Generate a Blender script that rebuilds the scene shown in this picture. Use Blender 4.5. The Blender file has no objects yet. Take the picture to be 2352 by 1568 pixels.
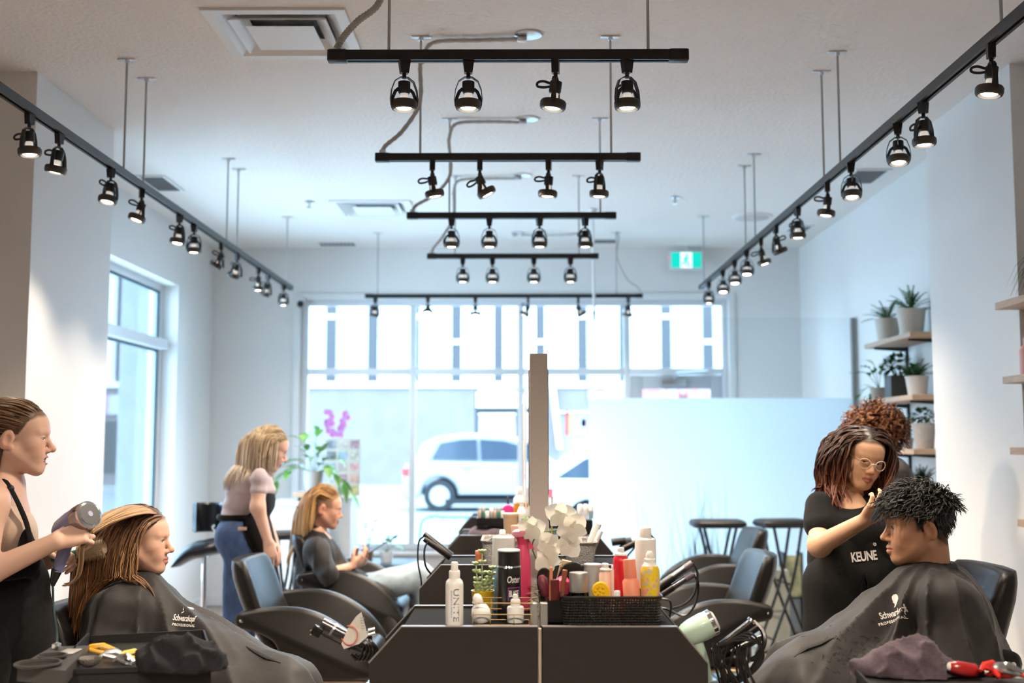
import bpy, math, random
import numpy as np
from mathutils import Vector, Matrix, Euler

random.seed(7)
rng = np.random.default_rng(11)
SC = bpy.context.scene
COL = SC.collection

# ---------------------------------------------------------------- camera
F, CAMH = 2600.0, 1.5                       # focal length in px of a 2352 wide frame, eye height
PIT = math.atan((1018 - 784) / F)           # camera pitched up
YAW = math.atan((1190 - 1176) / F)          # and turned a hair to the left
cam_data = bpy.data.cameras.new('camera')
cam_data.sensor_width = 36.0
cam_data.lens = F / 2352 * 36.0
cam_data.clip_start = 0.05
cam_data.clip_end = 300
cam_data.dof.use_dof = True
cam_data.dof.focus_distance = 3.75
cam_data.dof.aperture_fstop = 2.2
cam = bpy.data.objects.new('camera', cam_data)
COL.objects.link(cam)
cam.location = (0, 0, CAMH)
cam.rotation_euler = (math.pi / 2 + PIT, 0, YAW)
SC.camera = cam

# ---------------------------------------------------------------- exposure, sky
SC.view_settings.view_transform = 'Standard'
SC.view_settings.look = 'None'
SC.view_settings.gamma = 1.0
SC.view_settings.exposure = 0.25
SC.view_settings.use_curve_mapping = False
SC.cycles.use_denoising = True
SC.cycles.max_bounces = 6
SC.cycles.diffuse_bounces = 3
SC.cycles.glossy_bounces = 3
SC.cycles.transparent_max_bounces = 10
SC.cycles.use_adaptive_sampling = True
SC.cycles.adaptive_threshold = 0.07
SC.cycles.adaptive_min_samples = 16
SC.cycles.sample_clamp_indirect = 6.0
SC.cycles.caustics_reflective = False
SC.cycles.caustics_refractive = False

SKY_STRENGTH = 10.0
LAMP_W = 72.0
world = bpy.data.worlds.new('overcast_sky')
SC.world = world
world.use_nodes = True
wn = world.node_tree.nodes
wl = world.node_tree.links
bg = wn['Background']
bg.inputs['Color'].default_value = (0.50, 0.77, 1.0, 1)
bg.inputs['Strength'].default_value = SKY_STRENGTH

def portal(name, loc, rot, sx, sy):
    l = bpy.data.lights.new(name, 'AREA')
    l.shape = 'RECTANGLE'; l.size = sx; l.size_y = sy
    l.cycles.is_portal = True
    o = bpy.data.objects.new(name, l); COL.objects.link(o)
    o.location = loc; o.rotation_euler = rot
portal('window_portal', (0.0, 10.95, 1.5), (math.radians(-90), 0, 0), 4.2, 3.0)
portal('side_window_portal', (-3.25, 8.2, 1.6), (0, math.radians(-90), 0), 2.6, 2.2)

# ---------------------------------------------------------------- pixel helpers
def ray(px, py):
    x = (px - 1176) / F; z = -(py - 784) / F
    y2 = math.cos(PIT) - z * math.sin(PIT); z2 = math.sin(PIT) + z * math.cos(PIT)
    return (x * math.cos(YAW) - y2 * math.sin(YAW), x * math.sin(YAW) + y2 * math.cos(YAW), z2)
def at(px, py, D):
    x, y, z = ray(px, py); t = D / y
    return Vector((x * t, D, CAMH + z * t))
def onz(px, py, Z):
    x, y, z = ray(px, py); t = (Z - CAMH) / z
    return Vector((x * t, y * t, Z))
def onx(px, py, X):
    x, y, z = ray(px, py); t = X / x
    return Vector((X, y * t, CAMH + z * t))

# ---------------------------------------------------------------- materials
MATS = {}
def mat(name, col, rough=0.5, metal=0.0, noise=0.0, nscale=40.0, bump=0.0, bscale=60.0, spec=0.5,
        emit=None, estr=0.0, trans=0.0, ior=1.45, coat=0.0, attr=None, sub=0.0, sheen=0.0, stretch=None, alpha=1.0):
    if name in MATS: return MATS[name]
    m = bpy.data.materials.new(name); m.use_nodes = True
    nt = m.node_tree; p = nt.nodes['Principled BSDF']
    p.inputs['Base Color'].default_value = (*col, 1)
    p.inputs['Roughness'].default_value = rough
    p.inputs['Metallic'].default_value = metal
    p.inputs['Specular IOR Level'].default_value = spec
    p.inputs['IOR'].default_value = ior
    p.inputs['Transmission Weight'].default_value = trans
    p.inputs['Coat Weight'].default_value = coat
    p.inputs['Sheen Weight'].default_value = sheen
    p.inputs['Alpha'].default_value = alpha
    if sub: 
        p.inputs['Subsurface Weight'].default_value = sub
        p.inputs['Subsurface Radius'].default_value = (0.012, 0.005, 0.003)
        p.inputs['Subsurface Scale'].default_value = 1.0
    if emit:
        p.inputs['Emission Color'].default_value = (*emit, 1)
        p.inputs['Emission Strength'].default_value = estr
    tc = nt.nodes.new('ShaderNodeTexCoord')
    src = tc.outputs['Object']
    if stretch:
        mp = nt.nodes.new('ShaderNodeMapping'); mp.inputs['Scale'].default_value = stretch
        nt.links.new(src, mp.inputs['Vector']); src = mp.outputs['Vector']
    base = None
    if attr:
        a = nt.nodes.new('ShaderNodeAttribute'); a.attribute_name = attr
        base = a.outputs['Color']
        nt.links.new(base, p.inputs['Base Color'])
    if noise:
        n = nt.nodes.new('ShaderNodeTexNoise'); n.inputs['Scale'].default_value = nscale; n.inputs['Detail'].default_value = 4
        nt.links.new(src, n.inputs['Vector'])
        mr = nt.nodes.new('ShaderNodeMapRange'); mr.inputs['To Min'].default_value = 1 - noise; mr.inputs['To Max'].default_value = 1 + noise
        mr.inputs['From Min'].default_value = 0.25; mr.inputs['From Max'].default_value = 0.75
        nt.links.new(n.outputs['Fac'], mr.inputs['Value'])
        mx = nt.nodes.new('ShaderNodeMix'); mx.data_type = 'RGBA'; mx.blend_type = 'MULTIPLY'; mx.inputs[0].default_value = 1
        if base: nt.links.new(base, mx.inputs[6])
        else: mx.inputs[6].default_value = (*col, 1)
        cb = nt.nodes.new('ShaderNodeCombineColor')
        for i in range(3): nt.links.new(mr.outputs[0], cb.inputs[i])
        nt.links.new(cb.outputs[0], mx.inputs[7])
        nt.links.new(mx.outputs[2], p.inputs['Base Color'])
    if bump:
        n2 = nt.nodes.new('ShaderNodeTexNoise'); n2.inputs['Scale'].default_value = bscale; n2.inputs['Detail'].default_value = 3
        nt.links.new(src, n2.inputs['Vector'])
        b = nt.nodes.new('ShaderNodeBump'); b.inputs['Strength'].default_value = bump; b.inputs['Distance'].default_value = 0.01
        nt.links.new(n2.outputs['Fac'], b.inputs['Height'])
        nt.links.new(b.outputs['Normal'], p.inputs['Normal'])
    MATS[name] = m
    return m

def glass_mat(name, tint=(1, 1, 1), gloss=0.08, rough=0.0):
    if name in MATS: return MATS[name]
    m = bpy.data.materials.new(name); m.use_nodes = True
    nt = m.node_tree; nt.nodes.remove(nt.nodes['Principled BSDF'])
    out = nt.nodes['Material Output']
    t = nt.nodes.new('ShaderNodeBsdfTransparent'); t.inputs[0].default_value = (*tint, 1)
    g = nt.nodes.new('ShaderNodeBsdfGlossy'); g.inputs['Roughness'].default_value = rough
    fr = nt.nodes.new('ShaderNodeFresnel'); fr.inputs['IOR'].default_value = 1.2
    mx = nt.nodes.new('ShaderNodeMixShader')
    mul = nt.nodes.new('ShaderNodeMath'); mul.operation = 'MULTIPLY'; mul.inputs[1].default_value = gloss / 0.08
    nt.links.new(fr.outputs[0], mul.inputs[0]); mul.use_clamp = True
    nt.links.new(mul.outputs[0], mx.inputs[0]); nt.links.new(t.outputs[0], mx.inputs[1]); nt.links.new(g.outputs[0], mx.inputs[2])
    nt.links.new(mx.outputs[0], out.inputs[0])
    MATS[name] = m
    return m

def frosted_mat(name, col, tr=0.75):
    m = bpy.data.materials.new(name); m.use_nodes = True
    nt = m.node_tree; nt.nodes.remove(nt.nodes['Principled BSDF'])
    out = nt.nodes['Material Output']
    t = nt.nodes.new('ShaderNodeBsdfTranslucent'); t.inputs[0].default_value = (*col, 1)
    d = nt.nodes.new('ShaderNodeBsdfDiffuse'); d.inputs[0].default_value = (*col, 1)
    mx = nt.nodes.new('ShaderNodeMixShader'); mx.inputs[0].default_value = tr
    nt.links.new(d.outputs[0], mx.inputs[1]); nt.links.new(t.outputs[0], mx.inputs[2]); nt.links.new(mx.outputs[0], out.inputs[0])
    MATS[name] = m
    return m

# ---------------------------------------------------------------- mesh builder
class MB:
    def __init__(s): s.v = []; s.f = []
    def add(s, vs, fs):
        o = len(s.v); s.v += [tuple(v) for v in vs]; s.f += [tuple(i + o for i in f) for f in fs]; return s
    def box(s, x0, x1, y0, y1, z0, z1, M=None):
        vs = [Vector((x, y, z)) for x in (x0, x1) for y in (y0, y1) for z in (z0, z1)]
        if M: vs = [M @ v for v in vs]
        return s.add(vs, [(0, 1, 3, 2), (4, 6, 7, 5), (0, 4, 5, 1), (2, 3, 7, 6), (0, 2, 6, 4), (1, 5, 7, 3)])
    def rbox(s, x0, x1, y0, y1, z0, z1, r=0.01, n=3, M=None):
        """box with rounded vertical edges and a small chamfer at top and bottom"""
        pts = []
        for cx, cy, a0 in ((x1 - r, y1 - r, 0), (x0 + r, y1 - r, 90), (x0 + r, y0 + r, 180), (x1 - r, y0 + r, 270)):
            for i in range(n + 1):
                a = math.radians(a0 + 90 * i / n); pts.append((cx + r * math.cos(a), cy + r * math.sin(a)))
        cx, cy = (x0 + x1) / 2, (y0 + y1) / 2; c = min(r * .5, (z1 - z0) * .3); N = len(pts)
        kx = 1 - 2 * c / max(x1 - x0, 1e-6); ky = 1 - 2 * c / max(y1 - y0, 1e-6)
        vs = []
        for z, k in ((z0, 1), (z0 + c, 0), (z1 - c, 0), (z1, 1)):
            for x, y in pts:
                vs.append(Vector((cx + (x - cx) * (kx if k else 1), cy + (y - cy) * (ky if k else 1), z)))
        if M: vs = [M @ v for v in vs]
        fs = [tuple(range(N))[::-1], tuple(range(3 * N, 4 * N))]
        for k in range(3):
            for i in range(N):
                j = (i + 1) % N; fs.append((k * N + i, k * N + j, (k + 1) * N + j, (k + 1) * N + i))
        return s.add(vs, fs)
    def lathe(s, prof, c=(0, 0, 0), n=20, M=None, cap=True, sx=1, sy=1):
        """prof: list of (r, z) from bottom to top"""
        vs = []; fs = []
        for r, z in prof:
            for i in range(n):
                a = 2 * math.pi * i / n
                vs.append(Vector((c[0] + r * sx * math.cos(a), c[1] + r * sy * math.sin(a), c[2] + z)))
        if M: vs = [M @ v for v in vs]
        for k in range(len(prof) - 1):
            for i in range(n):
                j = (i + 1) % n; fs.append((k * n + i, k * n + j, (k + 1) * n + j, (k + 1) * n + i))
        if cap:
            if prof[0][0] > 1e-5: fs.append(tuple(range(n))[::-1])
            if prof[-1][0] > 1e-5: fs.append(tuple(range((len(prof) - 1) * n, len(prof) * n)))
        return s.add(vs, fs)
    def tube(s, pts, r, n=8, cap=True, flat=1.0):
        """sweep a circle of radius r (number or list) along a polyline"""
        pts = [Vector(p) for p in pts]; N = len(pts)
        rs = r if isinstance(r, (list, tuple)) else [r] * N
        t0 = (pts[1] - pts[0]).normalized()
        up = Vector((0, 0, 1)) if abs(t0.z) < 0.9 else Vector((1, 0, 0))
        u = t0.cross(up).normalized()
        vs = []; fs = []
        for k in range(N):
            t = (pts[min(k + 1, N - 1)] - pts[max(k - 1, 0)])
            t = t.normalized() if t.length > 1e-9 else t0
            u = (u - t * u.dot(t)); u = u.normalized() if u.length > 1e-6 else t.orthogonal().normalized()
            w = t.cross(u)
            for i in range(n):
                a = 2 * math.pi * i / n
                vs.append(pts[k] + u * (rs[k] * math.cos(a)) + w * (rs[k] * flat * math.sin(a)))
        for k in range(N - 1):
            for i in range(n):
                j = (i + 1) % n; fs.append((k * n + i, k * n + j, (k + 1) * n + j, (k + 1) * n + i))
        if cap: fs += [tuple(range(n))[::-1], tuple(range((N - 1) * n, N * n))]
        return s.add(vs, fs)
    def prism(s, poly, y0, y1, M=None, axis='y', bev=0.0):
        """extrude a polygon given as (a, b): axis y -> (x, z), axis x -> (y, z), axis z -> (x, y)"""
        def mk(a, b, t):
            return Vector((a, t, b)) if axis == 'y' else Vector((t, a, b)) if axis == 'x' else Vector((a, b, t))
        N = len(poly)
        if bev:
            cx = sum(p[0] for p in poly) / N; cy = sum(p[1] for p in poly) / N
            inn = []
            for i in range(N):
                ax, ay = poly[i - 1]; bx, by = poly[i]; dx, dy = poly[(i + 1) % N]
                n1 = Vector((ay - by, bx - ax)); n2 = Vector((by - dy, dx - bx))
                nn = (n1.normalized() if n1.length > 1e-9 else n1) + (n2.normalized() if n2.length > 1e-9 else n2)
                nn = nn.normalized() if nn.length > 1e-9 else Vector((0, 0))
                inn.append((bx + nn.x * bev, by + nn.y * bev))
            area = sum(poly[i - 1][0] * poly[i][1] - poly[i][0] * poly[i - 1][1] for i in range(N))
            if area < 0: inn = [(2 * p[0] - q[0], 2 * p[1] - q[1]) for p, q in zip(poly, inn)]
            rings = [(inn, y0), (poly, y0 + bev), (poly, y1 - bev), (inn, y1)]
        else:
            rings = [(poly, y0), (poly, y1)]
        vs = [mk(a, b, t) for ring, t in rings for a, b in ring]
        if M: vs = [M @ v for v in vs]
        fs = [tuple(range(N)), tuple(range((len(rings) - 1) * N, len(rings) * N))[::-1]]
        for k in range(len(rings) - 1):
            for i in range(N):
                j = (i + 1) % N; fs.append((k * N + i, (k + 1) * N + i, (k + 1) * N + j, k * N + j))
        return s.add(vs, fs)
    def ball(s, c, r, n=12, m=8, M=None):
        rx, ry, rz = (r, r, r) if isinstance(r, (int, float)) else r
        prof = [(math.sin(math.pi * k / m), -math.cos(math.pi * k / m)) for k in range(m + 1)]
        vs = []; fs = []
        for pr, pz in prof:
            for i in range(n):
                a = 2 * math.pi * i / n
                vs.append(Vector((c[0] + rx * pr * math.cos(a), c[1] + ry * pr * math.sin(a), c[2] + rz * pz)))
        if M: vs = [M @ v for v in vs]
        for k in range(m):
            for i in range(n):
                j = (i + 1) % n; fs.append((k * n + i, k * n + j, (k + 1) * n + j, (k + 1) * n + i))
        return s.add(vs, fs)
    def mesh(s, name, m, smooth=40):
        me = bpy.data.meshes.new(name); me.from_pydata(s.v, [], s.f); me.validate()
        if m: me.materials.append(m)
        if smooth:
            me.shade_smooth(); me.set_sharp_from_angle(angle=math.radians(smooth))
        return me
    def obj(s, name, m, parent=None, smooth=40):
        return link(name, s.mesh(name, m, smooth), parent)

def link(name, data, parent=None):
    o = bpy.data.objects.new(name, data); COL.objects.link(o)
    if parent is not None:
        o.parent = parent
        if not parent.get('_local'): o.matrix_parent_inverse = parent_matrix(parent).inverted()
    return o
def parent_matrix(p):
    m = Matrix.LocRotScale(p.location, p.rotation_euler, p.scale)
    return m if p.parent is None else parent_matrix(p.parent) @ p.matrix_parent_inverse @ m
def tag(o, label, cat, group=None):
    o['label'] = label; o['category'] = cat
    if group: o['group'] = group
    return o
def thing(name, label, cat, loc=(0, 0, 0), group=None, rz=0.0, local=False):
    """Empty at a thing's base. local=True: children are given in its own frame; otherwise in world space."""
    o = bpy.data.objects.new(name, None); COL.objects.link(o)
    o.empty_display_size = 0.1
    o.location = loc; o.rotation_euler = (0, 0, rz)
    if local: o['_local'] = 1
    return tag(o, label, cat, group)
def struct(o):
    o['kind'] = 'structure'; return o
def copy_tree(o, parent=None):
    c = o.copy(); COL.objects.link(c)
    if parent is not None:
        c.parent = parent; c.matrix_parent_inverse = o.matrix_parent_inverse.copy()
    for ch in list(o.children): copy_tree(ch, c)
    return c
def arc(c, r, a0, a1, n, plane='xz'):
    out = []
    for i in range(n + 1):
        a = math.radians(a0 + (a1 - a0) * i / n); u, w = r * math.cos(a), r * math.sin(a)
        out.append((c[0] + u, c[1], c[2] + w) if plane == 'xz' else (c[0], c[1] + u, c[2] + w) if plane == 'yz' else (c[0] + u, c[1] + w, c[2]))
    return out
def bez(pts, n=16):
    """smooth curve through control points (Catmull-Rom)"""
    P = [Vector(p) for p in pts]; P = [P[0] * 2 - P[1]] + P + [P[-1] * 2 - P[-2]]
    out = []
    m = max(2, n // (len(P) - 3))
    for i in range(1, len(P) - 2):
        a, b, c, d = P[i - 1:i + 3]
        for k in range(m):
            t = k / m
            out.append(0.5 * ((2 * b) + (c - a) * t + (2 * a - 5 * b + 4 * c - d) * t * t + (3 * b - a - 3 * c + d) * t ** 3))
    out.append(P[-2]); return out

def text_mesh(txt, size, depth=0.0006, shear=0.0, spacing=1.0, bold=0.0):
    """lettering as a mesh lying in the local XY plane, centred on the origin"""
    cu = bpy.data.curves.new('lettering', 'FONT'); cu.body = txt; cu.size = size
    cu.align_x = 'CENTER'; cu.align_y = 'CENTER'; cu.extrude = depth; cu.shear = shear; cu.space_character = spacing
    cu.offset = bold; cu.resolution_u = 3
    ob = bpy.data.objects.new('lettering', cu); COL.objects.link(ob)
    dg = bpy.context.evaluated_depsgraph_get()
    me = bpy.data.meshes.new_from_object(ob.evaluated_get(dg))
    vs = [v.co.copy() for v in me.vertices]; fs = [tuple(p.vertices) for p in me.polygons]
    bpy.data.objects.remove(ob); bpy.data.curves.remove(cu); bpy.data.meshes.remove(me)
    return vs, fs
# ================================================================ the room
M_wall = mat('white_wall_paint', (0.83, 0.815, 0.80), 0.6, bump=0.05, bscale=120)
M_ceil = mat('stippled_ceiling', (0.86, 0.815, 0.775), 0.85, bump=0.6, bscale=45)
M_trim = mat('white_trim_paint', (0.82, 0.82, 0.82), 0.4)
M_frame = mat('white_window_frame', (0.74, 0.76, 0.80), 0.35)
M_black = mat('black_plastic', (0.012, 0.012, 0.013), 0.45)
M_blackmetal = mat('black_powder_coat', (0.014, 0.013, 0.013), 0.4, 0.0)
M_steel = mat('brushed_steel', (0.62, 0.62, 0.63), 0.3, 1.0)
M_chrome = mat('chrome', (0.82, 0.83, 0.85), 0.08, 1.0)
M_white = mat('white_plastic', (0.82, 0.82, 0.82), 0.35)
M_glass = glass_mat('window_glass', (0.97, 0.99, 1.0), 0.06)
M_oak = mat('oak_shelf', (0.52, 0.36, 0.24), 0.5, noise=0.18, nscale=14, stretch=(1, 1, 8))
M_plank = mat('grey_brown_floor', (0.34, 0.285, 0.255), 0.35, noise=0.28, nscale=7, stretch=(7, 0.8, 1), bump=0.05, bscale=30)

YF, ZC, XL, XR = 10.65, 3.35, -2.9, 2.67        # front wall, ceiling, side walls
YB = -4.0
def wall(name, *boxes, m=M_wall):
    b = MB()
    for q in boxes: b.box(*q)
    return struct(b.obj(name, m, smooth=0))
DIF = [onz(688, 130, ZC), onz(870, 496, ZC)]
cb = []; y_ = YB - .2
for q in DIF:
    cb += [(XL - .2, XR + .2, y_, q.y - .56, ZC, ZC + .15), (XL - .2, q.x - .262, q.y - .56, q.y - .048, ZC, ZC + .15), (q.x + .262, XR + .2, q.y - .56, q.y - .048, ZC, ZC + .15)]; y_ = q.y - .048
ceil = wall('ceiling', *cb, (XL - .2, XR + .2, y_, YF + .3, ZC, ZC + .15), m=M_ceil)
# left wall with the side window opening
LWY0, LWY1, LWZ0, LWZ1 = 7.0, 9.58, 0.48, 2.84
wall('wall_left', (XL - .25, XL, YB, LWY0, 0, ZC), (XL - .25, XL, LWY1, YF + .25, 0, ZC),
     (XL - .25, XL, LWY0, LWY1, LWZ1, ZC), (XL - .25, XL, LWY0, LWY1, 0, LWZ0))
wall('wall_right', (XR, XR + .25, YB, YF + .25, 0, ZC))
wall('wall_back', (XL, XR, YB - .2, YB, 0, ZC))
wall('wall_pillar_left', (XL + .002, -2.40, 5.5, 6.58, 0.001, ZC - .001))
wall('wall_pillar_right', (2.40, XR - .002, 5.4, 6.55, 0.001, ZC - .001))
WX0, WX1, WZ0, WZ1 = at(690, 690, YF).x, at(1672, 690, YF).x, 0.5, at(1000, 688, YF).z
DX0, DX1 = at(1446, 848, YF).x, at(1672, 848, YF).x
wall('wall_front', (XL, WX0, YF, YF + .25, 0, ZC), (WX1, XR, YF, YF + .25, 0, ZC),
     (WX0, WX1, YF, YF + .25, WZ1, ZC), (WX0, DX0, YF, YF + .25, 0, WZ0))
b = MB()
b.box(XL + .001, XL + .015, 6.6, YF - .001, 0.006, .1); struct(b.obj('baseboard_left', M_trim, smooth=0))
b = MB(); b.box(XR - .015, XR - .001, 6.57, 8.8, 0.006, .1); struct(b.obj('baseboard_right', M_trim, smooth=0))
b = MB(); b.box(XL + .02, WX0 - .02, YF - .015, YF - .001, 0.006, .1); struct(b.obj('baseboard_front', M_trim, smooth=0))
# floor: sub-floor slab and laid planks
floor = wall('floor', (XL - .2, XR + .2, YB - .2, YF + .3, -.15, -.012), m=mat('floor_joint', (0.09, 0.075, 0.065), 0.8))
b = MB(); b.rbox(0, .195, 0, 1.395, -.012, 0, .002, 1)
plank = b.mesh('plank', M_plank, 0)
k = 0
for i in range(28):
    y = YB + 6.6 - (i % 3) * .46
    while y < YF - .05:
        y1 = min(y + 1.4, YF)
        if y1 > 2.4 and XL + i * .2 < XR - .05:
            o = link('plank', plank, floor); o.location = (XL + i * .2, y, 0)
            if y1 - y < 1.39: o.scale = (1, (y1 - y) / 1.4, 1)
            k += 1
        y += 1.4

# storefront window: frame, mullions, panes
win = struct(bpy.data.objects.new('window_1', None)); COL.objects.link(win); win.location = (0, YF, WZ0)
fy0, fy1 = YF + .06, YF + .13
def bar(par, x0, x1, z0, z1, name='mullion', y0=fy0, y1=fy1, m=M_frame):
    b = MB(); b.rbox(x0, x1, y0, y1, z0, z1, .006, 2); return b.obj(name, m, par)
vx = [at(p, 760, YF).x for p in (947, 1196, 1441)]
ztr = at(1000, 852, YF).z
bar(win, WX0, WX0 + .07, WZ0, WZ1, 'window_frame'); bar(win, WX1 - .05, WX1, 0.02, WZ1, 'window_frame')
bar(win, WX0 + .07, WX1 - .05, WZ1 - .05, WZ1, 'window_frame'); bar(win, WX0 + .07, DX0, WZ0, WZ0 + .07, 'window_frame')
xs = [WX0 + .07] + vx + [WX1 - .05]
for i, x in enumerate(vx): bar(win, x - .03, x + .03, WZ0 + .07 if i < 2 else .02, WZ1 - .05)
for i in range(4):
    a = xs[i] + (.03 if i else 0); c = xs[i + 1] - (.03 if i < 3 else 0)
    bar(win, a, c, ztr - .03, ztr + .03, 'transom')
    b = MB(); b.box(a, c, YF + .09, YF + .098, ztr + .03, WZ1 - .05); b.obj('pane', M_glass, win, 0)
    if i < 3:
        b = MB(); b.box(a, c, YF + .09, YF + .098, WZ0 + .07, ztr - .03); b.obj('pane', M_glass, win, 0)
b = MB(); b.rbox(WX0, DX0, YF - .06, YF + .06, WZ0 - .03, WZ0, .008, 2); struct(b.obj('trim_1', M_trim))
# the casing round the whole opening
for i, q in enumerate(((WX0 - .06, WX0, 0.0, WZ1 + .06), (WX1, WX1 + .06, 0, WZ1 + .06), (WX0, WX1, WZ1, WZ1 + .06))):
    b = MB(); b.rbox(q[0], q[1], YF - .02, YF, q[2] + .004, q[3], .005, 1); struct(b.obj('trim_%d' % (i + 2), M_trim))
# glazed entrance door
dr = struct(bpy.data.objects.new('door_1', None)); COL.objects.link(dr); dr.location = (1.5, YF, 0)
dx0, dx1, dz1 = vx[2] + .035, WX1 - .055, ztr - .035
M_doorgrey = mat('grey_aluminium_door', (0.52, 0.56, 0.60), 0.35)
for q in ((dx0, dx0 + .11, .02, dz1), (dx1 - .11, dx1, .02, dz1)): bar(dr, *q, 'stile', YF + .07, YF + .115, M_doorgrey)
for q in ((dx0 + .11, dx1 - .11, dz1 - .13, dz1), (dx0 + .11, dx1 - .11, .02, .26)): bar(dr, *q, 'rail', YF + .07, YF + .115, M_doorgrey)
b = MB(); b.box(dx0 + .11, dx1 - .11, YF + .09, YF + .098, .26, dz1 - .13); b.obj('pane', M_glass, dr, 0)
b = MB(); b.rbox(dx0 + .28, dx0 + .52, YF + .02, YF + .07, dz1 - .10, dz1 - .04, .01, 2)
b.tube([(dx0 + .4, YF + .03, dz1 - .04), (dx0 + .42, YF - .06, dz1 + .01), (dx1 - .15, YF - .02, dz1 + .03)], .012, 6); b.obj('door_closer', M_steel, dr)
b = MB(); b.tube([(dx0 + .06, YF + .07, .85), (dx0 + .06, YF + .01, .88), (dx0 + .06, YF + .01, 1.2), (dx0 + .06, YF + .07, 1.23)], .014, 8); b.obj('door_handle', M_steel, dr)

# side window in the left wall
win2 = struct(bpy.data.objects.new('window_2', None)); COL.objects.link(win2); win2.location = (XL - .15, 8.3, LWZ0)
gx0, gx1 = XL - .20, XL - .13
def lbar(y0, y1, z0, z1, name='mullion', x0=gx0, x1=gx1):
    b = MB(); b.rbox(x0, x1, y0, y1, z0, z1, .006, 2); b.obj(name, M_frame, win2)
zlt = onx(330, 782, XL - .13).z
lbar(LWY0, LWY0 + .05, LWZ0, LWZ1, 'window_frame'); lbar(LWY1 - .05, LWY1, LWZ0, LWZ1, 'window_frame')
lbar(LWY0 + .05, LWY1 - .05, LWZ1 - .05, LWZ1, 'window_frame'); lbar(LWY0 + .05, LWY1 - .05, LWZ0, LWZ0 + .05, 'window_frame')
lbar(LWY0 + .05, LWY1 - .05, zlt - .04, zlt + .04, 'transom', XL - .2, XL - .06)
for z0, z1 in ((LWZ0 + .05, zlt - .04), (zlt + .04, LWZ1 - .05)):
    b = MB(); b.box(XL - .168, XL - .16, LWY0 + .05, LWY1 - .05, z0, z1); b.obj('pane', M_glass, win2, 0)
M_gasket = mat('dark_gasket', (0.05, 0.09, 0.11), 0.5)
for z0, z1 in ((LWZ0 + .05, zlt - .04), (zlt + .04, LWZ1 - .05)):
    lb = MB(); lb.box(XL - .16, XL - .145, LWY1 - .075, LWY1 - .05, z0, z1); lb.box(XL - .16, XL - .145, LWY0 + .05, LWY1 - .075, z1 - .02, z1); lb.obj('gasket', M_gasket, win2, 0)

# frosted glass partition
PY = 8.9
pl, pr, pzt, pzf = at(1350, 800, PY).x, at(1956, 800, PY).x, at(1600, 730, PY).z, at(1600, 914, PY).z
part = thing('glass_partition', 'tall clear glass screen, frosted on its lower part, in front of the entrance door', 'partition', ((pl + pr) / 2, PY, 0))
b = MB(); b.box(pl, pr, PY, PY + .010, .03, pzt); b.obj('glass_panel', glass_mat('partition_glass', (0.965, 0.98, 0.985), 0.04), part, 0)
b = MB(); b.box(pl + .004, pr, PY - .004, PY - .002, .28, pzf)
b.obj('frosted_film', frosted_mat('frosted_film', (0.93, 0.96, 0.98), 0.85), part, 0)
b = MB(); b.rbox(pr, pr + .03, PY - .02, PY + .03, 0.002, pzt, .004, 2); b.obj('post', mat('dark_bronze_post', (0.25, 0.23, 0.22), .5), part)
b = MB(); b.rbox(pl, pr, PY - .015, PY + .025, 0.002, .03, .004, 2); b.obj('floor_channel', M_steel, part)
b = MB()
gr = random.Random(3)
for i in range(70):
    px = gr.gauss(1600, 55) if i < 50 else gr.uniform(1500, 1900)
    x0 = at(px, 1200, PY).x; h = gr.uniform(.35, .95) * (1 if i < 50 else .5); lean = gr.uniform(-.16, .16); w = gr.uniform(.004, .011)
    pts = [(x0 + lean * t * t + gr.uniform(-.004, .004), .3 + h * t) for t in (0, .25, .5, .75, 1)]
    n0 = len(b.v)
    b.v += [(p[0] - w * (1 - i2 / 4.3), PY - .0045, p[1]) for i2, p in enumerate(pts)] + [(p[0] + w * (1 - i2 / 4.3), PY - .0045, p[1]) for i2, p in enumerate(pts)]
    b.f += [(n0 + j, n0 + 5 + j, n0 + 6 + j, n0 + 1 + j) for j in range(4)]
dec = b.obj('grass_silhouette', frosted_mat('grass_silhouette', (0.60, 0.70, 0.72), 0.85), part, 0); dec['kind'] = 'stuff'  # darker blades paint the silhouette of a plant behind the film

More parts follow.
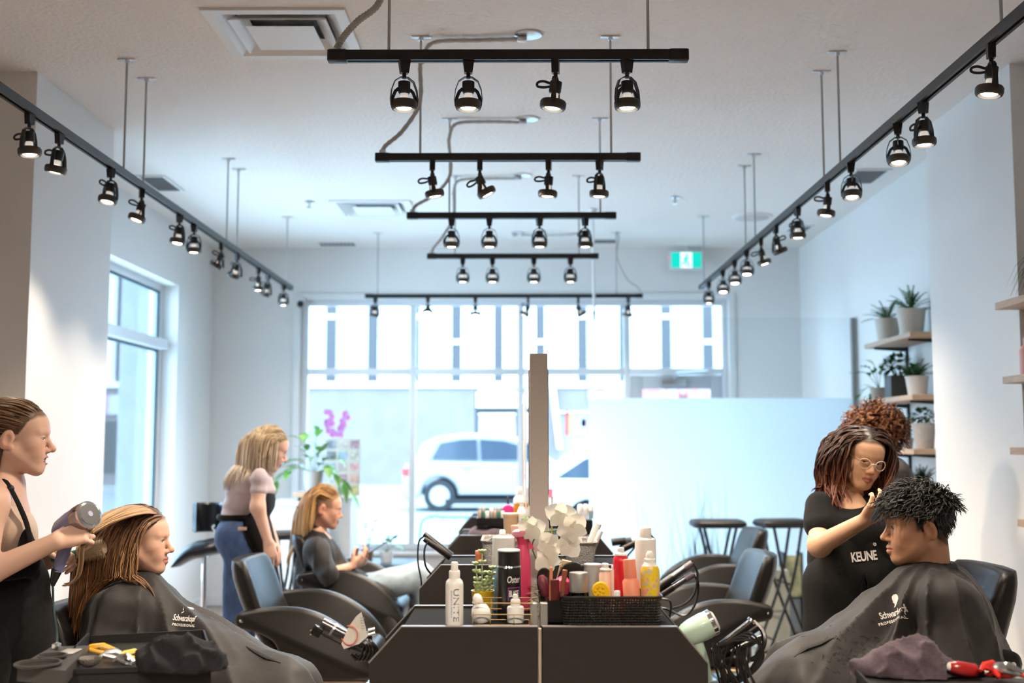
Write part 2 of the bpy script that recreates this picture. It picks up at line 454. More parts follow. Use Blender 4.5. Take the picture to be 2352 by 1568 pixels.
# ================================================================ ceiling fittings
def diffuser(px, py, label):
    far = onz(px, py, ZC); y1 = far.y; y0 = y1 - .61; x0 = far.x - .305; x1 = far.x + .305; cx, cy = (x0 + x1) / 2, (y0 + y1) / 2
    t = thing('air_diffuser', label, 'air vent', (cx, cy, ZC), 'square four-way air diffusers in the ceiling')
    def ringm(ro, ri, zo, zi, th=.006):
        b = MB(); q = lambda r, z: [(cx - r, cy - r, z), (cx + r, cy - r, z), (cx + r, cy + r, z), (cx - r, cy + r, z)]
        vs = q(ro, zo) + q(ri, zi) + q(ri, zi + th) + q(ro, zo + th)
        fs = []
        for k in range(4):
            for i in range(4):
                j = (i + 1) % 4; a, c = k * 4, ((k + 1) % 4) * 4
                fs.append((a + i, a + j, c + j, c + i))
        b.add(vs, fs); return b
    ringm(.31, .262, ZC - .012, ZC - .012, .012).obj('flange', M_trim, t, 0)
    ringm(.262, .20, ZC - .012, ZC + .035).obj('louvre', M_trim, t, 0)
    ringm(.215, .15, ZC - .018, ZC + .03).obj('louvre', M_trim, t, 0)
    b = MB(); b.add([(cx - .15, cy - .15, ZC - .022), (cx + .15, cy - .15, ZC - .022), (cx + .15, cy + .15, ZC - .022), (cx - .15, cy + .15, ZC - .022),
                     (cx - .1, cy - .1, ZC - .01), (cx + .1, cy - .1, ZC - .01), (cx + .1, cy + .1, ZC - .01), (cx - .1, cy + .1, ZC - .01)],
                    [(0, 3, 2, 1), (4, 5, 6, 7), (0, 1, 5, 4), (1, 2, 6, 5), (2, 3, 7, 6), (3, 0, 4, 7)]); b.obj('centre_plate', M_trim, t, 0)
    b = MB(); b.lathe([(.1, .10), (.1, .115)], (cx, cy, ZC), 20); b.obj('duct_opening', mat('dark_duct', (0.03, 0.03, 0.03), .8), t)
    b = MB()
    for q in ((-.262, .262, -.262, .262, .13, .14), (-.262, -.256, -.262, .262, 0, .13), (.256, .262, -.262, .262, 0, .13), (-.256, .256, -.262, -.256, 0, .13), (-.256, .256, .256, .262, 0, .13)): b.box(cx + q[0], cx + q[1], cy + q[2], cy + q[3], ZC + q[4], ZC + q[5])
    b.obj('plenum', M_trim, t, 0)
diffuser(688, 130, 'white square air diffuser in the ceiling beside the nearest conduit-fed track')
diffuser(870, 496, 'white square air diffuser in the ceiling towards the storefront window')
M_grille = mat('grey_egg_crate', (0.30, 0.30, 0.31), 0.6)
def grille(corners, label, slats=14):
    p = [onz(*c, ZC) for c in corners]; x0 = min(q.x for q in p); x1 = max(q.x for q in p); y0 = min(q.y for q in p); y1 = max(q.y for q in p)
    t = thing('return_grille', label, 'air vent', ((x0 + x1) / 2, (y0 + y1) / 2, ZC), 'flat grey return grilles in the ceiling')
    b = MB()
    for q in ((x0, x1, y0, y0 + .02), (x0, x1, y1 - .02, y1), (x0, x0 + .02, y0 + .02, y1 - .02), (x1 - .02, x1, y0 + .02, y1 - .02)): b.box(*q, ZC - .01, ZC - .0005)
    b.obj('frame', M_trim, t, 0)
    b = MB(); b.box(x0 + .02, x1 - .02, y0 + .02, y1 - .02, ZC - .003, ZC - .001); b.obj('backing', mat('dark_grille', (0.12, .12, .125), .8), t, 0)
    n = slats
    b0 = MB(); b0.box(x0 + .02, x1 - .02, -.003, .003, ZC - .009, ZC - .003); me = b0.mesh('slat', M_grille, 0)
    for i in range(n):
        o = link('slat', me, t); o.location = (0, y0 + .02 + (y1 - y0 - .04) * (i + .5) / n, 0)
grille([(312, 402), (424, 437), (372, 402), (360, 437)], 'flat grey return grille in the ceiling above the left track')
grille([(1965, 387), (2040, 387), (1935, 420), (2005, 420)], 'flat grey return grille in the ceiling behind the right track')
grille([(1830, 517), (1872, 517), (1800, 530), (1845, 530)], 'small grey return grille in the ceiling near the exit sign', 8)
for (xa, xb, y, lab) in ((735, 815, 560, 'slim dark slot vent in the ceiling left of the hanging rod'), (1365, 1415, 553, 'slim dark slot vent in the ceiling by the last conduit')):
    a, c = onz(xa, y, ZC), onz(xb, y, ZC)
    t = thing('slot_vent', lab, 'air vent', ((a.x + c.x) / 2, a.y, ZC), 'slot vents near the window')
    b = MB(); b.box(a.x, c.x, a.y - .07, a.y + .07, ZC - .008, ZC - .0005); b.obj('frame', mat('pale_vent', (.45, .46, .48), .5), t, 0)
    for i in range(9):
        x = a.x + (c.x - a.x) * (i + .5) / 9
        b = MB(); b.box(x - .008, x + .008, a.y - .06, a.y + .06, ZC - .011, ZC - .0075); b.obj('slot', mat('dark_slot', (.08, .08, .085), .7), t, 0)
for (px, py, lab) in ((710, 462, 'small sprinkler head on the ceiling beside the far air diffuser'), (1550, 453, 'small sprinkler head on the ceiling near the exit sign')):
    c = onz(px, py, ZC)
    t = thing('sprinkler_head', lab, 'sprinkler', c, 'ceiling sprinkler heads')
    b = MB(); b.lathe([(.035, -.006), (.03, -.001)], c, 16); b.obj('escutcheon', M_steel, t)
    b = MB(); b.lathe([(.012, -.045), (.012, -.006)], c, 10); b.lathe([(.022, -.052), (.022, -.048)], c, 12); b.obj('deflector', M_steel, t)
c = onz(1727, 497, ZC)
t = thing('ceiling_speaker', 'round off-white flush ceiling fixture behind the right track', 'speaker', c)
b = MB(); b.lathe([(.15, -.012), (.165, -.008), (.165, -.0005)], c, 28); b.obj('rim', M_trim, t)
b = MB(); b.lathe([(.135, -.016), (.14, -.012)], c, 28); b.obj('grille', mat('speaker_cloth', (.62, .58, .55), .8), t)

# hanging white rod with black tip
c0, c1 = onz(1361, 480, ZC), None
c1 = at(1365, 738, c0.y)
t = thing('hanging_rod', 'thin white rod with a black tip hanging from the ceiling by the exit sign', 'rod', c0)
b = MB(); b.lathe([(.022, -.05), (.035, -.02), (.035, -.0005)], c0, 14); b.obj('ceiling_mount', M_white, t)
b = MB(); b.tube([(c0.x, c0.y, ZC - .05), (c1.x, c1.y, c1.z + .08)], .011, 8); b.obj('rod', M_white, t)
b = MB(); b.tube([(c1.x, c1.y, c1.z + .08), (c1.x, c1.y, c1.z)], [.012, .008], 8); b.obj('tip', M_black, t)

# exit sign
a, c = at(1538, 577, YF - .12), at(1614, 618, YF - .12)
cx = (a.x + c.x) / 2
t = thing('exit_sign', 'lit green exit sign with a white running figure above the door', 'sign', (cx, YF - .1, c.z))
b = MB(); b.rbox(a.x, c.x, YF - .13, YF - .09, c.z, a.z, .006, 2); b.tube([(cx, YF - .11, a.z), (cx, YF - .11, a.z + .06), (cx, YF - .0005, a.z + .06)], .012, 8); b.obj('housing', M_white, t)
M_exg = mat('exit_green', (0.0, .45, .36), .4, emit=(0.0, .52, .40), estr=.9); M_exw = mat('exit_white', (.8, .9, .88), .4, emit=(.75, .95, .95), estr=.9)
w = c.x - a.x
for q in ((a.x + .014, cx - .055), (cx + .055, c.x - .014)):
    b = MB(); b.box(*q, YF - .1325, YF - .1305, c.z + .012, a.z - .012); b.obj('green_field', M_exg, t, 0)
b = MB(); b.box(cx - .055, cx + .055, YF - .1325, YF - .1305, c.z + .012, a.z - .012); b.obj('doorway_field', M_exw, t, 0)
b = MB(); z0 = c.z; yy = YF - .134
def lim(p, q, r): b.tube([(cx + p[0], yy, z0 + p[1]), (cx + q[0], yy, z0 + q[1])], r, 6)
b.ball((cx + .006, yy, z0 + .132), .013, 8, 6)
lim((0, .115), (-.008, .075), .014); lim((-.008, .075), (.022, .05), .009); lim((.022, .05), (.016, .02), .008); lim((-.008, .075), (-.03, .045), .009); lim((-.03, .045), (-.046, .05), .007)
lim((.002, .11), (.03, .09), .006); lim((-.002, .108), (-.03, .092), .006); b.obj('running_figure', M_exg, t)
b = MB(); b.ball((a.x - .01, YF - .11, a.z - .06), .006, 8, 6); b.obj('pilot_lamp', mat('pilot_red', (.6, .05, .05), .4, emit=(1, .1, .1), estr=2), t)
# security camera
c = at(690, 695, YF - .06)
t = thing('security_camera', 'small dark camera in the top corner of the storefront window', 'camera', c)
b = MB(); b.rbox(c.x - .03, c.x + .03, c.y + .0, c.y + .055, c.z + .01, c.z + .05, .008, 2); b.obj('bracket', M_white, t)
b = MB(); b.ball((c.x, c.y, c.z - .012), .032, 14, 10); b.obj('dome', M_black, t)

# ================================================================ track lighting
ZT = 2.77
M_lens = mat('lamp_lens', (1, 1, 1), .3, emit=(1.0, .93, .84), estr=14.0)
M_bulb = mat('lamp_bulb_glass', (.75, .72, .68), .25, emit=(1.0, .9, .78), estr=.35)
M_ring = mat('lamp_ring', (.075, .065, .055), .45, .3)
M_strap = mat('lamp_strap', (.05, .045, .042), .38, .5)
SPOT = {}
def spot_meshes(tilt):
    if tilt in SPOT: return SPOT[tilt]
    R = Matrix.Translation((0, 0, -.085)) @ Matrix.Rotation(math.radians(tilt), 4, 'X') @ Matrix.Translation((0, 0, .085))
    a = MB(); a.prism([(-.019, 0), (.019, 0), (.013, -.042), (-.013, -.042)], -.012, .012); a.lathe([(.007, -.06), (.007, -.042)], n=10)
    y = MB()
    pts = [(.044, -.152), (.046, -.13), (.043, -.10), (.032, -.07), (.012, -.056), (-.012, -.056), (-.032, -.07), (-.043, -.10), (-.046, -.13), (-.044, -.152)]
    for i in range(9):
        (x0, z0), (x1, z1) = pts[i], pts[i + 1]
        n = Vector((z1 - z0, 0, x0 - x1)).normalized() * .0012
        y.add([Vector((x0, s, z0)) + n * d for d in (-1, 1) for s in (-.008, .008)] + [Vector((x1, s, z1)) + n * d for d in (-1, 1) for s in (-.008, .008)],
              [(0, 1, 5, 4), (2, 6, 7, 3), (0, 4, 6, 2), (1, 3, 7, 5)])
    k = MB(); k.lathe([(.012, -.069), (.0205, -.072), (.0205, -.105), (.017, -.112)], n=16, M=R)
    h = MB()   # handle loop
    h.tube([R @ Vector(p) for p in bez([(0, .02, -.078), (0, .045, -.073), (0, .062, -.08), (0, .06, -.092), (0, .04, -.094), (0, .02, -.09)], 15)], .0022, 6, flat=2.2)
    g = MB(); g.lathe([(.0145, -.132), (.0135, -.112)], n=14, M=R, cap=False)
    fa = []
    for s in (1, -1):
        f = MB(); fa.append(f.tube([R @ Vector(p) for p in ((.019 * s, 0, -.095), (.03 * s, 0, -.105), (.038 * s, 0, -.125), (.04 * s, 0, -.142))], .0035, 6, flat=1.8).mesh('cage_arm', M_black))
    r = MB(); r.lathe([(.034, -.166), (.041, -.164), (.044, -.156), (.044, -.142), (.04, -.136), (.024, -.134), (.024, -.15), (.034, -.152), (.034, -.166)], n=24, M=R, cap=False)
    l = MB(); l.lathe([(.0, -.1625), (.022, -.162), (.0265, -.159), (.0265, -.155)], n=18, M=R, cap=False)
    SPOT[tilt] = (a.mesh('adapter', M_blackmetal), y.mesh('yoke', M_strap), k.mesh('socket', M_black), h.mesh('handle', M_strap), g.mesh('bulb', M_bulb),
                  fa, r.mesh('ring', M_ring), l.mesh('lens', M_lens), R)
    return SPOT[tilt]
LDATA = {}
def spot_light(power, cone):
    k = (power, cone)
    if k not in LDATA:
        l = bpy.data.lights.new('lamp_beam', 'SPOT'); l.energy = power; l.color = (1.0, .84, .66)
        l.spot_size = math.radians(cone); l.spot_blend = 1.0; l.shadow_soft_size = .025
        LDATA[k] = l
    return LDATA[k]
def spot(p, yaw, tilt, label, group, power=1.0, cone=95):
    a, y, k, h, g, f, r, l, R = spot_meshes(tilt)
    t = thing('track_spotlight', label, 'spotlight', p, group, math.radians(yaw), local=True)
    for nm, me in (('adapter', a), ('yoke', y), ('socket', k), ('bulb', g), ('cage_arm', f[0]), ('cage_arm', f[1]), ('ring', r), ('handle', h)): link(nm, me, t)
    link('lens', l, t)
    lo = bpy.data.objects.new('lamp_beam', spot_light(LAMP_W * power, cone)); COL.objects.link(lo); lo.parent = t
    lo.location = R @ Vector((0, 0, -.175)); lo.rotation_euler = (math.radians(tilt), 0, 0)
    return t
M_rod = mat('grey_rod', (.42, .42, .42), .4, .6)
def track(p0, p1, rods, label, group, feed=None):
    p0, p1 = Vector(p0), Vector(p1); d = (p1 - p0); L = d.length; ang = math.atan2(d.y, d.x)
    t = thing('light_track', label, 'track light', (p0 + p1) / 2, group)
    Mx = Matrix.Translation(p0) @ Matrix.Rotation(ang, 4, 'Z')
    b = MB(); b.box(0, L, -.018, .018, .012, .034, Mx); b.box(0, L, -.018, -.006, .0, .012, Mx); b.box(0, L, .006, .018, 0, .012, Mx); b.obj('rail', M_blackmetal, t, 0)
    for x in (-.006, L - .06):
        b = MB(); b.rbox(x, x + .066, -.02, .02, -.002, .036, .004, 1, Mx); b.obj('end_cap', M_black, t)
    for q in rods:
        q = Vector(q)
        b = MB(); b.tube([(q.x, q.y, ZT + .034), (q.x, q.y, ZC - .004)], .0055, 6); b.obj('rod', M_rod, t)
        b = MB(); b.rbox(q.x - .045, q.x + .045, q.y - .014, q.y + .014, ZC - .006, ZC - .0005, .004, 1); b.lathe([(.012, -.02), (.012, -.006)], (q.x, q.y, ZC), 8); b.obj('ceiling_plate', M_steel, t)
    return t
GT = 'black suspended light tracks'
XLT, XRT = -1.89, 1.515
track((XLT, 3.2, ZT), (XLT, onx(668, 680, XLT).y, ZT), [(XLT, onx(p, 300, XLT).y) for p in (287, 333, 526, 550, 664)] + [(XLT, 3.5)], 'long black light track running along the left side above the chairs', GT)
track((XRT, 2.9, ZT), (XRT, onx(1610, 668, XRT).y, ZT), [(XRT, onx(p, 300, XRT).y) for p in (1928, 1890, 1730, 1708, 1612)] + [(XRT, onx(2300, 40, XRT).y)], 'long black light track running along the right side above the chairs', GT)
ORD = ('first', 'second', 'third', 'fourth')
TY = []; TRK = []
for i, (y, xa, xb, ra, rb, lamps) in enumerate((
        (140, 757, 1577, 893, 1489, ((929, 20, 0), (1076, 5, 0), (1276, 80, 8), (1440, 30, 0))),
        (370, 865, 1468, 965, 1404, ((993, 100, -10), (1102, 95, -28), (1260, 80, 4), (1377, 60, 3))),
        (502, 937, 1413, 1032, 1379, ((1037, 10, 0), (1124, 0, 0), (1239, 25, 0), (1344, 40, 0))),
        (594, 983, 1373, 1045, 1330, ((1063, 0, 0), (1131, 10, 0), (1226, 10, 0), (1310, 20, 0))),
        (684, 840, 1475, 867, 1416, ((862, 50, 10), (983, 0, -35), (1092, 0, -15), (1213, 90, 30), (1328, 90, -30), (1443, 60, 8))))):
    Y = onz(1180, y, ZT).y; TY.append(Y)
    nm = ('cross track beside the big air diffuser', 'second cross track from the air diffuser', 'third cross track from the air diffuser', 'fourth cross track from the air diffuser', 'long track by the window')[i]
    TRK.append(track((at(xa, y, Y).x, Y, ZT), (at(xb, y, Y).x, Y, ZT), [(at(ra, y, Y).x, Y), (at(rb, y, Y).x, Y)], 'black light track with %s spotlights, %s' % ('four' if i < 4 else 'six', nm), GT))
    for j, (px, yaw, tilt) in enumerate(lamps):
        where = ('first', 'second', 'third', 'fourth', 'fifth', 'sixth')[j if i < 4 else 5 - j]
        spot((at(px, y, Y).x, Y, ZT), yaw, tilt, 'black spotlight, %s from the conduit end of the %s' % (where, nm), 'spotlights on cross track %d' % (i + 1), 0.35 if i == 4 else 1.0, 140)
NTH = 'x first second third fourth fifth sixth seventh eighth ninth tenth eleventh twelfth'.split(); kl = kr = 0
for px, yaw, tilt in ((67, 80, -5), (137, 80, 10), (258, 150, 12), (330, 120, 18), (418, 140, 8), (452, 170, 0), (515, 90, 30), (551, 60, 25), (600, 120, 0), (622, 70, 25), (658, 40, 0))[::-1]:
    kl += 1
    spot((XLT, onx(px, 300, XLT).y, ZT), yaw, tilt, 'black spotlight, %s from the window end of the left track' % NTH[kl], 'spotlights on the left track', .62)
for px, yaw, tilt in ((2283, 80, 8), (2122, 30, 0), (2062, 160, 8), (1952, 170, 10), (1897, 80, 8), (1827, 30, 0), (1777, -80, 22), (1743, 80, -15), (1710, 160, 10), (1682, 170, 10), (1655, 170, 10), (1622, 20, 0))[::-1]:
    kr += 1
    spot((XRT, onx(px, 300, XRT).y, ZT), yaw, tilt, 'black spotlight, %s from the window end of the right track' % NTH[kr], 'spotlights on the right track', .58)
# unseen tracks and lamps added behind the camera as warm fill light
for y in (.9, -1.6):
    track((-1.4, y, ZT), (1.6, y, ZT), [(-1.1, y), (1.3, y)], 'added unseen light track behind the camera, %s the stations' % ('nearer to' if y > 0 else 'farther from'), GT)
    for x in (-1.1, 0.1, 1.3): spot((x, y, ZT), 30, 15, 'added fill spotlight on the %s unseen track behind the camera' % ('nearer' if y > 0 else 'farther'), 'added fill spotlights behind the camera', 2.6, 130)

# flexible conduits: round ceiling box -> clip at the rod -> track end
M_cond = mat('grey_flex_conduit', (.50, .48, .45), .45, .4, bump=.6, bscale=300, stretch=(1, 1, 1))
def conduit(path, box, trk, lowr=.011, ribs=True):
    pts = bez(path, 60)
    rs = [lowr * (1.0 if k % 2 else .82) for k in range(len(pts))] if ribs else lowr
    b = MB(); b.tube(pts, rs, 8); t = b.obj('conduit', M_cond, trk)
    if box is not None:
        c = Vector(box)
        b = MB(); b.lathe([(.045, -.012), (.062, -.008), (.062, -.0005)], c, 20); b.obj('round_box', M_steel, t)
        b = MB(); b.rbox(c.x - .05, c.x - .005, c.y - .013, c.y + .013, c.z - .035, c.z - .012, .005, 2); b.obj('connector', M_steel, t)
    e = Vector(path[-1]); b = MB(); b.lathe([(.016, 0), (.016, .02), (.012, .024)], (e.x, e.y, e.z - .004), 10); b.obj('end_fitting', M_steel, t)
def feed(i, Y, clip, box, low, end):
    c = onz(*clip, ZC); bx = onz(*box, ZC); ex = at(end, 400, Y).x
    path = [(bx.x - .03, bx.y, ZC - .024), ((bx.x + c.x) / 2, Y, ZC - .018), (c.x + .03, Y, ZC - .03), (c.x - .01, Y - .01, ZC - .12)]
    path += [at(px, py, Y) for px, py in low] + [Vector((ex + .02, Y, ZT + .034))]
    conduit(path, bx, TRK[i])
feed(1, TY[1], (978, 82), (1213, 78), [(965, 150), (964, 235), (925, 300), (885, 335)], 868)
feed(2, TY[2], (1036, 273), (1212, 272), [(1031, 330), (1034, 400), (1000, 445), (955, 472)], 940)
feed(3, TY[3], (1045, 405), (1200, 402), [(1042, 450), (1040, 500), (1015, 545), (995, 570)], 986)
Y = TY[0]; conduit([at(890, -60, Y), at(868, 10, Y), at(820, 50, Y), at(785, 90, Y), at(768, 125, Y)], None, TRK[0], .013)
Y = TY[4]; bx = onz(1190, 525, ZC)
conduit([Vector((bx.x + .03, Y, ZC - .024)), Vector((at(1300, 525, Y).x, Y, ZC - .02)), at(1412, 530, Y), at(1417, 590, Y), at(1440, 640, Y), at(1465, 660, Y), Vector((at(1470, 684, Y).x, Y, ZT + .034))], Vector((bx.x, Y, ZC)), TRK[4], .008)
# ================================================================ the street outside
M_asph = mat('asphalt', (0.24, 0.25, 0.265), .8, noise=.1, nscale=20)
M_conc = mat('pavement_concrete', (0.34, 0.345, 0.35), .8, noise=.1, nscale=6)
SZ = 0.06
o = struct(MB().box(-40, 40, YF + .25, 16.0, -.3, .0).obj('pavement', M_conc, smooth=0))
o = struct(MB().box(-40, 40, 16.0, 33.0, -.3, SZ).obj('street', M_asph, smooth=0))
o = struct(MB().box(-40, 40, 33.0, 36.0, -.3, SZ + .14).obj('far_pavement', M_conc, smooth=0))
BY = 36.0
M_bwall = mat('lilac_grey_render', (0.20, 0.168, 0.176), .8, noise=.1, nscale=2)
M_bpanel = mat('white_facade_panel', (0.80, 0.82, 0.84), .5)
M_bpost = mat('grey_facade_post', (0.06, 0.055, 0.062), .6)
M_dark = mat('dark_shopfront', (0.03, 0.035, 0.045), .4)
M_lit = mat('lit_sign', (.8, .85, .85), .4, emit=(.9, 1, 1), estr=1.2)
bl = thing('shop_building', 'pale two-storey shop building across the street with white upper panels', 'building', (0, BY, .2))
zb = at(1000, 891, BY).z
def bx(name, m, x0, x1, z0, z1, d=0.0, th=.12, par=bl, smooth=0):
    return MB().box(x0, x1, BY - d - th, BY - d, z0, z1).obj(name, m, par, smooth)
X = lambda px: at(px, 900, BY).x
Z = lambda py: at(1200, py, BY).z
bx('ground_floor_wall', M_bwall, -22, X(1092), .2, zb, 0, .3); bx('ground_floor_wall', M_bwall, X(1092), X(1192), Z(897), zb, 0, .3)
bx('ground_floor_wall', M_bwall, X(1192), X(1282), .2, zb, 0, .3); bx('ground_floor_wall', M_bwall, X(1282), 16, Z(945), zb, 0, .3)
bx('cornice', M_bpanel, -22, 16, zb, zb + .18, .3, .1)
x = X(761.6); sp = X(857.4) - X(761.6)
i0 = -8
for i in range(i0, 13):
    xc = x + i * sp
    if not -22 < xc < 15: continue
    bx('facade_post', M_bpost, xc - .15, xc + .15, zb + .18, zb + 5.2, .05, .3)
    bx('facade_panel', M_bpanel, xc + .17, xc + sp - .17, zb + .18, zb + 5.2, .05, .12)
    if i % 3 != 1:
        z0 = Z(792 if i % 2 else 735); bx('post_band', M_bpanel, xc - .15, xc + .15, z0, z0 + .14, .35, .03)
bx('roof_slab', M_bpost, -22, 16, zb + 5.2, zb + 5.6, -.2, .9)
# entrance with a lit sign, dark frame and glazed doors
bx('entrance_frame', M_dark, X(1092), X(1100), .2, Z(897), .1, .2); bx('entrance_frame', M_dark, X(1184), X(1192), .2, Z(897), .1, .2)
bx('entrance_head', M_dark, X(1100), X(1184), Z(950), Z(936), .1, .2)
bx('lit_sign_box', M_lit, X(1096), X(1190), Z(936), Z(902), .25, .25)
M_shop = mat('lit_shop_interior', (.5, .45, .4), .7, noise=.5, nscale=1.2, emit=(.55, .52, .5), estr=.7)
for a, c in ((1100, 1133), (1136, 1172), (1175, 1184)): bx('door_pane', M_shop, X(a), X(c), .25, Z(952), .12, .05)
bx('shop_poster', mat('lime_poster', (.35, .6, .12), .6), X(1146), X(1160), Z(1000), Z(958), .18, .02)
bx('shop_poster', mat('orange_poster', (.7, .3, .15), .6), X(1160), X(1170), Z(1005), Z(968), .18, .02)
# right-hand shopfront with posters and red lettering
bx('shopfront_pane', mat('pale_shopfront', (.30, .31, .34), .4), X(1282), X(1700), .25, Z(947), .0, .1)
for a, c, z0, z1, col in ((1298, 1306, 1000, 945, (.6, .06, .06)), (1306, 1318, 1000, 950, (.6, .32, .12)), (1322, 1345, 1000, 948, (.35, .42, .46)), (1334, 1347, 980, 962, (.6, .2, .3))):
    bx('shop_poster', mat('poster_%d' % a, col, .6), X(a), X(c), Z(z0), Z(z1), .12, .02)
MB().prism([(X(1262), Z(893)), (X(1274), Z(893)), (X(1290), Z(1030)), (X(1278), Z(1030))], BY - .6, BY - .45).obj('leaning_canopy_post', M_bpanel, bl, 0)
bx('name_board', mat('sign_board', (.42, .37, .38), .5), X(1350), X(1700), Z(925), Z(896), .3, .08)
for txt, px in (('QUALITY', 1445), ('MEATS', 1612)):
    vs, fs = text_mesh(txt, .46, .01, 0, 1.05, .012)
    w = max(v.x for v in vs) - min(v.x for v in vs); k = (X(1535) - X(1362)) / w if txt == 'QUALITY' else (X(1676) - X(1552)) / w
    b = MB(); b.add([(X(px) + v.x * k, BY - .40 - v.z, Z(909) + v.y) for v in vs], fs); o = b.obj('red_lettering', mat('red_letters', (.50, .14, .15), .5), bl, 0); o['kind'] = 'stuff'
# the neighbouring shop seen through the side window
bx('purple_sign', mat('purple_sign', (.42, .25, .5), .5), X(200), X(262), Z(952), Z(908), .3, .08)
bx('pale_sign', mat('pale_sign', (.5, .5, .53), .5), X(262), X(302), Z(952), Z(908), .3, .08)
bx('dark_shop_window', M_dark, X(180), X(300), Z(1085), Z(968), .3, .05)
# concrete column outside the side window
o = tag(MB().rbox(at(303, 900, 11.6).x, at(384, 900, 11.6).x, 11.2, 11.7, .0, 3.6, .02, 2).obj('street_column', mat('blue_grey_concrete', (.30, .31, .33), .8, noise=.08, nscale=5)), 'plain grey concrete column on the pavement outside the side window', 'column')

# cars
M_tyre = mat('tyre', (.02, .02, .022), .8); M_rim = mat('alloy_rim', (.45, .46, .48), .35, .7); M_cglass = mat('car_window', (.045, .06, .085), .1, spec=.8)
def car(name, label, x0, yc, L, Hh, direction, col, z0=SZ, group=None, suv=True):
    """side profile along x; direction +1 drives towards +x"""
    t = thing(name, label, 'car', (x0 + L / 2, yc, z0))
    s = direction; ox = x0 if s > 0 else x0 + L
    T = lambda x, z: (ox + s * x * L, z0 + z * Hh)
    wr = .205 * Hh; w1, w2 = .175, .80
    def arch(cx, n=9):
        return [(cx + math.cos(a) * 1.16 * wr / L, (wr + math.sin(a) * 1.16 * wr) / Hh) for a in [math.pi - math.pi * i / n for i in range(n + 1)]]
    low = [(0.0, .22), (.03, .13)] + arch(w1) + arch(w2) + [(.975, .13), (1.0, .25), (.995, .42), (.97, .50), (.90, .545), (.70, .60), (.30, .63), (.06, .64), (.015, .60), (0.0, .45)]
    M_c = mat('car_paint_' + name, col, .25, .1, coat=.6)
    poly = [T(*p) for p in low]
    MB().prism(poly, yc - .9, yc + .9, bev=.05).obj('body', M_c, t)
    roof = [(.05, .62), (.09, .86), (.16, .955), (.28, 1.0), (.48, .985), (.58, .91), (.72, .60)] if suv else [(.02, .6), (.10, .86), (.2, .97), (.36, 1.0), (.5, .95), (.70, .60)]
    MB().prism([T(*p) for p in roof], yc - .76, yc + .76, bev=.08).obj('cabin', M_c, t)
    wins = ([(.135, .665), (.175, .87), (.27, .915), (.345, .92), (.35, .655)], [(.365, .655), (.36, .92), (.47, .90), (.545, .84), (.64, .66)]) if suv else \
           ([(.06, .645), (.16, .83), (.24, .9), (.30, .91), (.30, .64)], [(.32, .64), (.32, .91), (.42, .9), (.52, .83), (.62, .645)])
    for w in wins: MB().prism([T(*p) for p in w], yc - .81, yc - .72).obj('side_window', M_cglass, t, 0)
    for cx in (w1, w2):
        for sy in (-1, 1):
            c = T(cx, wr / Hh); Mw = Matrix.Translation((c[0], yc + sy * .80, c[1])) @ Matrix.Rotation(math.pi / 2, 4, 'X')
            wh = MB().lathe([(wr * .62, -.11), (wr * .95, -.10), (wr, -.06), (wr, .06), (wr * .95, .10), (wr * .62, .11)], n=28, M=Mw, cap=False).obj('wheel', M_tyre, t)
            rm = MB().lathe([(0, -.07), (wr * .15, -.075), (wr * .2, -.05), (wr * .55, -.055), (wr * .64, -.1), (wr * .64, .1), (0, .1)], n=28, M=Mw if sy > 0 else Mw @ Matrix.Scale(1, 4))
            for k in range(6):
                a = k * math.pi / 3; rm.box(wr * .1, wr * .6, -.03, .03, .03, .09, Mw @ Matrix.Rotation(a, 4, 'Z'))
            rm.obj('rim', M_rim, wh)
    a, c = T(.004, .55), T(.05, .45)
    MB().box(min(a[0], c[0]), max(a[0], c[0]), yc - .91, yc - .6, c[1], a[1]).obj('tail_lamp', mat('tail_lamp', (.5, .04, .04), .3), t, 0)
    a, c = T(.96, .47), T(.997, .40)
    MB().box(min(a[0], c[0]), max(a[0], c[0]), yc - .91, yc - .6, c[1], a[1]).obj('head_lamp', mat('head_lamp', (.7, .72, .75), .2), t, 0)
    for xx in (.30, .56):
        a = T(xx, .56); MB().rbox(a[0] - .08, a[0] + .08, yc - .935, yc - .895, a[1], a[1] + .03, .01, 2).obj('door_handle', M_c, t)
    a = T(.2, .10); c = T(.76, .165)
    MB().box(min(a[0], c[0]), max(a[0], c[0]), yc - .905, yc + .905, a[1], c[1]).obj('sill', M_tyre, t, 0)
    return t
car('silver_car', 'silver sport utility car driving past in the street', at(932, 1100, 25).x, 25, 4.6, 1.66, 1, (.30, .31, .34))
car('white_car', 'white compact car parked behind the mirror posts', at(1240, 1100, 15.6).x, 15.6 + 1.6, 4.1, 1.46, 1, (.80, .82, .84), suv=False)
# tubular barrier on the pavement
t = thing('bike_barrier', 'low tubular metal barrier on the pavement outside the window', 'barrier', (at(1040, 1280, 13).x, 13, 0))
M_bl = mat('blue_galvanised', (.14, .22, .30), .45, .5)
x0, x1, zt = at(966, 1185, 13).x, at(1200, 1185, 13).x, at(1000, 1187, 13).z
MB().tube(bez([(x0, 13, .0), (x0, 13, zt - .12), (x0 + .1, 13, zt), (x0 + .3, 13, zt), (x1 - .3, 13, zt), (x1 - .1, 13, zt), (x1, 13, zt - .12), (x1, 13, 0)], 42), .018, 8).obj('hoop', M_bl, t)
MB().tube([(x0, 13, .2), (x1, 13, .2)], .012, 6).obj('lower_rail', M_bl, t)
n = 9
for i in range(1, n):
    x = x0 + (x1 - x0) * i / n; MB().tube([(x, 13, .2), (x, 13, zt)], .008, 6).obj('upright', M_bl, t)
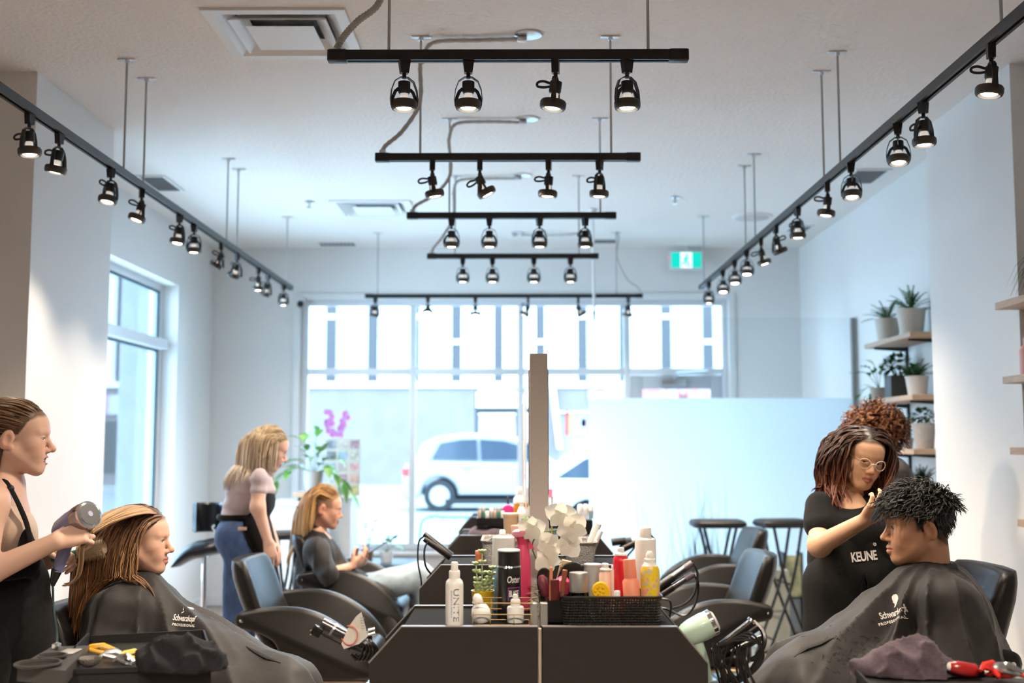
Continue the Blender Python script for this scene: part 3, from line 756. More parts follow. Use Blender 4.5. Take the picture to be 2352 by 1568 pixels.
# ================================================================ styling stations
M_lam = mat('black_laminate', (0.022, 0.019, 0.0175), .45, spec=.35, noise=.08, nscale=200)
M_edge_glint = mat('painted_edge_glint', (0.20, 0.19, 0.185), .3)  # paler grey paints the lamp light reflected along the panel edges
M_post = mat('beige_mirror_frame', (0.74, 0.68, 0.64), .6)
M_mirror = mat('mirror_glass', (.9, .92, .92), .02, 1.0)
Y1 = 3.05
ZTOP = at(923, 1440, Y1).z
ZSH = ZTOP - .005
YN = [Y1, onz(1027, 1298, ZTOP).y, onz(1068, 1230, ZTOP).y]
YFAR = [onz(961, 1390, ZTOP).y, onz(1043, 1275.5, ZTOP).y, onz(1068, 1230, ZTOP).y + .43]
YN.append(YN[2] + 1.5); YFAR.append(YN[3] + .42)
SX = [(at(848, 1520, Y1).x, at(923, 1440, Y1).x, at(1235, 1440, Y1).x), (at(1626, 1525, Y1).x, at(1555, 1440, Y1).x, at(1246, 1440, Y1).x)]
nth = ('with the large spray cans on it', 'second in the row', 'third in the row, holding the roller box', 'last in the row by the window')
for side in (0, 1):
    xo, xc, xi = SX[side]
    for k in range(4):
        y0, y1 = YN[k], YFAR[k]
        if side and k == 0: lab = 'black station cabinet with chamfered side under the black mesh basket'
        else: lab = 'black station cabinet with chamfered side panel, %s side, %s' % (('left', 'right')[side], ('under the white spray bottle', 'under the grey woven baskets', 'third in the row', 'fourth and last in the row')[k])
        t = thing('station_cabinet', lab, 'cabinet', ((xo + xi) / 2, (y0 + y1) / 2, 0), 'back to back black styling stations')
        zc = ZTOP - .094
        poly = [(xo, .012), (xo, zc), (xc, ZTOP), (xi, ZTOP), (xi, .012)]
        if side: poly = poly[::-1]
        for ya in (y0, y1 - .02):
            p = MB().prism(poly, ya, ya + .02).obj('side_panel', M_lam, t, 0)
            MB().box(min(xc, xi), max(xc, xi), ya, ya + .02, ZTOP, ZTOP + .0025).obj('edge_glint', M_edge_glint, p, 0)  # thin strip carrying the painted reflection on the panel top
            s = 1 if side else -1
            MB().prism([(xo, zc), (xc, ZTOP), (xc + .0025 * s, ZTOP + .0025), (xo + .0025 * s, zc + .0025)], ya, ya + .02).obj('edge_glint', M_edge_glint, p, 0)
        xm = xo + (.012 if not side else -.012)
        MB().box(min(xm, xi), max(xm, xi), y0 + .02, y1 - .02, .08, zc - .06).obj('body', M_lam, t, 0)
        MB().box(min(xc, xi), max(xc, xi), y0 + .02, y1 - .02, ZSH - .02, ZSH).obj('top_shelf', mat('shaded_black_shelf', (.006, .0055, .0055), .7, spec=.05), t, 0)  # shadow between the panels is put into this near-black shelf colour
        for q in range(3):
            zz = .12 + q * .23
            d = MB().box(min(xo, xm), max(xo, xm), y0 + .025, y1 - .025, zz, zz + .22).obj('drawer', M_lam, t, 0)
            xx = xo + (-.012 if not side else .012)
            MB().tube([(xo, (y0 + y1) / 2 - .06, zz + .17), (xx, (y0 + y1) / 2 - .06, zz + .17), (xx, (y0 + y1) / 2 + .06, zz + .17), (xo, (y0 + y1) / 2 + .06, zz + .17)], .004, 6).obj('handle', M_steel, d)
mx = [(at(1237, 900, 3.66).x, 3.62), (at(1223, 900, 5.16).x, 5.14), (at(1213, 900, 6.66).x, 6.62)]
for k, (x, y) in enumerate(mx):
    t = thing('mirror_panel', ('tall two-sided beige mirror panel seen edge on beside the white orchid', 'two-sided beige mirror panel between the second and third stations', 'two-sided beige mirror panel between the third and last stations')[k], 'mirror', (x, y + .45, 0), 'double-sided station mirrors')
    zt = at(1237, 814, 3.66).z
    y1 = YN[k + 1] - .03
    MB().box(x - .0285, x + .0285, y, y1, .012, zt).obj('frame', M_post, t, 0)
    for s in (-1, 1):
        xx = x + s * .0285
        MB().box(min(xx, xx + s * .004), max(xx, xx + s * .004), y + .05, y1 - .05, .75, zt - .05).obj('mirror', M_mirror, t, 0)
# pale upright strip seen through the gap between the two nearest cabinets
t = tag(MB().rbox(at(1235, 1500, Y1).x + .002, at(1246, 1500, Y1).x - .002, Y1 + .012, Y1 + .03, .012, ZTOP - .005, .002, 1).obj('joint_strip', mat('cream_strip', (.62, .52, .42), .5)), 'pale cream strip filling the gap between the two station cabinets', 'strip')

# ================================================================ salon chairs
M_leather = mat('black_leatherette', (0.009, 0.008, 0.0075), .38, bump=.06, bscale=160, spec=.32)
def chair_parts():
    out = []
    zr = .70
    prof = [(-.036, 0), (-.030, .020), (-.014, .033), (.02, .040), (.12, .055), (.24, .055), (.337, .031), (.416, -.008), (.488, -.06), (.55, -.13), (.59, -.2), (.60, -.262),
            (.28, -.262), (.19, -.19), (.16, -.124), (.135, -.09), (.087, -.064), (.03, -.046), (-.014, -.036), (-.03, -.02)]
    # denser outline
    P = bez([(x, 0, z + zr) for x, z in prof] + [(prof[0][0], 0, prof[0][1] + zr)], 60)[:-1]
    poly = [(p.x, p.z) for p in P][::-1]
    for s in (-1, 1):
        m = MB().prism(poly, s * .32 - .036, s * .32 + .036, bev=.016).mesh('armrest', M_leather, 50)
        out.append(('armrest', m, None))
        sc = MB().lathe([(.0, .004), (.009, .003), (.009, 0)], n=12, M=Matrix.Translation((0, s * .356, zr)) @ Matrix.Rotation(math.radians(-90 * s), 4, 'X'), cap=False).mesh('bolt', M_chrome)
        out.append(('bolt', sc, 'armrest'))
    # backrest: lofted curved pad
    b = MB(); N = 28; rings = []
    vs = [(0, .90), (.03, .97), (.08, 1), (.3, 1), (.55, 1), (.8, .985), (.92, .965), (.97, .93), (1, .86)]
    for v, k in vs:
        z = .53 + .42 * v; x0 = .085 - .17 * v - .02 * math.sin(v * 3); ring = []
        th = .048 * (.55 + .45 * min(1, 6 * v, 6 * (1 - v) + .2))
        for i in range(N):
            a = 2 * math.pi * i / N; c, s = math.cos(a), math.sin(a)
            u = math.copysign(abs(c) ** .35, c); w = math.copysign(abs(s) ** .45, s)
            yy = .265 * k * u; ring.append((x0 + th * w + .055 * (yy / .265) ** 2, yy, z))
        rings.append(ring)
    b.v = [p for r in rings for p in r]
    for r in range(len(rings) - 1):
        for i in range(N):
            j = (i + 1) % N; b.f.append((r * N + i, r * N + j, (r + 1) * N + j, (r + 1) * N + i))
    b.f += [tuple(range(N))[::-1], tuple(range((len(rings) - 1) * N, len(rings) * N))]
    out.append(('backrest', b.mesh('backrest', M_leather, 60), None))
    out.append(('seat', MB().rbox(.05, .585, -.28, .28, .43, .545, .05, 5).mesh('seat', M_leather, 50), None))
    out.append(('seat_trim', MB().rbox(.08, .57, -.33, .33, .415, .432, .02, 3).mesh('seat_trim', mat('bronze_trim', (.45, .34, .22), .35, .6)), None))
    out.append(('pump_column', MB().lathe([(.03, .04), (.03, .42)], (.3, 0, 0), 16).lathe([(.05, .04), (.05, .2)], (.3, 0, 0), 16).mesh('pump_column', M_chrome), None))
    out.append(('base', MB().lathe([(.30, .0), (.30, .012), (.27, .025), (.06, .045)], (.3, 0, 0.001), 36).mesh('base', M_chrome), None))
    out.append(('footrest', MB().tube(bez([(.5, -.2, .40), (.66, -.2, .22), (.72, -.18, .17), (.72, .18, .17), (.66, .2, .22), (.5, .2, .40)], 30), .013, 8).mesh('footrest', M_chrome), None))
    return out
CH = chair_parts()
def chair(loc, rz, label):
    t = thing('salon_chair', label, 'chair', (loc[0], loc[1], 0.0), 'black hydraulic salon chairs', math.radians(rz), local=True)
    last = None
    for nm, me, par in CH:
        o = link(nm, me, None)
        if par: o.parent = last
        else:
            o.parent = t
            if nm == 'armrest': last = o
    return t
c = at(559, 1413, 5.25)
chair((c.x, 5.57), 0, 'empty black salon chair beside the standing woman in jeans')
c = at(698, 1320, 6.8)
chair((c.x - .01, 7.12), 0, 'black salon chair in which the woman with the phone sits')
c = at(1743, 1398, 5.5)
chair((c.x + .03, 5.82), 180, 'empty black salon chair in front of the white drawer cabinet')
c = at(1742, 1303, 7.1)
chair((c.x, 7.42), 180, 'empty black salon chair nearer the tray trolleys at the frosted screen')
chair((-1.50, 4.02), 0, 'black salon chair hidden under the cape of the long-haired woman')
rc = chair((1.62, 4.12), 178, 'black salon chair behind the cape of the dark-haired young man'); rc.scale = (1, 1, 1.12)

# ================================================================ trolleys
def trolley(px, py, D, w, label, rz=0, tray_h=.05):
    c = at(px, py, D)
    t = thing('tray_trolley', label, 'trolley', (c.x, D, 0), 'black folding tray trolleys', math.radians(rz), local=True)
    z = c.z; h = w / 2; d = .15
    MB().rbox(-h, h, -d, d, z - tray_h, z, .06, 5).obj('tray', M_black, t)
    MB().rbox(-h + .03, h - .03, -d + .03, d - .03, z, z + .004, .05, 5).obj('tray_mat', mat('dark_tray_mat', (.03, .03, .034), .6), t)
    for sy in (-.11, .11):
        for s in (1, -1):
            MB().tube(bez([(-s * (h - .08), sy, z - tray_h), (-s * .02, sy + .006 * s, z * .55), (s * (h - .04), sy, .10), (s * (h - .03), sy, .055)], 12), .011, 8).obj('leg', M_blackmetal, t)
            MB().lathe([(.02, -.012), (.026, -.006), (.026, .006), (.02, .012)], n=14, M=Matrix.Translation((s * (h - .03), sy, .0265)) @ Matrix.Rotation(math.pi / 2, 4, 'X')).obj('caster', M_black, t)
    for s in (1, -1): MB().tube([(s * (h - .045), -.11, .16), (s * (h - .045), .11, .16)], .007, 6).obj('stretcher', M_blackmetal, t)
    MB().tube([(0, -.11, z * .55), (0, .11, z * .55)], .009, 6).obj('pivot_bar', M_blackmetal, t)
trolley(1648, 1194, 8.35, .39, 'black tray trolley with crossed legs at the frosted screen, beside the grass silhouette')
trolley(1796, 1193, 8.08, .36, 'black tray trolley with crossed legs behind the stylist in glasses', 8)
trolley(655, 1220, 8.1, .28, 'black tray trolley beside the white counter behind the woman in jeans', 20)

# ================================================================ stool behind the standing woman
c = at(470, 1260, 7.2)
t = thing('saddle_stool', 'black saddle stool with low backrest and chrome post by the side window', 'stool', (c.x, 7.2, 0))
X = c.x; Yc = 7.2
b = MB(); N = 20; rings = []
for i in range(13):
    u = -1 + 2 * i / 12; ring = []
    for j in range(N):
        a = 2 * math.pi * j / N; hw = .16 * math.sqrt(max(.02, 1 - .55 * u * u)); th = .055 * math.sqrt(max(.05, 1 - u ** 4))
        dz = -.10 * u * u if u < 0 else -.03 * u * u + .05 * u
        ring.append((X - .01 + .17 * u, Yc + hw * math.cos(a), c.z - .0 + th * math.sin(a) + dz))
    rings.append(ring)
b.v = [p for r in rings for p in r]
for r in range(12):
    for i in range(N):
        j = (i + 1) % N; b.f.append((r * N + i, r * N + j, (r + 1) * N + j, (r + 1) * N + i))
b.f += [tuple(range(N))[::-1], tuple(range(12 * N, 13 * N))]
b.obj('saddle_seat', mat('glossy_black_vinyl', (.008, .010, .014), .28, spec=.3), t)
bk = at(488, 1190, 7.35)
b = MB(); pts = []
for i in range(9):
    a = math.radians(-70 + 140 * i / 8); pts.append((bk.x - .02 + .0 + .12 * math.sin(a), bk.y + .10 * math.cos(a) - .02))
for sgn in (1,):
    P = pts + [(p[0] * .72 + (bk.x - .02) * .28, p[1] - .03) for p in pts[::-1]]
    b.prism(P, bk.z - .09, bk.z + .10, axis='z', bev=.012)
b.obj('backrest', mat('glossy_black_vinyl', (.008, .010, .014), .28, spec=.3), t)
MB().tube(bez([(bk.x, bk.y + .02, bk.z - .05), (bk.x + .02, bk.y + .1, bk.z - .15), (X, Yc + .05, c.z - .06)], 12), .012, 8).obj('back_bar', M_chrome, t)
MB().tube([(X, Yc, .07), (X, Yc, c.z - .04)], [.02, .016], 12).obj('post', M_chrome, t)
for k in range(5):
    a = k * 2 * math.pi / 5 + .3
    MB().tube([(X, Yc, .09), (X + .26 * math.cos(a), Yc + .26 * math.sin(a), .065)], [.018, .012], 8).obj('foot', M_chrome, t)
    MB().lathe([(.02, -.015), (.028, -.008), (.028, .008), (.02, .015)], n=12, M=Matrix.Translation((X + .26 * math.cos(a), Yc + .26 * math.sin(a), .0285)) @ Matrix.Rotation(math.pi / 2, 4, 'X')).obj('caster', M_black, t)

# ================================================================ reception counter and window display
def xz(px, py, D): p = at(px, py, D); return p.x, p.z
xa, zt = xz(618, 1152, 9.3); xb, _ = xz(735, 1152, 9.3)
t = thing('white_counter', 'white counter block beside the storefront window under the leafy plant', 'counter', ((xa + xb) / 2, 9.5, 0))
MB().rbox(xa, xb, 9.3, 9.8, .08, zt - .03, .006, 2).obj('body', M_white, t)
MB().rbox(xa - .02, xb + .02, 9.28, 9.82, zt - .03, zt, .006, 2).obj('top', M_white, t)
MB().box(xa + .03, xb - .03, 9.34, 9.78, .012, .08).obj('plinth', mat('grey_plinth', (.3, .3, .3), .6), t, 0)
x0, z1 = xz(672, 1131, 9.35); x1, _ = xz(730, 1131, 9.35)
t = thing('wooden_riser', 'small oak riser board on the white counter carrying the leafy plant', 'stand', ((x0 + x1) / 2, 9.5, zt))
MB().rbox(x0, x1, 9.36, 9.72, z1 - .04, z1, .004, 2).obj('board', M_oak, t)
for xx in (x0 + .03, x1 - .05):
    MB().rbox(xx, xx + .02, 9.42, 9.66, zt + .001, z1 - .04, .003, 1).obj('foot', M_black, t)
RISER_Z = z1; RISER_X = (x0 + x1) / 2
xa, zd = xz(735, 1140, 9.9); xb, _ = xz(806, 1140, 9.9)
t = thing('display_plinth', 'pale display plinth by the window carrying the picture board', 'plinth', ((xa + xb) / 2, 10.1, 0))
MB().rbox(xa, xb, 9.9, 10.4, .012, zd - .02, .006, 2).obj('body', mat('pale_blue_white', (.72, .76, .8), .5), t)
MB().rbox(xa - .015, xb + .03, 9.88, 10.42, zd - .02, zd, .004, 2).obj('top', M_white, t)
DISP_Z = zd
x0, zt2 = xz(748, 1007, 10.05); x1, _ = xz(828, 1007, 10.05)
t = thing('picture_board', 'cream display board covered in small pictures standing in the window', 'display board', ((x0 + x1) / 2, 10.05, zd))
MB().box(x0, x1, 10.05, 10.07, zd + .001, zt2).obj('board', mat('cream_board', (.62, .58, .5), .6), t, 0)
cols = [(.55, .5, .2), (.25, .3, .3), (.6, .55, .25), (.5, .52, .5), (.4, .25, .3), (.55, .35, .3), (.3, .4, .5), (.5, .45, .42), (.65, .4, .38), (.2, .22, .25), (.35, .45, .55), (.6, .58, .5), (.3, .32, .38), (.62, .55, .5), (.45, .3, .35)]
for r in range(5):
    for q in range(3):
        w = (x1 - x0) / 3; h = (zt2 - zd) / 5
        MB().box(x0 + q * w + .012, x0 + (q + 1) * w - .012, 10.046, 10.0495, zd + r * h + .015, zd + (r + 1) * h - .015).obj('picture', mat('picture_%d' % (r * 3 + q), cols[r * 3 + q], .5, noise=.5, nscale=30), t, 0)
# low cabinet, framed poster and bin by the frosted screen
x0, z1 = xz(1742, 1310, 8.3); x1, _ = xz(1813, 1310, 8.3)
t = thing('drawer_cabinet', 'pale grey-green low drawer cabinet below the tray trolley', 'cabinet', ((x0 + x1) / 2, 8.5, 0))
M_gg = mat('grey_green_laminate', (.48, .50, .44), .5)
MB().rbox(x0, x1, 8.31, 8.75, .012, z1, .004, 1).obj('body', M_gg, t)
for q in range(2):
    d = MB().rbox(x0 + .006, x1 - .006, 8.295, 8.308, .03 + q * (z1 - .04) / 2, .02 + (q + 1) * (z1 - .04) / 2, .003, 1).obj('drawer', M_gg, t)
    MB().tube([(x0 + .06, 8.293, z1 * .45 + q * z1 * .45), (x1 - .06, 8.293, z1 * .45 + q * z1 * .45)], .004, 6).obj('handle', M_steel, d)
a0 = at(1803, 1275, 8.55); a1 = at(1842, 1370, 8.55)
t = thing('magazine_rack', 'clear rack with a colourful magazine beside the drawer cabinet', 'rack', ((a0.x + a1.x) / 2, 8.6, 0))
MB().box(a0.x, a1.x, 8.55, 8.555, a1.z, a0.z).obj('magazine', mat('colourful_cover', (.4, .42, .25), .4, noise=.7, nscale=14), t, 0)
MB().box(a0.x - .015, a0.x, 8.54, 8.7, .012, a0.z + .02).obj('side_frame', M_blackmetal, t, 0); MB().box(a1.x, a1.x + .012, 8.54, 8.7, .012, a0.z + .02).obj('side_frame', M_blackmetal, t, 0)
MB().box(a0.x, a1.x, 8.53, 8.7, a1.z - .012, a1.z - .002).obj('ledge', M_blackmetal, t, 0); MB().box(a0.x, a1.x, 8.56, 8.575, .02, a1.z - .012).obj('back_panel', mat('grey_blue_panel', (.3, .36, .42), .5), t, 0)

# ================================================================ plants and shelves
M_leafD = mat('dark_green_leaf', (.030, .085, .025), .4, noise=.35, nscale=25)
M_leafM = mat('mid_green_leaf', (.07, .18, .04), .4, noise=.35, nscale=25)
M_leafL = mat('light_green_leaf', (.22, .40, .10), .4, noise=.25, nscale=25)
M_soil = mat('potting_soil', (.05, .035, .025), .9)
pr = random.Random(21)
def leaf_mb(b, base, d, L, w, up=(0, 0, 1), droop=.3, fold=.15):
    """one curved pointed leaf"""
    base, d = Vector(base), Vector(d).normalized(); s = d.cross(Vector(up)); s = s.normalized() if s.length > 1e-4 else Vector((1, 0, 0)); n = s.cross(d)
    vs = []; prof = (0.15, .75, 1, .8, .45, 0.03)
    for i, k in enumerate(prof):
        u = i / (len(prof) - 1); c = base + d * (L * u) - Vector((0, 0, 1)) * (droop * L * u * u)
        vs += [c - s * (w * k / 2) + n * (fold * w * k / 2), c - n * (.02 * L * math.sin(math.pi * u)), c + s * (w * k / 2) + n * (fold * w * k / 2)]
    fs = []
    for i in range(len(prof) - 1):
        a = i * 3; fs += [(a, a + 1, a + 4, a + 3), (a + 1, a + 2, a + 5, a + 4)]
    b.add(vs, fs)
def pot(t, c, r, h, m, taper=.78, ribs=0, square=False):
    n = 4 if square else (36 if ribs else 20)
    p = MB()
    if square: p.rbox(c.x - r, c.x + r, c.y - r, c.y + r, c.z, c.z + h, .006, 2); p.obj('pot', m, t)
    else:
        prof = [(r * taper, 0), (r, h * .93), (r * 1.04, h * .93), (r * 1.04, h), (r * .92, h), (r * .9, h * .9), (0.001, h * .88)]
        p.lathe(prof, c, n)
        if ribs:
            p.v = [((x - c.x) * (1 + .035 * (i % n % 2)) + c.x, (y - c.y) * (1 + .035 * (i % n % 2)) + c.y, z) for i, (x, y, z) in enumerate(p.v)]
        p.obj('pot', m, t)
    MB().lathe([(r * .88, 0), (0.001, .006)], (c.x, c.y, c.z + h * .9), 14).obj('soil', M_soil, t)
def fern(name, label, c, r, h, pm, n=26, L=.2, m=M_leafM, group=None, ribs=0, spiky=.6):
    c = Vector(c); t = thing(name, label, 'plant', c, group); pot(t, c, r, h, pm, ribs=ribs)
    top = c + Vector((0, 0, h * .9))
    for i in range(n):
        a = i * 2.4; el = pr.uniform(spiky - .35, spiky + .75); l = L * pr.uniform(.6, 1.1); d = Vector((math.cos(a) * math.cos(el), math.sin(a) * math.cos(el), math.sin(el)))
        b = MB(); pts = []
        for k in range(9):
            u = k / 8; p = top + d * (l * u) - Vector((0, 0, .35 * l * u * u)); pts.append(p)
        b.tube(pts, .0015, 4)
        for k in range(1, 9):
            w = .034 * math.sin(math.pi * (k / 9) ** .7) + .006; tg = (pts[k] - pts[k - 1]).normalized(); s = tg.cross(Vector((0, 0, 1))); s = s.normalized() if s.length > 1e-3 else Vector((1, 0, 0))
            for sg in (-1, 1): leaf_mb(b, pts[k], s * sg + tg * .6, w, .012, droop=.15)
        b.obj('frond', m, t, 0)
    return t
def bush(name, label, c, r, h, pm, R, n=120, m=M_leafD, squash=.8, square=False, leafw=.022):
    c = Vector(c); t = thing(name, label, 'plant', c); pot(t, c, r, h, pm, square=square)
    top = c + Vector((0, 0, h + R * squash * .7)); b = MB()
    for i in range(n):
        a = pr.uniform(0, 6.28); cz = pr.uniform(-.6, 1); s = math.sqrt(max(0, 1 - cz * cz)); k = pr.uniform(.75, 1.0)
        d = Vector((s * math.cos(a), s * math.sin(a), cz)); leaf_mb(b, top + Vector((d.x * R * k * .8, d.y * R * k * .8, d.z * R * k * squash * .8)), d + Vector((pr.uniform(-.6, .6), pr.uniform(-.6, .6), pr.uniform(-.4, .5))), R * pr.uniform(.35, .55), leafw * pr.uniform(.8, 1.3), droop=.25)
    o = b.obj('foliage', m, t, 0); o['kind'] = 'stuff'
    for i in range(4):
        a = i * 1.6; MB().tube([c + Vector((0, 0, h * .88)), top + Vector((R * .5 * math.cos(a), R * .5 * math.sin(a), -.1 * R))], .004, 5).obj('stem', M_leafD, t)
    return t
def leafy(name, label, c, r, h, pm, spec, m=M_leafM, leafw=.06, leafL=.09):
    """stems with single leaves: spec = list of stem end offsets"""
    c = Vector(c); t = thing(name, label, 'plant', c)
    if r: pot(t, c, r, h, pm)
    top = c + Vector((0, 0, h * .9))
    for e in spec:
        e = Vector(e); mid = e * .5 + Vector((0, 0, .25 * e.length)); P = bez([top, top + mid, top + e], 8)
        s = MB().tube(P, .0025, 5).obj('stem', m, t)
        for k in range(3, len(P), 2):
            d = (P[k] - P[k - 1]).normalized() + Vector((pr.uniform(-.8, .8), pr.uniform(-.8, .8), pr.uniform(-.2, .4)))
            b = MB(); leaf_mb(b, P[k], d, leafL * pr.uniform(.7, 1.2), leafw * pr.uniform(.7, 1.2), droop=.4); b.obj('leaf', m, s, 30)
    return t
M_cream = mat('cream_pot', (.62, .56, .48), .5); M_pw = mat('white_ribbed_pot', (.70, .66, .62), .5); M_gp = mat('grey_stone_pot', (.42, .40, .38), .7, noise=.1); M_dk = mat('dark_grey_pot', (.07, .07, .072), .5); M_tan = mat('tan_ribbed_pot', (.5, .42, .36), .6)
# shelf unit on the right wall behind the pillar
xf = 2.41; ya, yb = onx(2090, 760, xf).y, onx(1985, 790, xf).y
zs = [onx(2090, p, xf).z for p in (761, 906, 1031)]; zs.append(2 * zs[2] - zs[1])
t = thing('shelf_unit', 'wall-mounted oak shelves with black uprights holding potted plants', 'shelf', (2.6, (ya + yb) / 2, zs[3]))
for z in zs:
    s = MB().rbox(xf, XR - .018, ya, yb, z - .032, z, .003, 1).obj('shelf_board', M_oak, t)
    for yy in (ya + .12, yb - .12):
        MB().prism([(xf + .03, z - .045), (xf + .03, z - .033), (XR - .018, z - .033), (XR - .018, z - .06)], yy - .006, yy + .006).obj('bracket', M_blackmetal, s, 0)
for yy in (ya + .12, yb - .12): MB().box(XR - .017, XR - .001, yy - .012, yy + .012, zs[3] - .15, zs[0] + .02).obj('upright', M_blackmetal, t, 0)
XP = 2.535
def sp(px, lev): return Vector((XP, XP * 2600 / (px - 1190) * 1.005, zs[lev] + .001))
fern('potted_fern', 'fern in a smooth cream pot on the top shelf, farther from the pillar', sp(2046, 0), .085, .165, M_cream, L=.23, n=30)
fern('potted_fern', 'fern in a smooth cream pot on the top shelf, close to the pillar', sp(2101, 0), .09, .175, M_cream, L=.24, n=30, spiky=.85)
leafy('trailing_plant', 'small trailing plant with pointed leaves in a tan ribbed pot on the shelf', sp(2022, 1), .062, .09, M_tan, [(-.14, .1, .12), (-.16, -.02, -.06), (-.12, -.05, .16), (-.1, .08, -.2), (.03, 0, .16), (-.05, 0, .2)], leafw=.04, leafL=.075)
bush('potted_shrub', 'dark dense shrub in a square dark grey pot on the second shelf', sp(2066, 1), .07, .15, M_dk, .11, 170, square=True, leafw=.026)
fern('potted_fern', 'small bright fern in a white ribbed pot on the second shelf', sp(2110, 1), .07, .125, M_pw, L=.19, n=26, ribs=1, spiky=.8)
leafy('potted_vine', 'thin airy vine with small leaves on the third shelf behind the curly hair', sp(2080, 2), .05, .07, M_gp, [(-.05, .02, .2), (.03, -.03, .17), (.06, .02, .12), (-.07, 0, .12), (0, -.05, .1), (-.03, .04, .15)], leafw=.02, leafL=.05)
bush('potted_shrub', 'small round clipped shrub in a pale grey pot on the third shelf', sp(2122, 2), .07, .16, M_gp, .075, 110)
fern('potted_grass', 'dense grassy plant on the lowest shelf behind the young man', sp(2112, 3), .08, .07, M_gp, L=.24, n=46, m=M_leafD, spiky=1.15)
# shelves at the near face of the right pillar
x0 = at(2315, 690, 5.25).x
zz = [at(2318, p, 5.2).z for p in (692, 868, 1036, 1207)]
t = thing('corner_shelf', 'oak corner shelves on the near face of the right pillar', 'shelf', (2.45, 5.25, zz[3]))
for k, z in enumerate(zz):
    s = MB().rbox(x0 + k * .022, XR - .004, 5.08, 5.396, z - .017, z + .017, .003, 1).obj('shelf_board', M_oak, t)
    MB().prism([(5.12, z - .018), (5.395, z - .018), (5.395, z - .07)], XR - .2, XR - .19, axis='x').obj('bracket', M_blackmetal, s, 0)
c = Vector((2.52, 5.22, zz[0] + .0175))
t = thing('spider_plant', 'spider plant with long arching leaves on the top corner shelf', 'plant', c)
pot(t, c, .075, .15, M_cream)
for i in range(34):
    a = pr.uniform(0, 6.28) if i > 14 else pr.uniform(2.4, 3.9); L = pr.uniform(.2, .34); el = pr.uniform(.3, 1.2); d = Vector((math.cos(a) * math.cos(el), math.sin(a) * math.cos(el) * .6, math.sin(el)))
    P = [c + Vector((0, 0, .14)) + d * (L * u) - Vector((0, 0, .9 * L * u * u * u)) for u in (0, .2, .4, .6, .8, 1)]
    if min(q.x for q in P) < 1.8 or max(q.x for q in P) > XR - .01 or max(q.y for q in P) > 5.39: continue
    MB().tube(P, [.006, .007, .006, .005, .003, .0008], 5, flat=.25).obj('leaf', mat('grey_green_leaf', (.09, .13, .06), .5), t)
c = at(2349, 840, 5.2); 
t = thing('pink_bottle', 'pink product bottle on the second corner shelf', 'bottle', (c.x + .02, 5.2, zz[1] + .0175))
MB().lathe([(.03, 0), (.032, .01), (.032, .11), (.02, .13), (.014, .135)], (c.x + .02, 5.2, zz[1] + .0175), 18).obj('body', mat('pale_pink_plastic', (.7, .38, .36), .35), t)
MB().lathe([(.014, .135), (.014, .165), (.01, .17)], (c.x + .02, 5.2, zz[1] + .0175), 14).obj('cap', mat('pale_pink_plastic', (.7, .38, .36), .35), t)
# window plants
leafy('leafy_plant', 'big leafy green plant in a beige pot on the oak riser', (RISER_X + .03, 9.54, RISER_Z + .001), .085, .17, mat('beige_pot', (.5, .46, .42), .6),
      [(.22, 0, .12), (.3, -.05, -.12), (-.2, 0, .1), (-.28, 0, -.02), (.1, -.06, .2), (-.1, -.04, .2), (.2, .05, -.05), (-.05, -.1, .14), (.14, -.1, .06), (-.15, .05, .3), (.03, .04, .36), (-.2, -.08, .0), (.36, -.05, -.22), (-.34, -.03, -.1)], m=mat('bright_green_leaf', (.12, .30, .05), .35, noise=.3, nscale=18), leafw=.085, leafL=.14)
c = Vector((at(770, 1000, 10.25).x, 10.25, DISP_Z + .001))
t = thing('pink_orchid', 'pink orchid with green leaves standing behind the picture board', 'plant', c)
pot(t, c, .07, .34, M_white, .9)
zt3 = at(770, 950, 10.25).z
for i in range(7):
    a = i * .9; b = MB(); leaf_mb(b, c + Vector((0, 0, .33)), (math.cos(a), math.sin(a) * .4, .5), .2, .055, droop=.5); b.obj('leaf', M_leafM, t, 30)
for s in (-1, 1):
    P = bez([c + Vector((0, 0, .33)), c + Vector((.03 * s, 0, .55)), c + Vector((.08 * s + .02, 0, zt3 - c.z))], 12)
    st = MB().tube(P, .003, 5).obj('stem', M_leafM, t)
    for k in range(6, len(P)):
        for q in range(2):
            b = MB(); f0 = P[k] + Vector((pr.uniform(-.03, .03), -.02, pr.uniform(-.02, .02)))
            for j in range(5): leaf_mb(b, f0, (math.cos(j * 1.257), -.5, math.sin(j * 1.257)), .034, .03, up=(0, 1, 0), droop=0)
            b.obj('flower', mat('pink_petal', (.62, .22, .55), .5), st, 30)
c = Vector((at(888, 1290, 9.9).x, 9.9, at(888, 1292, 9.9).z))
t = thing('black_bench', 'low dark bench under the storefront window', 'bench', (c.x + .05, 10.0, 0))
MB().rbox(c.x - .22, c.x + .24, 9.72, 10.3, c.z - .05, c.z - .001, .01, 2).obj('top', mat('dark_bench', (.05, .055, .065), .5), t)
for xx in (c.x - .2, c.x + .19):
    for yy in (9.75, 10.24): MB().box(xx, xx + .03, yy, yy + .03, .012, c.z - .05).obj('leg', M_blackmetal, t, 0)
leafy('window_plant', 'leafy green plant in a white pot on the low bench by the window', c, .06, .1, M_white, [(.08, 0, .12), (-.08, 0, .1), (.02, -.05, .14), (-.12, 0, .04), (.12, -.03, .05), (0, .05, .1)], leafw=.05, leafL=.08)
leafy('sparse_twig_plant', 'sparse dark twiggy plant in front of the storefront window', c + Vector((-.17, .05, 0)), .05, .09, mat('brown_pot', (.2, .12, .08), .6), [(-.08, 0, .34), (.05, 0, .42), (-.02, .02, .25), (.1, 0, .3), (.02, -.04, .12)], m=mat('blue_green_leaf', (.04, .13, .10), .5), leafw=.022, leafL=.05)
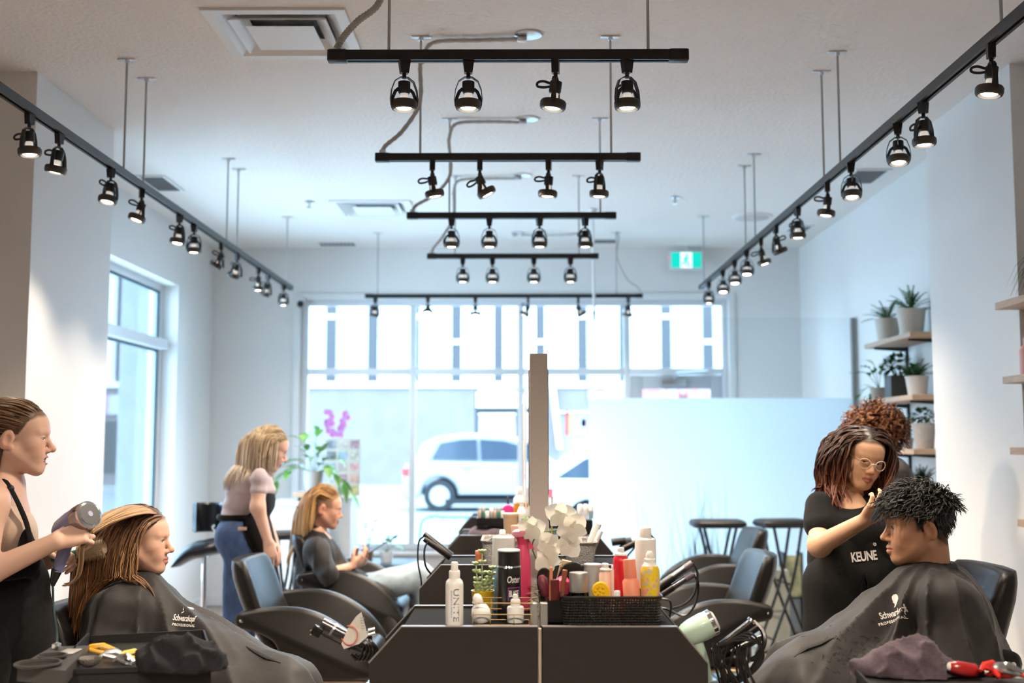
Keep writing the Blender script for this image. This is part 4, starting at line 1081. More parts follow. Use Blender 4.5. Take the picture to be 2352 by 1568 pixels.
# ================================================================ things on the stations
def rev(name, label, cat, px, D, segs, group=None, zbase=None, lean=0.0, n=22, dy=0.0):
    """turned thing: segs = (part name, material, [(half width px, y px) bottom to top]); px are photo pixels at depth D"""
    k = D / 2600.0
    c = at(px, 1300, D); zb = ZSH if zbase is None else zbase
    y0 = segs[0][2][0][1]
    t = thing(name, label, cat, (c.x, D, zb + .001), group)
    Mx = Matrix.Translation((c.x, D, zb + .001)) @ Matrix.Rotation(lean, 4, 'Y')
    for nm, m, prof in segs:
        MB().lathe([(max(.0004, hw * k), (y0 - y) * k) for hw, y in prof], n=n, M=Mx).obj(nm, m, t)
    t['_k'] = k
    return t
def paste_text(t, txt, c, w, h, m, face_x=0.0, vertical=False, r=None, sub=None, bold=.0, shear=0.0, name='lettering'):
    """lettering on the side of a can facing the camera; wrapped round a cylinder of radius r"""
    vs, fs = text_mesh(txt, 1.0, .0, shear, 1.0, bold)
    x0 = min(v.x for v in vs); x1 = max(v.x for v in vs); y0 = min(v.y for v in vs); y1 = max(v.y for v in vs)
    out = []
    for v in vs:
        u, q = (v.x - (x0 + x1) / 2) / (x1 - x0), (v.y - (y0 + y1) / 2) / (y1 - y0)
        if vertical: a, b = q * w, -u * h
        else: a, b = u * w, q * h
        a += face_x
        if r:
            th = a / r; out.append((c[0] + r * math.sin(th), c[1] - r * math.cos(th) - .0006, c[2] + b))
        else: out.append((c[0] + a, c[1] - .0006, c[2] + b))
    b = MB(); b.add(out, fs); o = b.obj(name, m, t, 0); o['kind'] = 'stuff'
    return o
def pl(name, col, rough=.35, **k): return mat(name, col, rough, **k)
W = pl('white_gloss_plastic', (.80, .79, .77), .3)
BK = pl('black_gloss_plastic', (.012, .011, .011), .25)
M_clear = glass_mat('clear_acrylic', (.86, .84, .82), .12)

# --- nearest station, left half
t = rev('spray_bottle', 'white spray bottle with grey upright lettering on the black cabinet', 'bottle', 1044, 3.115, [
    ('body', W, [(18, 1441), (20, 1439), (20, 1352), (18.5, 1344), (13, 1338)]), ('collar', W, [(12.4, 1338), (12.4, 1322), (11, 1320)]), ('nozzle', W, [(8.5, 1320), (8.5, 1316), (7.8, 1314), (7.8, 1303), (6.5, 1301)])])
k = 3.115 / 2600; c = t.location
paste_text(t, 'UNITE', (c.x, c.y, c.z + 46 * k), 13 * k, 72 * k, pl('grey_print', (.10, .10, .11), .5), 5.5 * k, True, 20 * k)
paste_text(t, 'BOOSTA SPRAY', (c.x, c.y, c.z + 48 * k), 4 * k, 60 * k, pl('blue_print', (.20, .35, .62), .5), -5.5 * k, True, 20 * k, name='small_lettering')
# succulent in yellow pot
D = 3.30; k = D / 2600; c = at(1109, 1400, D); c.z = ZSH + .001
t = thing('succulent', 'little succulent in a yellow pot behind the wire basket', 'plant', c)
MB().lathe([(20 * k, 0), (26 * k, 52 * k), (27 * k, 54 * k), (24 * k, 54 * k), (23 * k, 44 * k), (.001, 42 * k)], c, 24).obj('pot', pl('yellow_glaze', (.72, .48, .02), .25), t)
b = MB()
for i in range(16): b.ball((c.x + pr.uniform(-.02, .02), c.y + pr.uniform(-.02, .02), c.z + 48 * k), .007, 8, 5)
o = b.obj('pebbles', pl('yellow_pebble', (.65, .48, .06), .4), t); o['kind'] = 'stuff'
M_suc = pl('pale_succulent', (.42, .52, .27), .5)
for (dx, top) in ((-16, 1330), (-2, 1302), (14, 1350), (22, 1338), (4, 1368), (-12, 1372)):
    z1 = (1440 - top) * k; P = bez([c + Vector((dx * .4 * k, 0, 44 * k)), c + Vector((dx * .8 * k, pr.uniform(-.01, .01), (44 * k + z1) / 2)), c + Vector((dx * k, pr.uniform(-.015, .015), z1))], 8)
    s = MB().tube(P, .0022, 5).obj('stem', M_suc, t)
    for q in range(2, len(P), 2):
        for a in range(4):
            b = MB(); th = a * 1.571 + q * .6; rr0 = .0105 - .0006 * q; b.ball((0, 0, 0), (.0080, .0058, .0042), 8, 5, M=Matrix.Translation(P[q] + Vector((math.cos(th) * rr0, math.sin(th) * rr0, .004))) @ Matrix.Rotation(th, 4, 'Z') @ Matrix.Rotation(-.55, 4, 'Y')); b.obj('leaf', M_suc, s)
BLUEC = pl('blue_can', (.22, .42, .66), .35)
t = rev('blue_spray_can', 'tall blue spray can with a wide white cap behind the black can', 'spray can', 1157, 3.385, [
    ('body', BLUEC, [(24, 1441), (25, 1439), (25, 1345), (23, 1338)]), ('cap', W, [(26, 1338), (26, 1283), (25, 1278), (22, 1276)])])
t = rev('black_spray_can', 'black spray can with white script lettering and purple label', 'spray can', 1169, 3.215, [
    ('body', BK, [(26, 1441), (27, 1438), (27, 1330), (26, 1326)]), ('rim', M_chrome, [(26.4, 1326), (27.4, 1324), (26.4, 1321)]), ('cap', BK, [(25.5, 1321), (25.5, 1292), (25, 1289)]), ('cap_top', W, [(25.4, 1289), (25.2, 1286), (23, 1285)])])
k = 3.215 / 2600; c = t.location
paste_text(t, 'Oster', (c.x, c.y, c.z + 91 * k), 33 * k, 15 * k, W, 13 * k, False, 27 * k, bold=.01, shear=.2, name='brand_lettering')
PUR = pl('purple_print', (.35, .05, .32), .4)
for q in ((0, 30, 72, 73.5), (0, 1.5, 44, 73.5), (28.5, 30, 44, 73.5)):
    a0, a1 = [(-2 + v) * k / (27 * k) for v in q[:2]]
    b = MB()
    for i in range(7):
        th = a0 + (a1 - a0) * i / 6; b.v += [(c.x + 27.2 * k * math.sin(th), c.y - 27.2 * k * math.cos(th), c.z + q[2] * k), (c.x + 27.2 * k * math.sin(th), c.y - 27.2 * k * math.cos(th), c.z + q[3] * k)]
    b.f = [(2 * i, 2 * i + 2, 2 * i + 3, 2 * i + 1) for i in range(6)]; b.obj('label_border', PUR, t, 0)
paste_text(t, 'BLADE', (c.x, c.y, c.z + 60 * k), 24 * k, 14 * k, W, 13 * k, False, 27.1 * k, bold=.02, name='label_lettering')
# pink continuous-mist bottle
PK = pl('hot_pink_plastic', (.72, .06, .16), .4); PK2 = pl('pale_pink_cap', (.80, .30, .40), .35)
t = rev('mist_bottle', 'hot pink mist spray bottle with a pale pink head', 'bottle', 1200, 3.40, [
    ('body', PK, [(19, 1441), (20, 1437), (20, 1370), (19, 1330), (14, 1310), (11, 1296)]), ('neck', PK, [(11, 1296), (13, 1284), (17, 1278)])])
c = t.location; k = 3.40 / 2600
MB().lathe([(19 * k, 0), (22 * k, 6 * k), (21 * k, 12 * k), (15 * k, 16 * k)], n=22, M=Matrix.Translation((c.x - 1 * k, c.y, c.z + 164 * k)) @ Matrix.Rotation(math.radians(-7), 4, 'Y')).obj('spray_head', PK2, t)
MB().prism([(c.x + 12 * k, c.z + 160 * k), (c.x + 14 * k, c.z + 136 * k), (c.x + 28 * k, c.z + 134 * k), (c.x + 20 * k, c.z + 148 * k)], c.y - .004, c.y + .004).obj('trigger', PK, t, 0)
# gold wire basket
D0, D1 = 3.085, 3.19
xa, xb = at(1086, 1400, D0).x, at(1221, 1400, D0).x; z = ZSH
t = thing('wire_basket', 'gold wire basket holding two small white bottles', 'basket', ((xa + xb) / 2, (D0 + D1) / 2, z))
GD = pl('gold_wire', (.75, .58, .30), .25, metal=1.0)
for h, ins, nm in ((.063, 0, 'top_rim'), (.033, .0, 'middle_wire'), (.004, .006, 'bottom_wire')):
    P = [(xa + ins, D0 + ins, z + h), (xb - ins, D0 + ins, z + h), (xb - ins, D1 - ins, z + h), (xa + ins, D1 - ins, z + h), (xa + ins, D0 + ins, z + h)]
    for q in range(4): MB().tube(P[q:q + 2], .0018, 6).obj(nm, GD, t)
for f in (0, .3, .7, 1):
    for y in (D0, D1): x = xa + (xb - xa) * f; MB().tube([(x, y, z + .004), (x, y, z + (.063 if y == D1 else .034))], .0012, 6).obj('upright', GD, t)
t = rev('pump_bottle', 'small round white bottle tipped over in the wire basket', 'bottle', 1110, 3.125, [('body', W, [(15, 1438), (21, 1430), (22, 1415), (17, 1402), (10, 1396)]), ('cap', W, [(10, 1397), (11, 1390), (10, 1380), (5, 1374)])], lean=math.radians(-14), zbase=ZSH + .006)
t = rev('dropper_bottle', 'small white square-shouldered nozzle bottle in the wire basket', 'bottle', 1184, 3.125, [('body', W, [(18, 1438), (19, 1436), (19, 1406), (17, 1403)]), ('collar', W, [(11, 1403), (11, 1390), (9.5, 1387)]), ('nozzle', W, [(6, 1387), (6, 1378), (5, 1376)])], zbase=ZSH + .006)
# clear blocks
for px, lab in ((1226, 'clear acrylic block beside the gold wire basket'), (1249, 'clear acrylic block beside the black brush cup')):
    x = at(px, 1400, 3.10).x
    tag(MB().rbox(x - .010, x + .010, 3.09, 3.12, ZSH + .001, ZSH + .062, .002, 1).obj('acrylic_block', mat('frosted_acrylic', (.62, .60, .57), .25, trans=.6)), lab, 'block', 'clear acrylic blocks')
# --- nearest station, right half: brush cup
D = 3.16; k = D / 2600; c = at(1275, 1400, D); c.z = ZSH + .001
t = thing('brush_cup', 'black square cup full of combs and brushes beside the mesh basket', 'cup', c)
b = MB(); w = .024
for q in ((-w, w, -w, -w + .003), (-w, w, w - .003, w), (-w, -w + .003, -w + .003, w - .003), (w - .003, w, -w + .003, w - .003)): b.box(c.x + q[0], c.x + q[1], c.y + q[2], c.y + q[3], c.z, c.z + .062)
b.box(c.x - w, c.x + w, c.y - w, c.y + w, c.z, c.z + .004); o = b.obj('walls', BK, t, 0)
def stick(name, label, cat, p0, p1, w, col, th=.008, head=None, rough=.4, D=3.16, group='combs and brushes in the black cup'):
    a, e = at(*p0, D), at(*p1, D); L = (e - a).length; d = (e - a).normalized()
    t = thing(name, label, cat, a, group)
    s = d.cross(Vector((0, 1, 0))).normalized(); n = s.cross(d)
    Mx = Matrix((s.to_4d(), n.to_4d(), d.to_4d(), (0, 0, 0, 1))).transposed(); Mx = Matrix.Translation(a) @ Matrix(((s.x, n.x, d.x, 0), (s.y, n.y, d.y, 0), (s.z, n.z, d.z, 0), (0, 0, 0, 1)))
    MB().rbox(-w / 2, w / 2, -th / 2, th / 2, 0, L, .003, 2, Mx).obj('handle', pl('col_%s_%d' % (name, int(col[0] * 999 + col[1] * 99)), col, rough), t)
    if head: head(t, Mx, L)
    return t
def comb_head(m, w, L, nt=12, side=1):
    def f(t, Mx, H):
        MB().rbox(-w / 2, w / 2, -.003, .003, H, H + L, .002, 1, Mx).obj('spine', m, t)
        for i in range(nt):
            z = H + L * (i + .5) / nt; MB().box(w / 2, w / 2 + .02, -.0015, .0015, z - L / nt * .28, z + L / nt * .28, Mx).obj('tooth', m, t, 0)
    return f
def brush_head(m, r, L, bristle):
    def f(t, Mx, H):
        MB().lathe([(r * .5, H), (r, H + .01), (r, H + L - .01), (r * .5, H + L)], n=16, M=Mx).obj('barrel', m, t)
        b = MB()
        for i in range(10):
            for j in range(14):
                a = j * .449 + i; z = H + .012 + (L - .024) * i / 9; b.add([Mx @ Vector((r * .95 * math.cos(a + d), r * .95 * math.sin(a + d), z)) for d in (-.05, .05)] + [Mx @ Vector((r * 1.6 * math.cos(a), r * 1.6 * math.sin(a), z))], [(0, 1, 2)])
        o = b.obj('bristles', bristle, t, 0); o['kind'] = 'stuff'
    return f
def paddle_head(m, w, L, th=.012):
    def f(t, Mx, H):
        P = [(w / 2 * math.sin(a) * (1 - .1 * math.cos(a)), H + L / 2 - L / 2 * math.cos(a)) for a in [i * math.pi / 12 for i in range(24)]]
        MB().prism(P, -th / 2, th / 2, M=Mx, bev=.003).obj('paddle', m, t)
    return f
RD = (.10, .012, .012); RM = pl('dark_red_comb', RD, .4); OR = (.62, .24, .12)
stick('rat_tail_comb', 'dark red clip standing in the brush cup', 'comb', (1276, 1432), (1274, 1330), .024, RD, .010, D=3.15)
stick('orange_comb', 'flat orange comb standing upright in the brush cup', 'comb', (1264, 1432), (1266, 1302), .009, OR, .004, D=3.155)
stick('brown_comb', 'brown wooden-backed comb leaning right in the brush cup', 'comb', (1282, 1430), (1298, 1308), .014, (.25, .085, .035), .009, D=3.17)
stick('pink_brush', 'bright pink round brush in the brush cup', 'brush', (1280, 1428), (1288, 1370), .016, (.75, .08, .2), .012, head=brush_head(pl('bright_pink', (.75, .08, .2), .4), .020, .055, pl('magenta_bristle', (.5, .03, .15), .5)), D=3.19)
stick('maroon_brush', 'maroon round brush leaning left out of the brush cup', 'brush', (1272, 1430), (1256, 1370), .013, (.12, .03, .04), .012, head=brush_head(pl('maroon_plastic', (.16, .03, .045), .4), .014, .06, pl('dark_bristle', (.02, .012, .012), .5)), D=3.19)
stick('paddle_brush', 'black paddle brush with tilted head in the brush cup', 'brush', (1270, 1430), (1262, 1385), .014, (.012, .012, .012), .01, head=paddle_head(BK, .05, .10), D=3.215)
stick('black_brush', 'large black vent brush leaning right behind the brush cup', 'brush', (1282, 1430), (1300, 1370), .016, (.012, .012, .012), .012, head=paddle_head(BK, .075, .10, .02), D=3.225)
stick('round_brush', 'black round brush leaning far right behind the brush cup', 'brush', (1288, 1430), (1316, 1350), .013, (.012, .012, .012), .012, head=brush_head(BK, .016, .05, BK), D=3.24)
stick('blue_tip_brush', 'thin comb with a blue end leaning right in the brush cup', 'comb', (1286, 1425), (1322, 1320), .007, (.06, .06, .40), .005, D=3.20)
WD = pl('pale_wood', (.66, .48, .30), .5)
stick('wooden_comb', 'wide-tooth pale wooden comb head lying tilted above the brushes', 'comb', (1288, 1420), (1306, 1345), .012, (.60, .42, .26), .008, D=3.245,
      head=lambda t, Mx, H: [MB().rbox(-.004, .036, -.005, .005, H + .052, H + .068, .004, 2, Mx).obj('spine', WD, t)] + [MB().box(-.004, .036, -.003, .003, H + .010 + i * .012, H + .016 + i * .012, Mx).obj('tooth', WD, t, 0) for i in range(4)] + [MB().box(.034, .038, -.004, .004, H, H + .054, Mx).obj('end_bar', WD, t, 0)] + [MB().box(-.006, -.002, -.004, .004, H - .01, H + .054, Mx).obj('stem', WD, t, 0)])
# mesh basket
D0, D1 = 3.085, 3.245; k = D0 / 2600
xa, xb = at(1290, 1400, D0).x, at(1523, 1400, D0).x; zt = ZSH + 66 * k
t = thing('mesh_basket', 'black woven plastic basket full of hair products', 'basket', ((xa + xb) / 2, (D0 + D1) / 2, ZSH))
mm = bpy.data.materials.new('black_woven_plastic'); mm.use_nodes = True; nt = mm.node_tree; P_ = nt.nodes['Principled BSDF']
P_.inputs['Base Color'].default_value = (.014, .013, .013, 1); P_.inputs['Roughness'].default_value = .4
tcn = nt.nodes.new('ShaderNodeTexCoord'); sx = nt.nodes.new('ShaderNodeSeparateXYZ'); nt.links.new(tcn.outputs['Object'], sx.inputs[0])
def mth(op, a, bv=None, c=None):
    n_ = nt.nodes.new('ShaderNodeMath'); n_.operation = op
    for i_, v_ in enumerate((a, bv)):
        if v_ is None: continue
        if isinstance(v_, (int, float)): n_.inputs[i_].default_value = v_
        else: nt.links.new(v_, n_.inputs[i_])
    return n_.outputs[0]
per = .0072
s1 = mth('SINE', mth('MULTIPLY', mth('ADD', sx.outputs[0], sx.outputs[1]), 2 * math.pi / per)); s2 = mth('SINE', mth('MULTIPLY', sx.outputs[2], 2 * math.pi / per))
hole = mth('GREATER_THAN', mth("ADD", s1, s2), 1.5); nt.links.new(mth('SUBTRACT', 1.0, hole), P_.inputs['Alpha'])
bmp = nt.nodes.new('ShaderNodeBump'); bmp.inputs['Strength'].default_value = .8; bmp.inputs['Distance'].default_value = .002; nt.links.new(mth('ADD', s1, s2), bmp.inputs['Height']); nt.links.new(bmp.outputs[0], P_.inputs['Normal'])
def ring_wall(x0, x1, y0, y1, r, n=6):
    P = []
    for cx, cy, a0 in ((x1 - r, y1 - r, 0), (x0 + r, y1 - r, 90), (x0 + r, y0 + r, 180), (x1 - r, y0 + r, 270)):
        for i in range(n + 1): a = math.radians(a0 + 90 * i / n); P.append((cx + r * math.cos(a), cy + r * math.sin(a)))
    return P
A = ring_wall(xa + .006, xb - .006, D0 + .006, D1 - .006, .02); B = ring_wall(xa, xb, D0, D1, .022); b = MB(); n = len(A)
b.v = [(x, y, ZSH + .002) for x, y in A] + [(x, y, zt) for x, y in B]
b.f = [(i, (i + 1) % n, n + (i + 1) % n, n + i) for i in range(n)] + [tuple(range(n))[::-1]]; b.obj('woven_wall', mm, t, 60)
b = MB(); b.tube([(x, y, zt) for x, y in B] + [(B[0][0], B[0][1], zt)], .0035, 6); b.obj('rim', BK, t)
GRP = 'products in the black mesh basket'
rev('silver_jar', 'clear jar with a wide brushed silver lid in the mesh basket', 'jar', 1329, 3.15, [('jar', M_clear, [(22, 1437), (23, 1434), (23, 1372), (20, 1370)]), ('lid', pl('brushed_silver_lid', (.40, .39, .38), .35, metal=.8), [(21.5, 1370), (21.5, 1330), (20.5, 1327)])], GRP, ZSH + .003)
D = 3.115; k = D / 2600
t = stick('yellow_bubble_brush', 'flat yellow silicone bubble toy leaning at the front of the mesh basket', 'toy', (1428, 1398), (1398, 1372), .011, (.80, .47, .01), .006, D=D, group=GRP, head=paddle_head(pl('yellow_silicone', (.80, .47, .01), .4), 40 * k, 44 * k, .007))
for (dx, dy) in ((-14, 0), (-7, -8), (0, 0), (7, -8), (-7, 8), (3, 12), (-12, 12), (8, 4), (-3, -12)):
    p = at(1379 + dx * .85, 1357 + dy * .85, D - .004); MB().ball(p, (3 * k, .003, 3 * k), 8, 5).obj('bubble', pl('yellow_silicone', (.80, .47, .01), .4), t)
PCH = pl('peach_liquid', (.78, .52, .40), .3)
rev('clear_pump_bottle', 'clear peach bottle with a white stepped cap in the mesh basket', 'bottle', 1390, 3.17, [('body', PCH, [(13, 1437), (14, 1434), (14, 1333), (8, 1325)]), ('cap', W, [(12, 1325), (12, 1322), (8, 1319), (8, 1311), (6, 1309)])], GRP, ZSH + .003)
rev('small_tube', 'slim pale tube beside the red can in the mesh basket', 'tube', 1408, 3.19, [('body', pl('pale_tube', (.78, .70, .64), .4), [(5, 1437), (7, 1430), (7, 1325)]), ('cap', W, [(4, 1325), (4, 1317), (3, 1316)])], GRP, ZSH + .003)
rev('frosted_tub', 'cloudy plastic tub at the back of the mesh basket', 'tub', 1362, 3.21, [('body', mat('cloudy_plastic', (.62, .60, .58), .3, trans=.4), [(17, 1437), (19, 1432), (20, 1320)]), ('lid', mat('cloudy_plastic', (.62, .60, .58), .3, trans=.4), [(21, 1320), (21, 1316), (19, 1315)])], GRP, ZSH + .003)
rev('red_spray_can', 'bright red aerosol can with white nozzle in the mesh basket', 'spray can', 1426, 3.19, [('body', pl('red_can', (.62, .012, .03), .25, coat=.4), [(17, 1437), (18, 1434), (18, 1308), (16, 1298), (12, 1294)]), ('nozzle', W, [(14, 1294), (14, 1290), (8, 1286), (8, 1279), (7, 1277)])], GRP, ZSH + .003)
rev('peach_bottle', 'coral peach bottle with a tall cylindrical cap leaning in the mesh basket', 'bottle', 1455, 3.14, [('body', pl('coral_plastic', (.78, .28, .17), .4), [(18, 1437), (19, 1434), (19, 1345), (14, 1338)]), ('cap', pl('coral_cap', (.74, .23, .15), .45), [(14.5, 1338), (14, 1298), (13, 1296)])], GRP, ZSH + .003, lean=math.radians(-4))
rev('white_tall_bottle', 'tall white bottle with a white cap behind the mesh basket', 'bottle', 1483, 3.30, [('body', W, [(23, 1437), (24, 1434), (24, 1275), (22, 1268), (14, 1264)]), ('cap', W, [(13.5, 1264), (13.5, 1244), (12, 1242)])], None)
fl = bpy.data.materials.new('yellow_floral_print'); fl.use_nodes = True; nt = fl.node_tree; P_ = nt.nodes['Principled BSDF']; P_.inputs['Roughness'].default_value = .3
tcn = nt.nodes.new('ShaderNodeTexCoord'); vo = nt.nodes.new('ShaderNodeTexNoise'); vo.inputs['Scale'].default_value = 55; vo.inputs['Detail'].default_value = 1; nt.links.new(tcn.outputs['Object'], vo.inputs['Vector'])
rp = nt.nodes.new('ShaderNodeValToRGB'); rp.color_ramp.interpolation = 'CONSTANT'; e = rp.color_ramp.elements; e[0].position = 0; e[0].color = (.78, .30, .25, 1); e[1].position = .42; e[1].color = (.78, .55, .02, 1)
for pos, colr in ((.38, (.55, .50, .48, 1)), (.56, (.70, .48, .04, 1)), (.62, (.50, .47, .40, 1))): q = e.new(pos); q.color = colr
nt.links.new(vo.outputs['Fac'], rp.inputs[0]); nt.links.new(rp.outputs[0], P_.inputs['Base Color'])
rev('floral_spray_can', 'yellow floral patterned aerosol can with white domed cap in the mesh basket', 'spray can', 1493, 3.135, [('body', fl, [(20, 1437), (21, 1434), (22, 1330), (21, 1318), (18, 1310)]), ('shoulder', W, [(18, 1310), (15, 1306), (13, 1302)]), ('cap', W, [(13, 1302), (13, 1295), (9, 1293), (9, 1284), (5, 1278)])], GRP, ZSH + .003)
rev('little_bottle', 'tiny white-capped bottle at the front of the mesh basket', 'bottle', 1417, 3.105, [('body', PCH, [(6, 1437), (7, 1434), (7, 1378)]), ('cap', W, [(7, 1378), (7, 1364), (6, 1362)])], GRP, ZSH + .003)
# artificial white orchid
D = 3.40; k = D / 2600; c = at(1262, 1430, D); c.z = ZSH + .001
t = thing('white_orchid', 'artificial white orchid with a gold stake between the stations', 'plant', c)
MB().lathe([(.028, 0), (.034, .05), (.036, .07), (.03, .07), (.028, .06), (.001, .058)], c, 20).obj('pot', pl('brown_orchid_pot', (.10, .07, .05), .6), t)
MB().tube([at(1266, 1400, D), at(1268, 1140, D)], [.0035, .002], 6).obj('gold_stake', pl('gold_stake', (.55, .35, .06), .35, metal=.6), t)
M_pet = frosted_mat('white_petal', (.88, .85, .76), .35); M_pc = pl('orchid_lip', (.75, .55, .15), .5)
st1 = MB().tube(bez([c + Vector((0, 0, .06)), at(1240, 1300, D), at(1222, 1255, D), at(1240, 1225, D), at(1285, 1215, D), at(1320, 1190, D)], 24), .0025, 6).obj('stem', M_leafM, t)
def petal(b, c0, ang, L, w, tilt, D_):
    n = 10; base = Vector(c0); d = Vector((math.cos(ang), -tilt, math.sin(ang))).normalized(); s = Vector((-math.sin(ang), 0, math.cos(ang))); nn = d.cross(s)
    vs = []
    for i in range(5):
        u = i / 4; hw = w * (.25 + .75 * math.sin(min(1, .12 + u * .95) * math.pi) ** .7) * (1 if i < 4 else .35)
        for j in (-1, -.5, 0, .5, 1): vs.append(base + d * (L * u) + s * (hw * j) + nn * (.15 * w * (1 - j * j) * math.sin(u * 3) - .05 * L * u * u))
    fs = [(i * 5 + j, i * 5 + j + 1, i * 5 + 6 + j, i * 5 + 5 + j) for i in range(4) for j in range(4)]
    b.add(vs, fs)
for i, (px, py, s, rot) in enumerate(((1222, 1213, 30, .3), (1262, 1250, 30, -.4), (1316, 1212, 34, .9), (1287, 1182, 33, .2), (1258, 1285, 31, 1.2), (1306, 1250, 30, -.9))):
    f0 = at(px, py, D - .015 - .008 * (i % 3)); L = s * k * 1.15
    f = MB(); f.ball(f0, .005, 8, 6); fo = f.obj('flower', M_pc, t)
    for j in range(5):
        b = MB(); big = j in (0, 2); petal(b, f0 + Vector((0, -.002 * j, 0)), rot + j * 2 * math.pi / 5, L * (1.0 if big else .85), L * (.55 if big else .38), pr.uniform(.05, .5), D); b.obj('petal', M_pet, fo, 60)
for (px, py, ang) in ((1240, 1395, 2.2), (1248, 1350, 1.9), (1255, 1330, 2.4), (1236, 1370, 2.6), (1246, 1400, -2.0)):
    for q in range(5):
        b = MB(); leaf_mb(b, at(px + 4, py + 8 * q - 16, D - .03), (math.cos(ang + q * .35), -.2, math.sin(ang + q * .35)), .045, .012, droop=.2); b.obj('leaf', pl('olive_leaf', (.25, .30, .08), .5), t, 30)
b = MB()
for i in range(5): b.ball(at(1203 + 8 * (i % 2), 1195 + 6 * (i // 2), D - .01), (.007, .006, .010), 8, 6)
o = b.obj('buds', pl('green_bud', (.16, .33, .06), .5), t); o['kind'] = 'stuff'

# --- second station
G2 = 'products on the second station'
M_weave = mat('grey_weave', (.42, .40, .38), .7, bump=1.0, bscale=220, noise=.2, nscale=160)
def woven(name, label, px0, px1, ytop, D0, dep, yb=1298, handle=True):
    k = D0 / 2600; xa, xb = at(px0, 1300, D0).x, at(px1, 1300, D0).x; h = (yb - ytop) * k
    t = thing(name, label, 'basket', ((xa + xb) / 2, D0 + dep / 2, ZSH))
    A = ring_wall(xa + .012, xb - .012, D0 + .012, D0 + dep - .012, .03); B = ring_wall(xa, xb, D0, D0 + dep, .035); n = len(A); b = MB()
    A2 = ring_wall(xa + .016, xb - .016, D0 + .016, D0 + dep - .016, .028); B2 = ring_wall(xa + .005, xb - .005, D0 + .005, D0 + dep - .005, .032)
    b.v = [(x, y, ZSH + .001) for x, y in A] + [(x, y, ZSH + h) for x, y in B] + [(x, y, ZSH + h) for x, y in B2] + [(x, y, ZSH + .006) for x, y in A2]
    for r in range(3): b.f += [(r * n + i, r * n + (i + 1) % n, (r + 1) * n + (i + 1) % n, (r + 1) * n + i) for i in range(n)]
    b.f += [tuple(range(n))[::-1], tuple(range(3 * n, 4 * n))]; b.obj('woven_body', M_weave, t, 60)
    MB().tube([(x, y, ZSH + h) for x, y in B] + [(*B[0], ZSH + h)], .006, 6).obj('rim', M_weave, t)
    if handle: MB().tube(bez([((xa + xb) / 2 - .07, D0 + .002, ZSH + h), ((xa + xb) / 2 - .03, D0 - .004, ZSH + h + .022), ((xa + xb) / 2 + .03, D0 - .004, ZSH + h + .022), ((xa + xb) / 2 + .07, D0 + .002, ZSH + h)], 12), .006, 6).obj('handle', M_weave, t)
    return t
woven('woven_basket', 'grey woven handled basket on the left half of the second station', 1106, 1212, 1246, 4.66, .26)
woven('woven_basket', 'grey woven basket with white rolls on the right half of the second station', 1300, 1372, 1250, 4.66, .26, handle=False)
rev('white_capped_bottle', 'white bottle in the grey woven handled basket', 'bottle', 1154, 4.82, [('body', W, [(7, 1295), (7, 1245)]), ('cap', W, [(7, 1245), (7, 1234), (5, 1231)])], G2, ZSH + .008)
rev('mint_tube', 'mint green tube standing in the grey woven handled basket', 'tube', 1160, 4.74, [('body', pl('mint_plastic', (.45, .66, .60), .4), [(8, 1295), (9, 1262)]), ('cap', W, [(9, 1262), (9, 1253), (8, 1252)])], G2, ZSH + .008)
rev('yellow_cap_jar', 'pale yellow jar in the grey woven handled basket', 'jar', 1146, 4.72, [('body', pl('pale_yellow', (.7, .6, .35), .4), [(8, 1295), (8, 1262)]), ('lid', pl('pale_yellow', (.7, .6, .35), .4), [(9, 1262), (9, 1254)])], G2, ZSH + .008)
rev('orange_jar', 'small orange tub at the outer end of the woven handled basket', 'jar', 1101, 4.76, [('body', pl('orange_plastic', (.72, .20, .08), .4), [(8, 1290), (9, 1274)]), ('lid', pl('orange_lid', (.75, .26, .12), .4), [(9.5, 1274), (9.5, 1266), (8, 1265)])], G2)
k = 4.96 / 2600; x = at(1171, 1240, 4.96)
rev('brown_tumbler', 'tall kraft brown cup standing behind the woven handled basket', 'cup', 1173, 4.955, [('body', pl('kraft_card', (.42, .29, .18), .6), [(13, 1284), (17, 1192)]), ('lid', pl('kraft_lid', (.50, .37, .24), .5), [(18, 1192), (18, 1187), (16, 1185)])], G2)
rev('peach_cup', 'peach coloured cup next to the kraft brown cup', 'cup', 1190, 4.88, [('body', pl('peach_plastic', (.78, .42, .33), .4), [(14, 1288), (16, 1217)]), ('rim', pl('peach_rim', (.80, .46, .37), .4), [(16.5, 1217), (16.5, 1213)])], G2)
rev('white_round_bottle', 'white bottle with rounded shoulders beside the mirror panel', 'bottle', 1198, 4.97, [('body', W, [(10, 1284), (11, 1215), (9, 1204), (12, 1192), (9, 1180), (6, 1172)]), ('cap', W, [(5, 1172), (5, 1166)])], G2)
rev('orange_bottle', 'orange spray bottle with a white top on the third station', 'bottle', 1192, 6.25, [('body', pl('orange_liquid', (.80, .30, .02), .3), [(12, 1228), (13, 1160)]), ('shoulder', W, [(13, 1160), (12, 1150), (8, 1143)]), ('nozzle', W, [(7, 1143), (7, 1128), (5, 1124)])], 'products on the third station')
rev('white_roll', 'thick white roll leaning out of the right-hand woven basket', 'roll', 1345, 4.80, [('roll', W, [(8, 1290), (9, 1288), (9, 1207), (7, 1205)])], G2, ZSH + .01, lean=math.radians(20))
rev('grey_roll', 'slim pale grey roll leaning out of the right-hand woven basket', 'roll', 1352, 4.76, [('roll', pl('pale_grey_roll', (.55, .52, .5), .5), [(5, 1290), (6, 1288), (6, 1222), (5, 1220)])], G2, ZSH + .01, lean=math.radians(24))
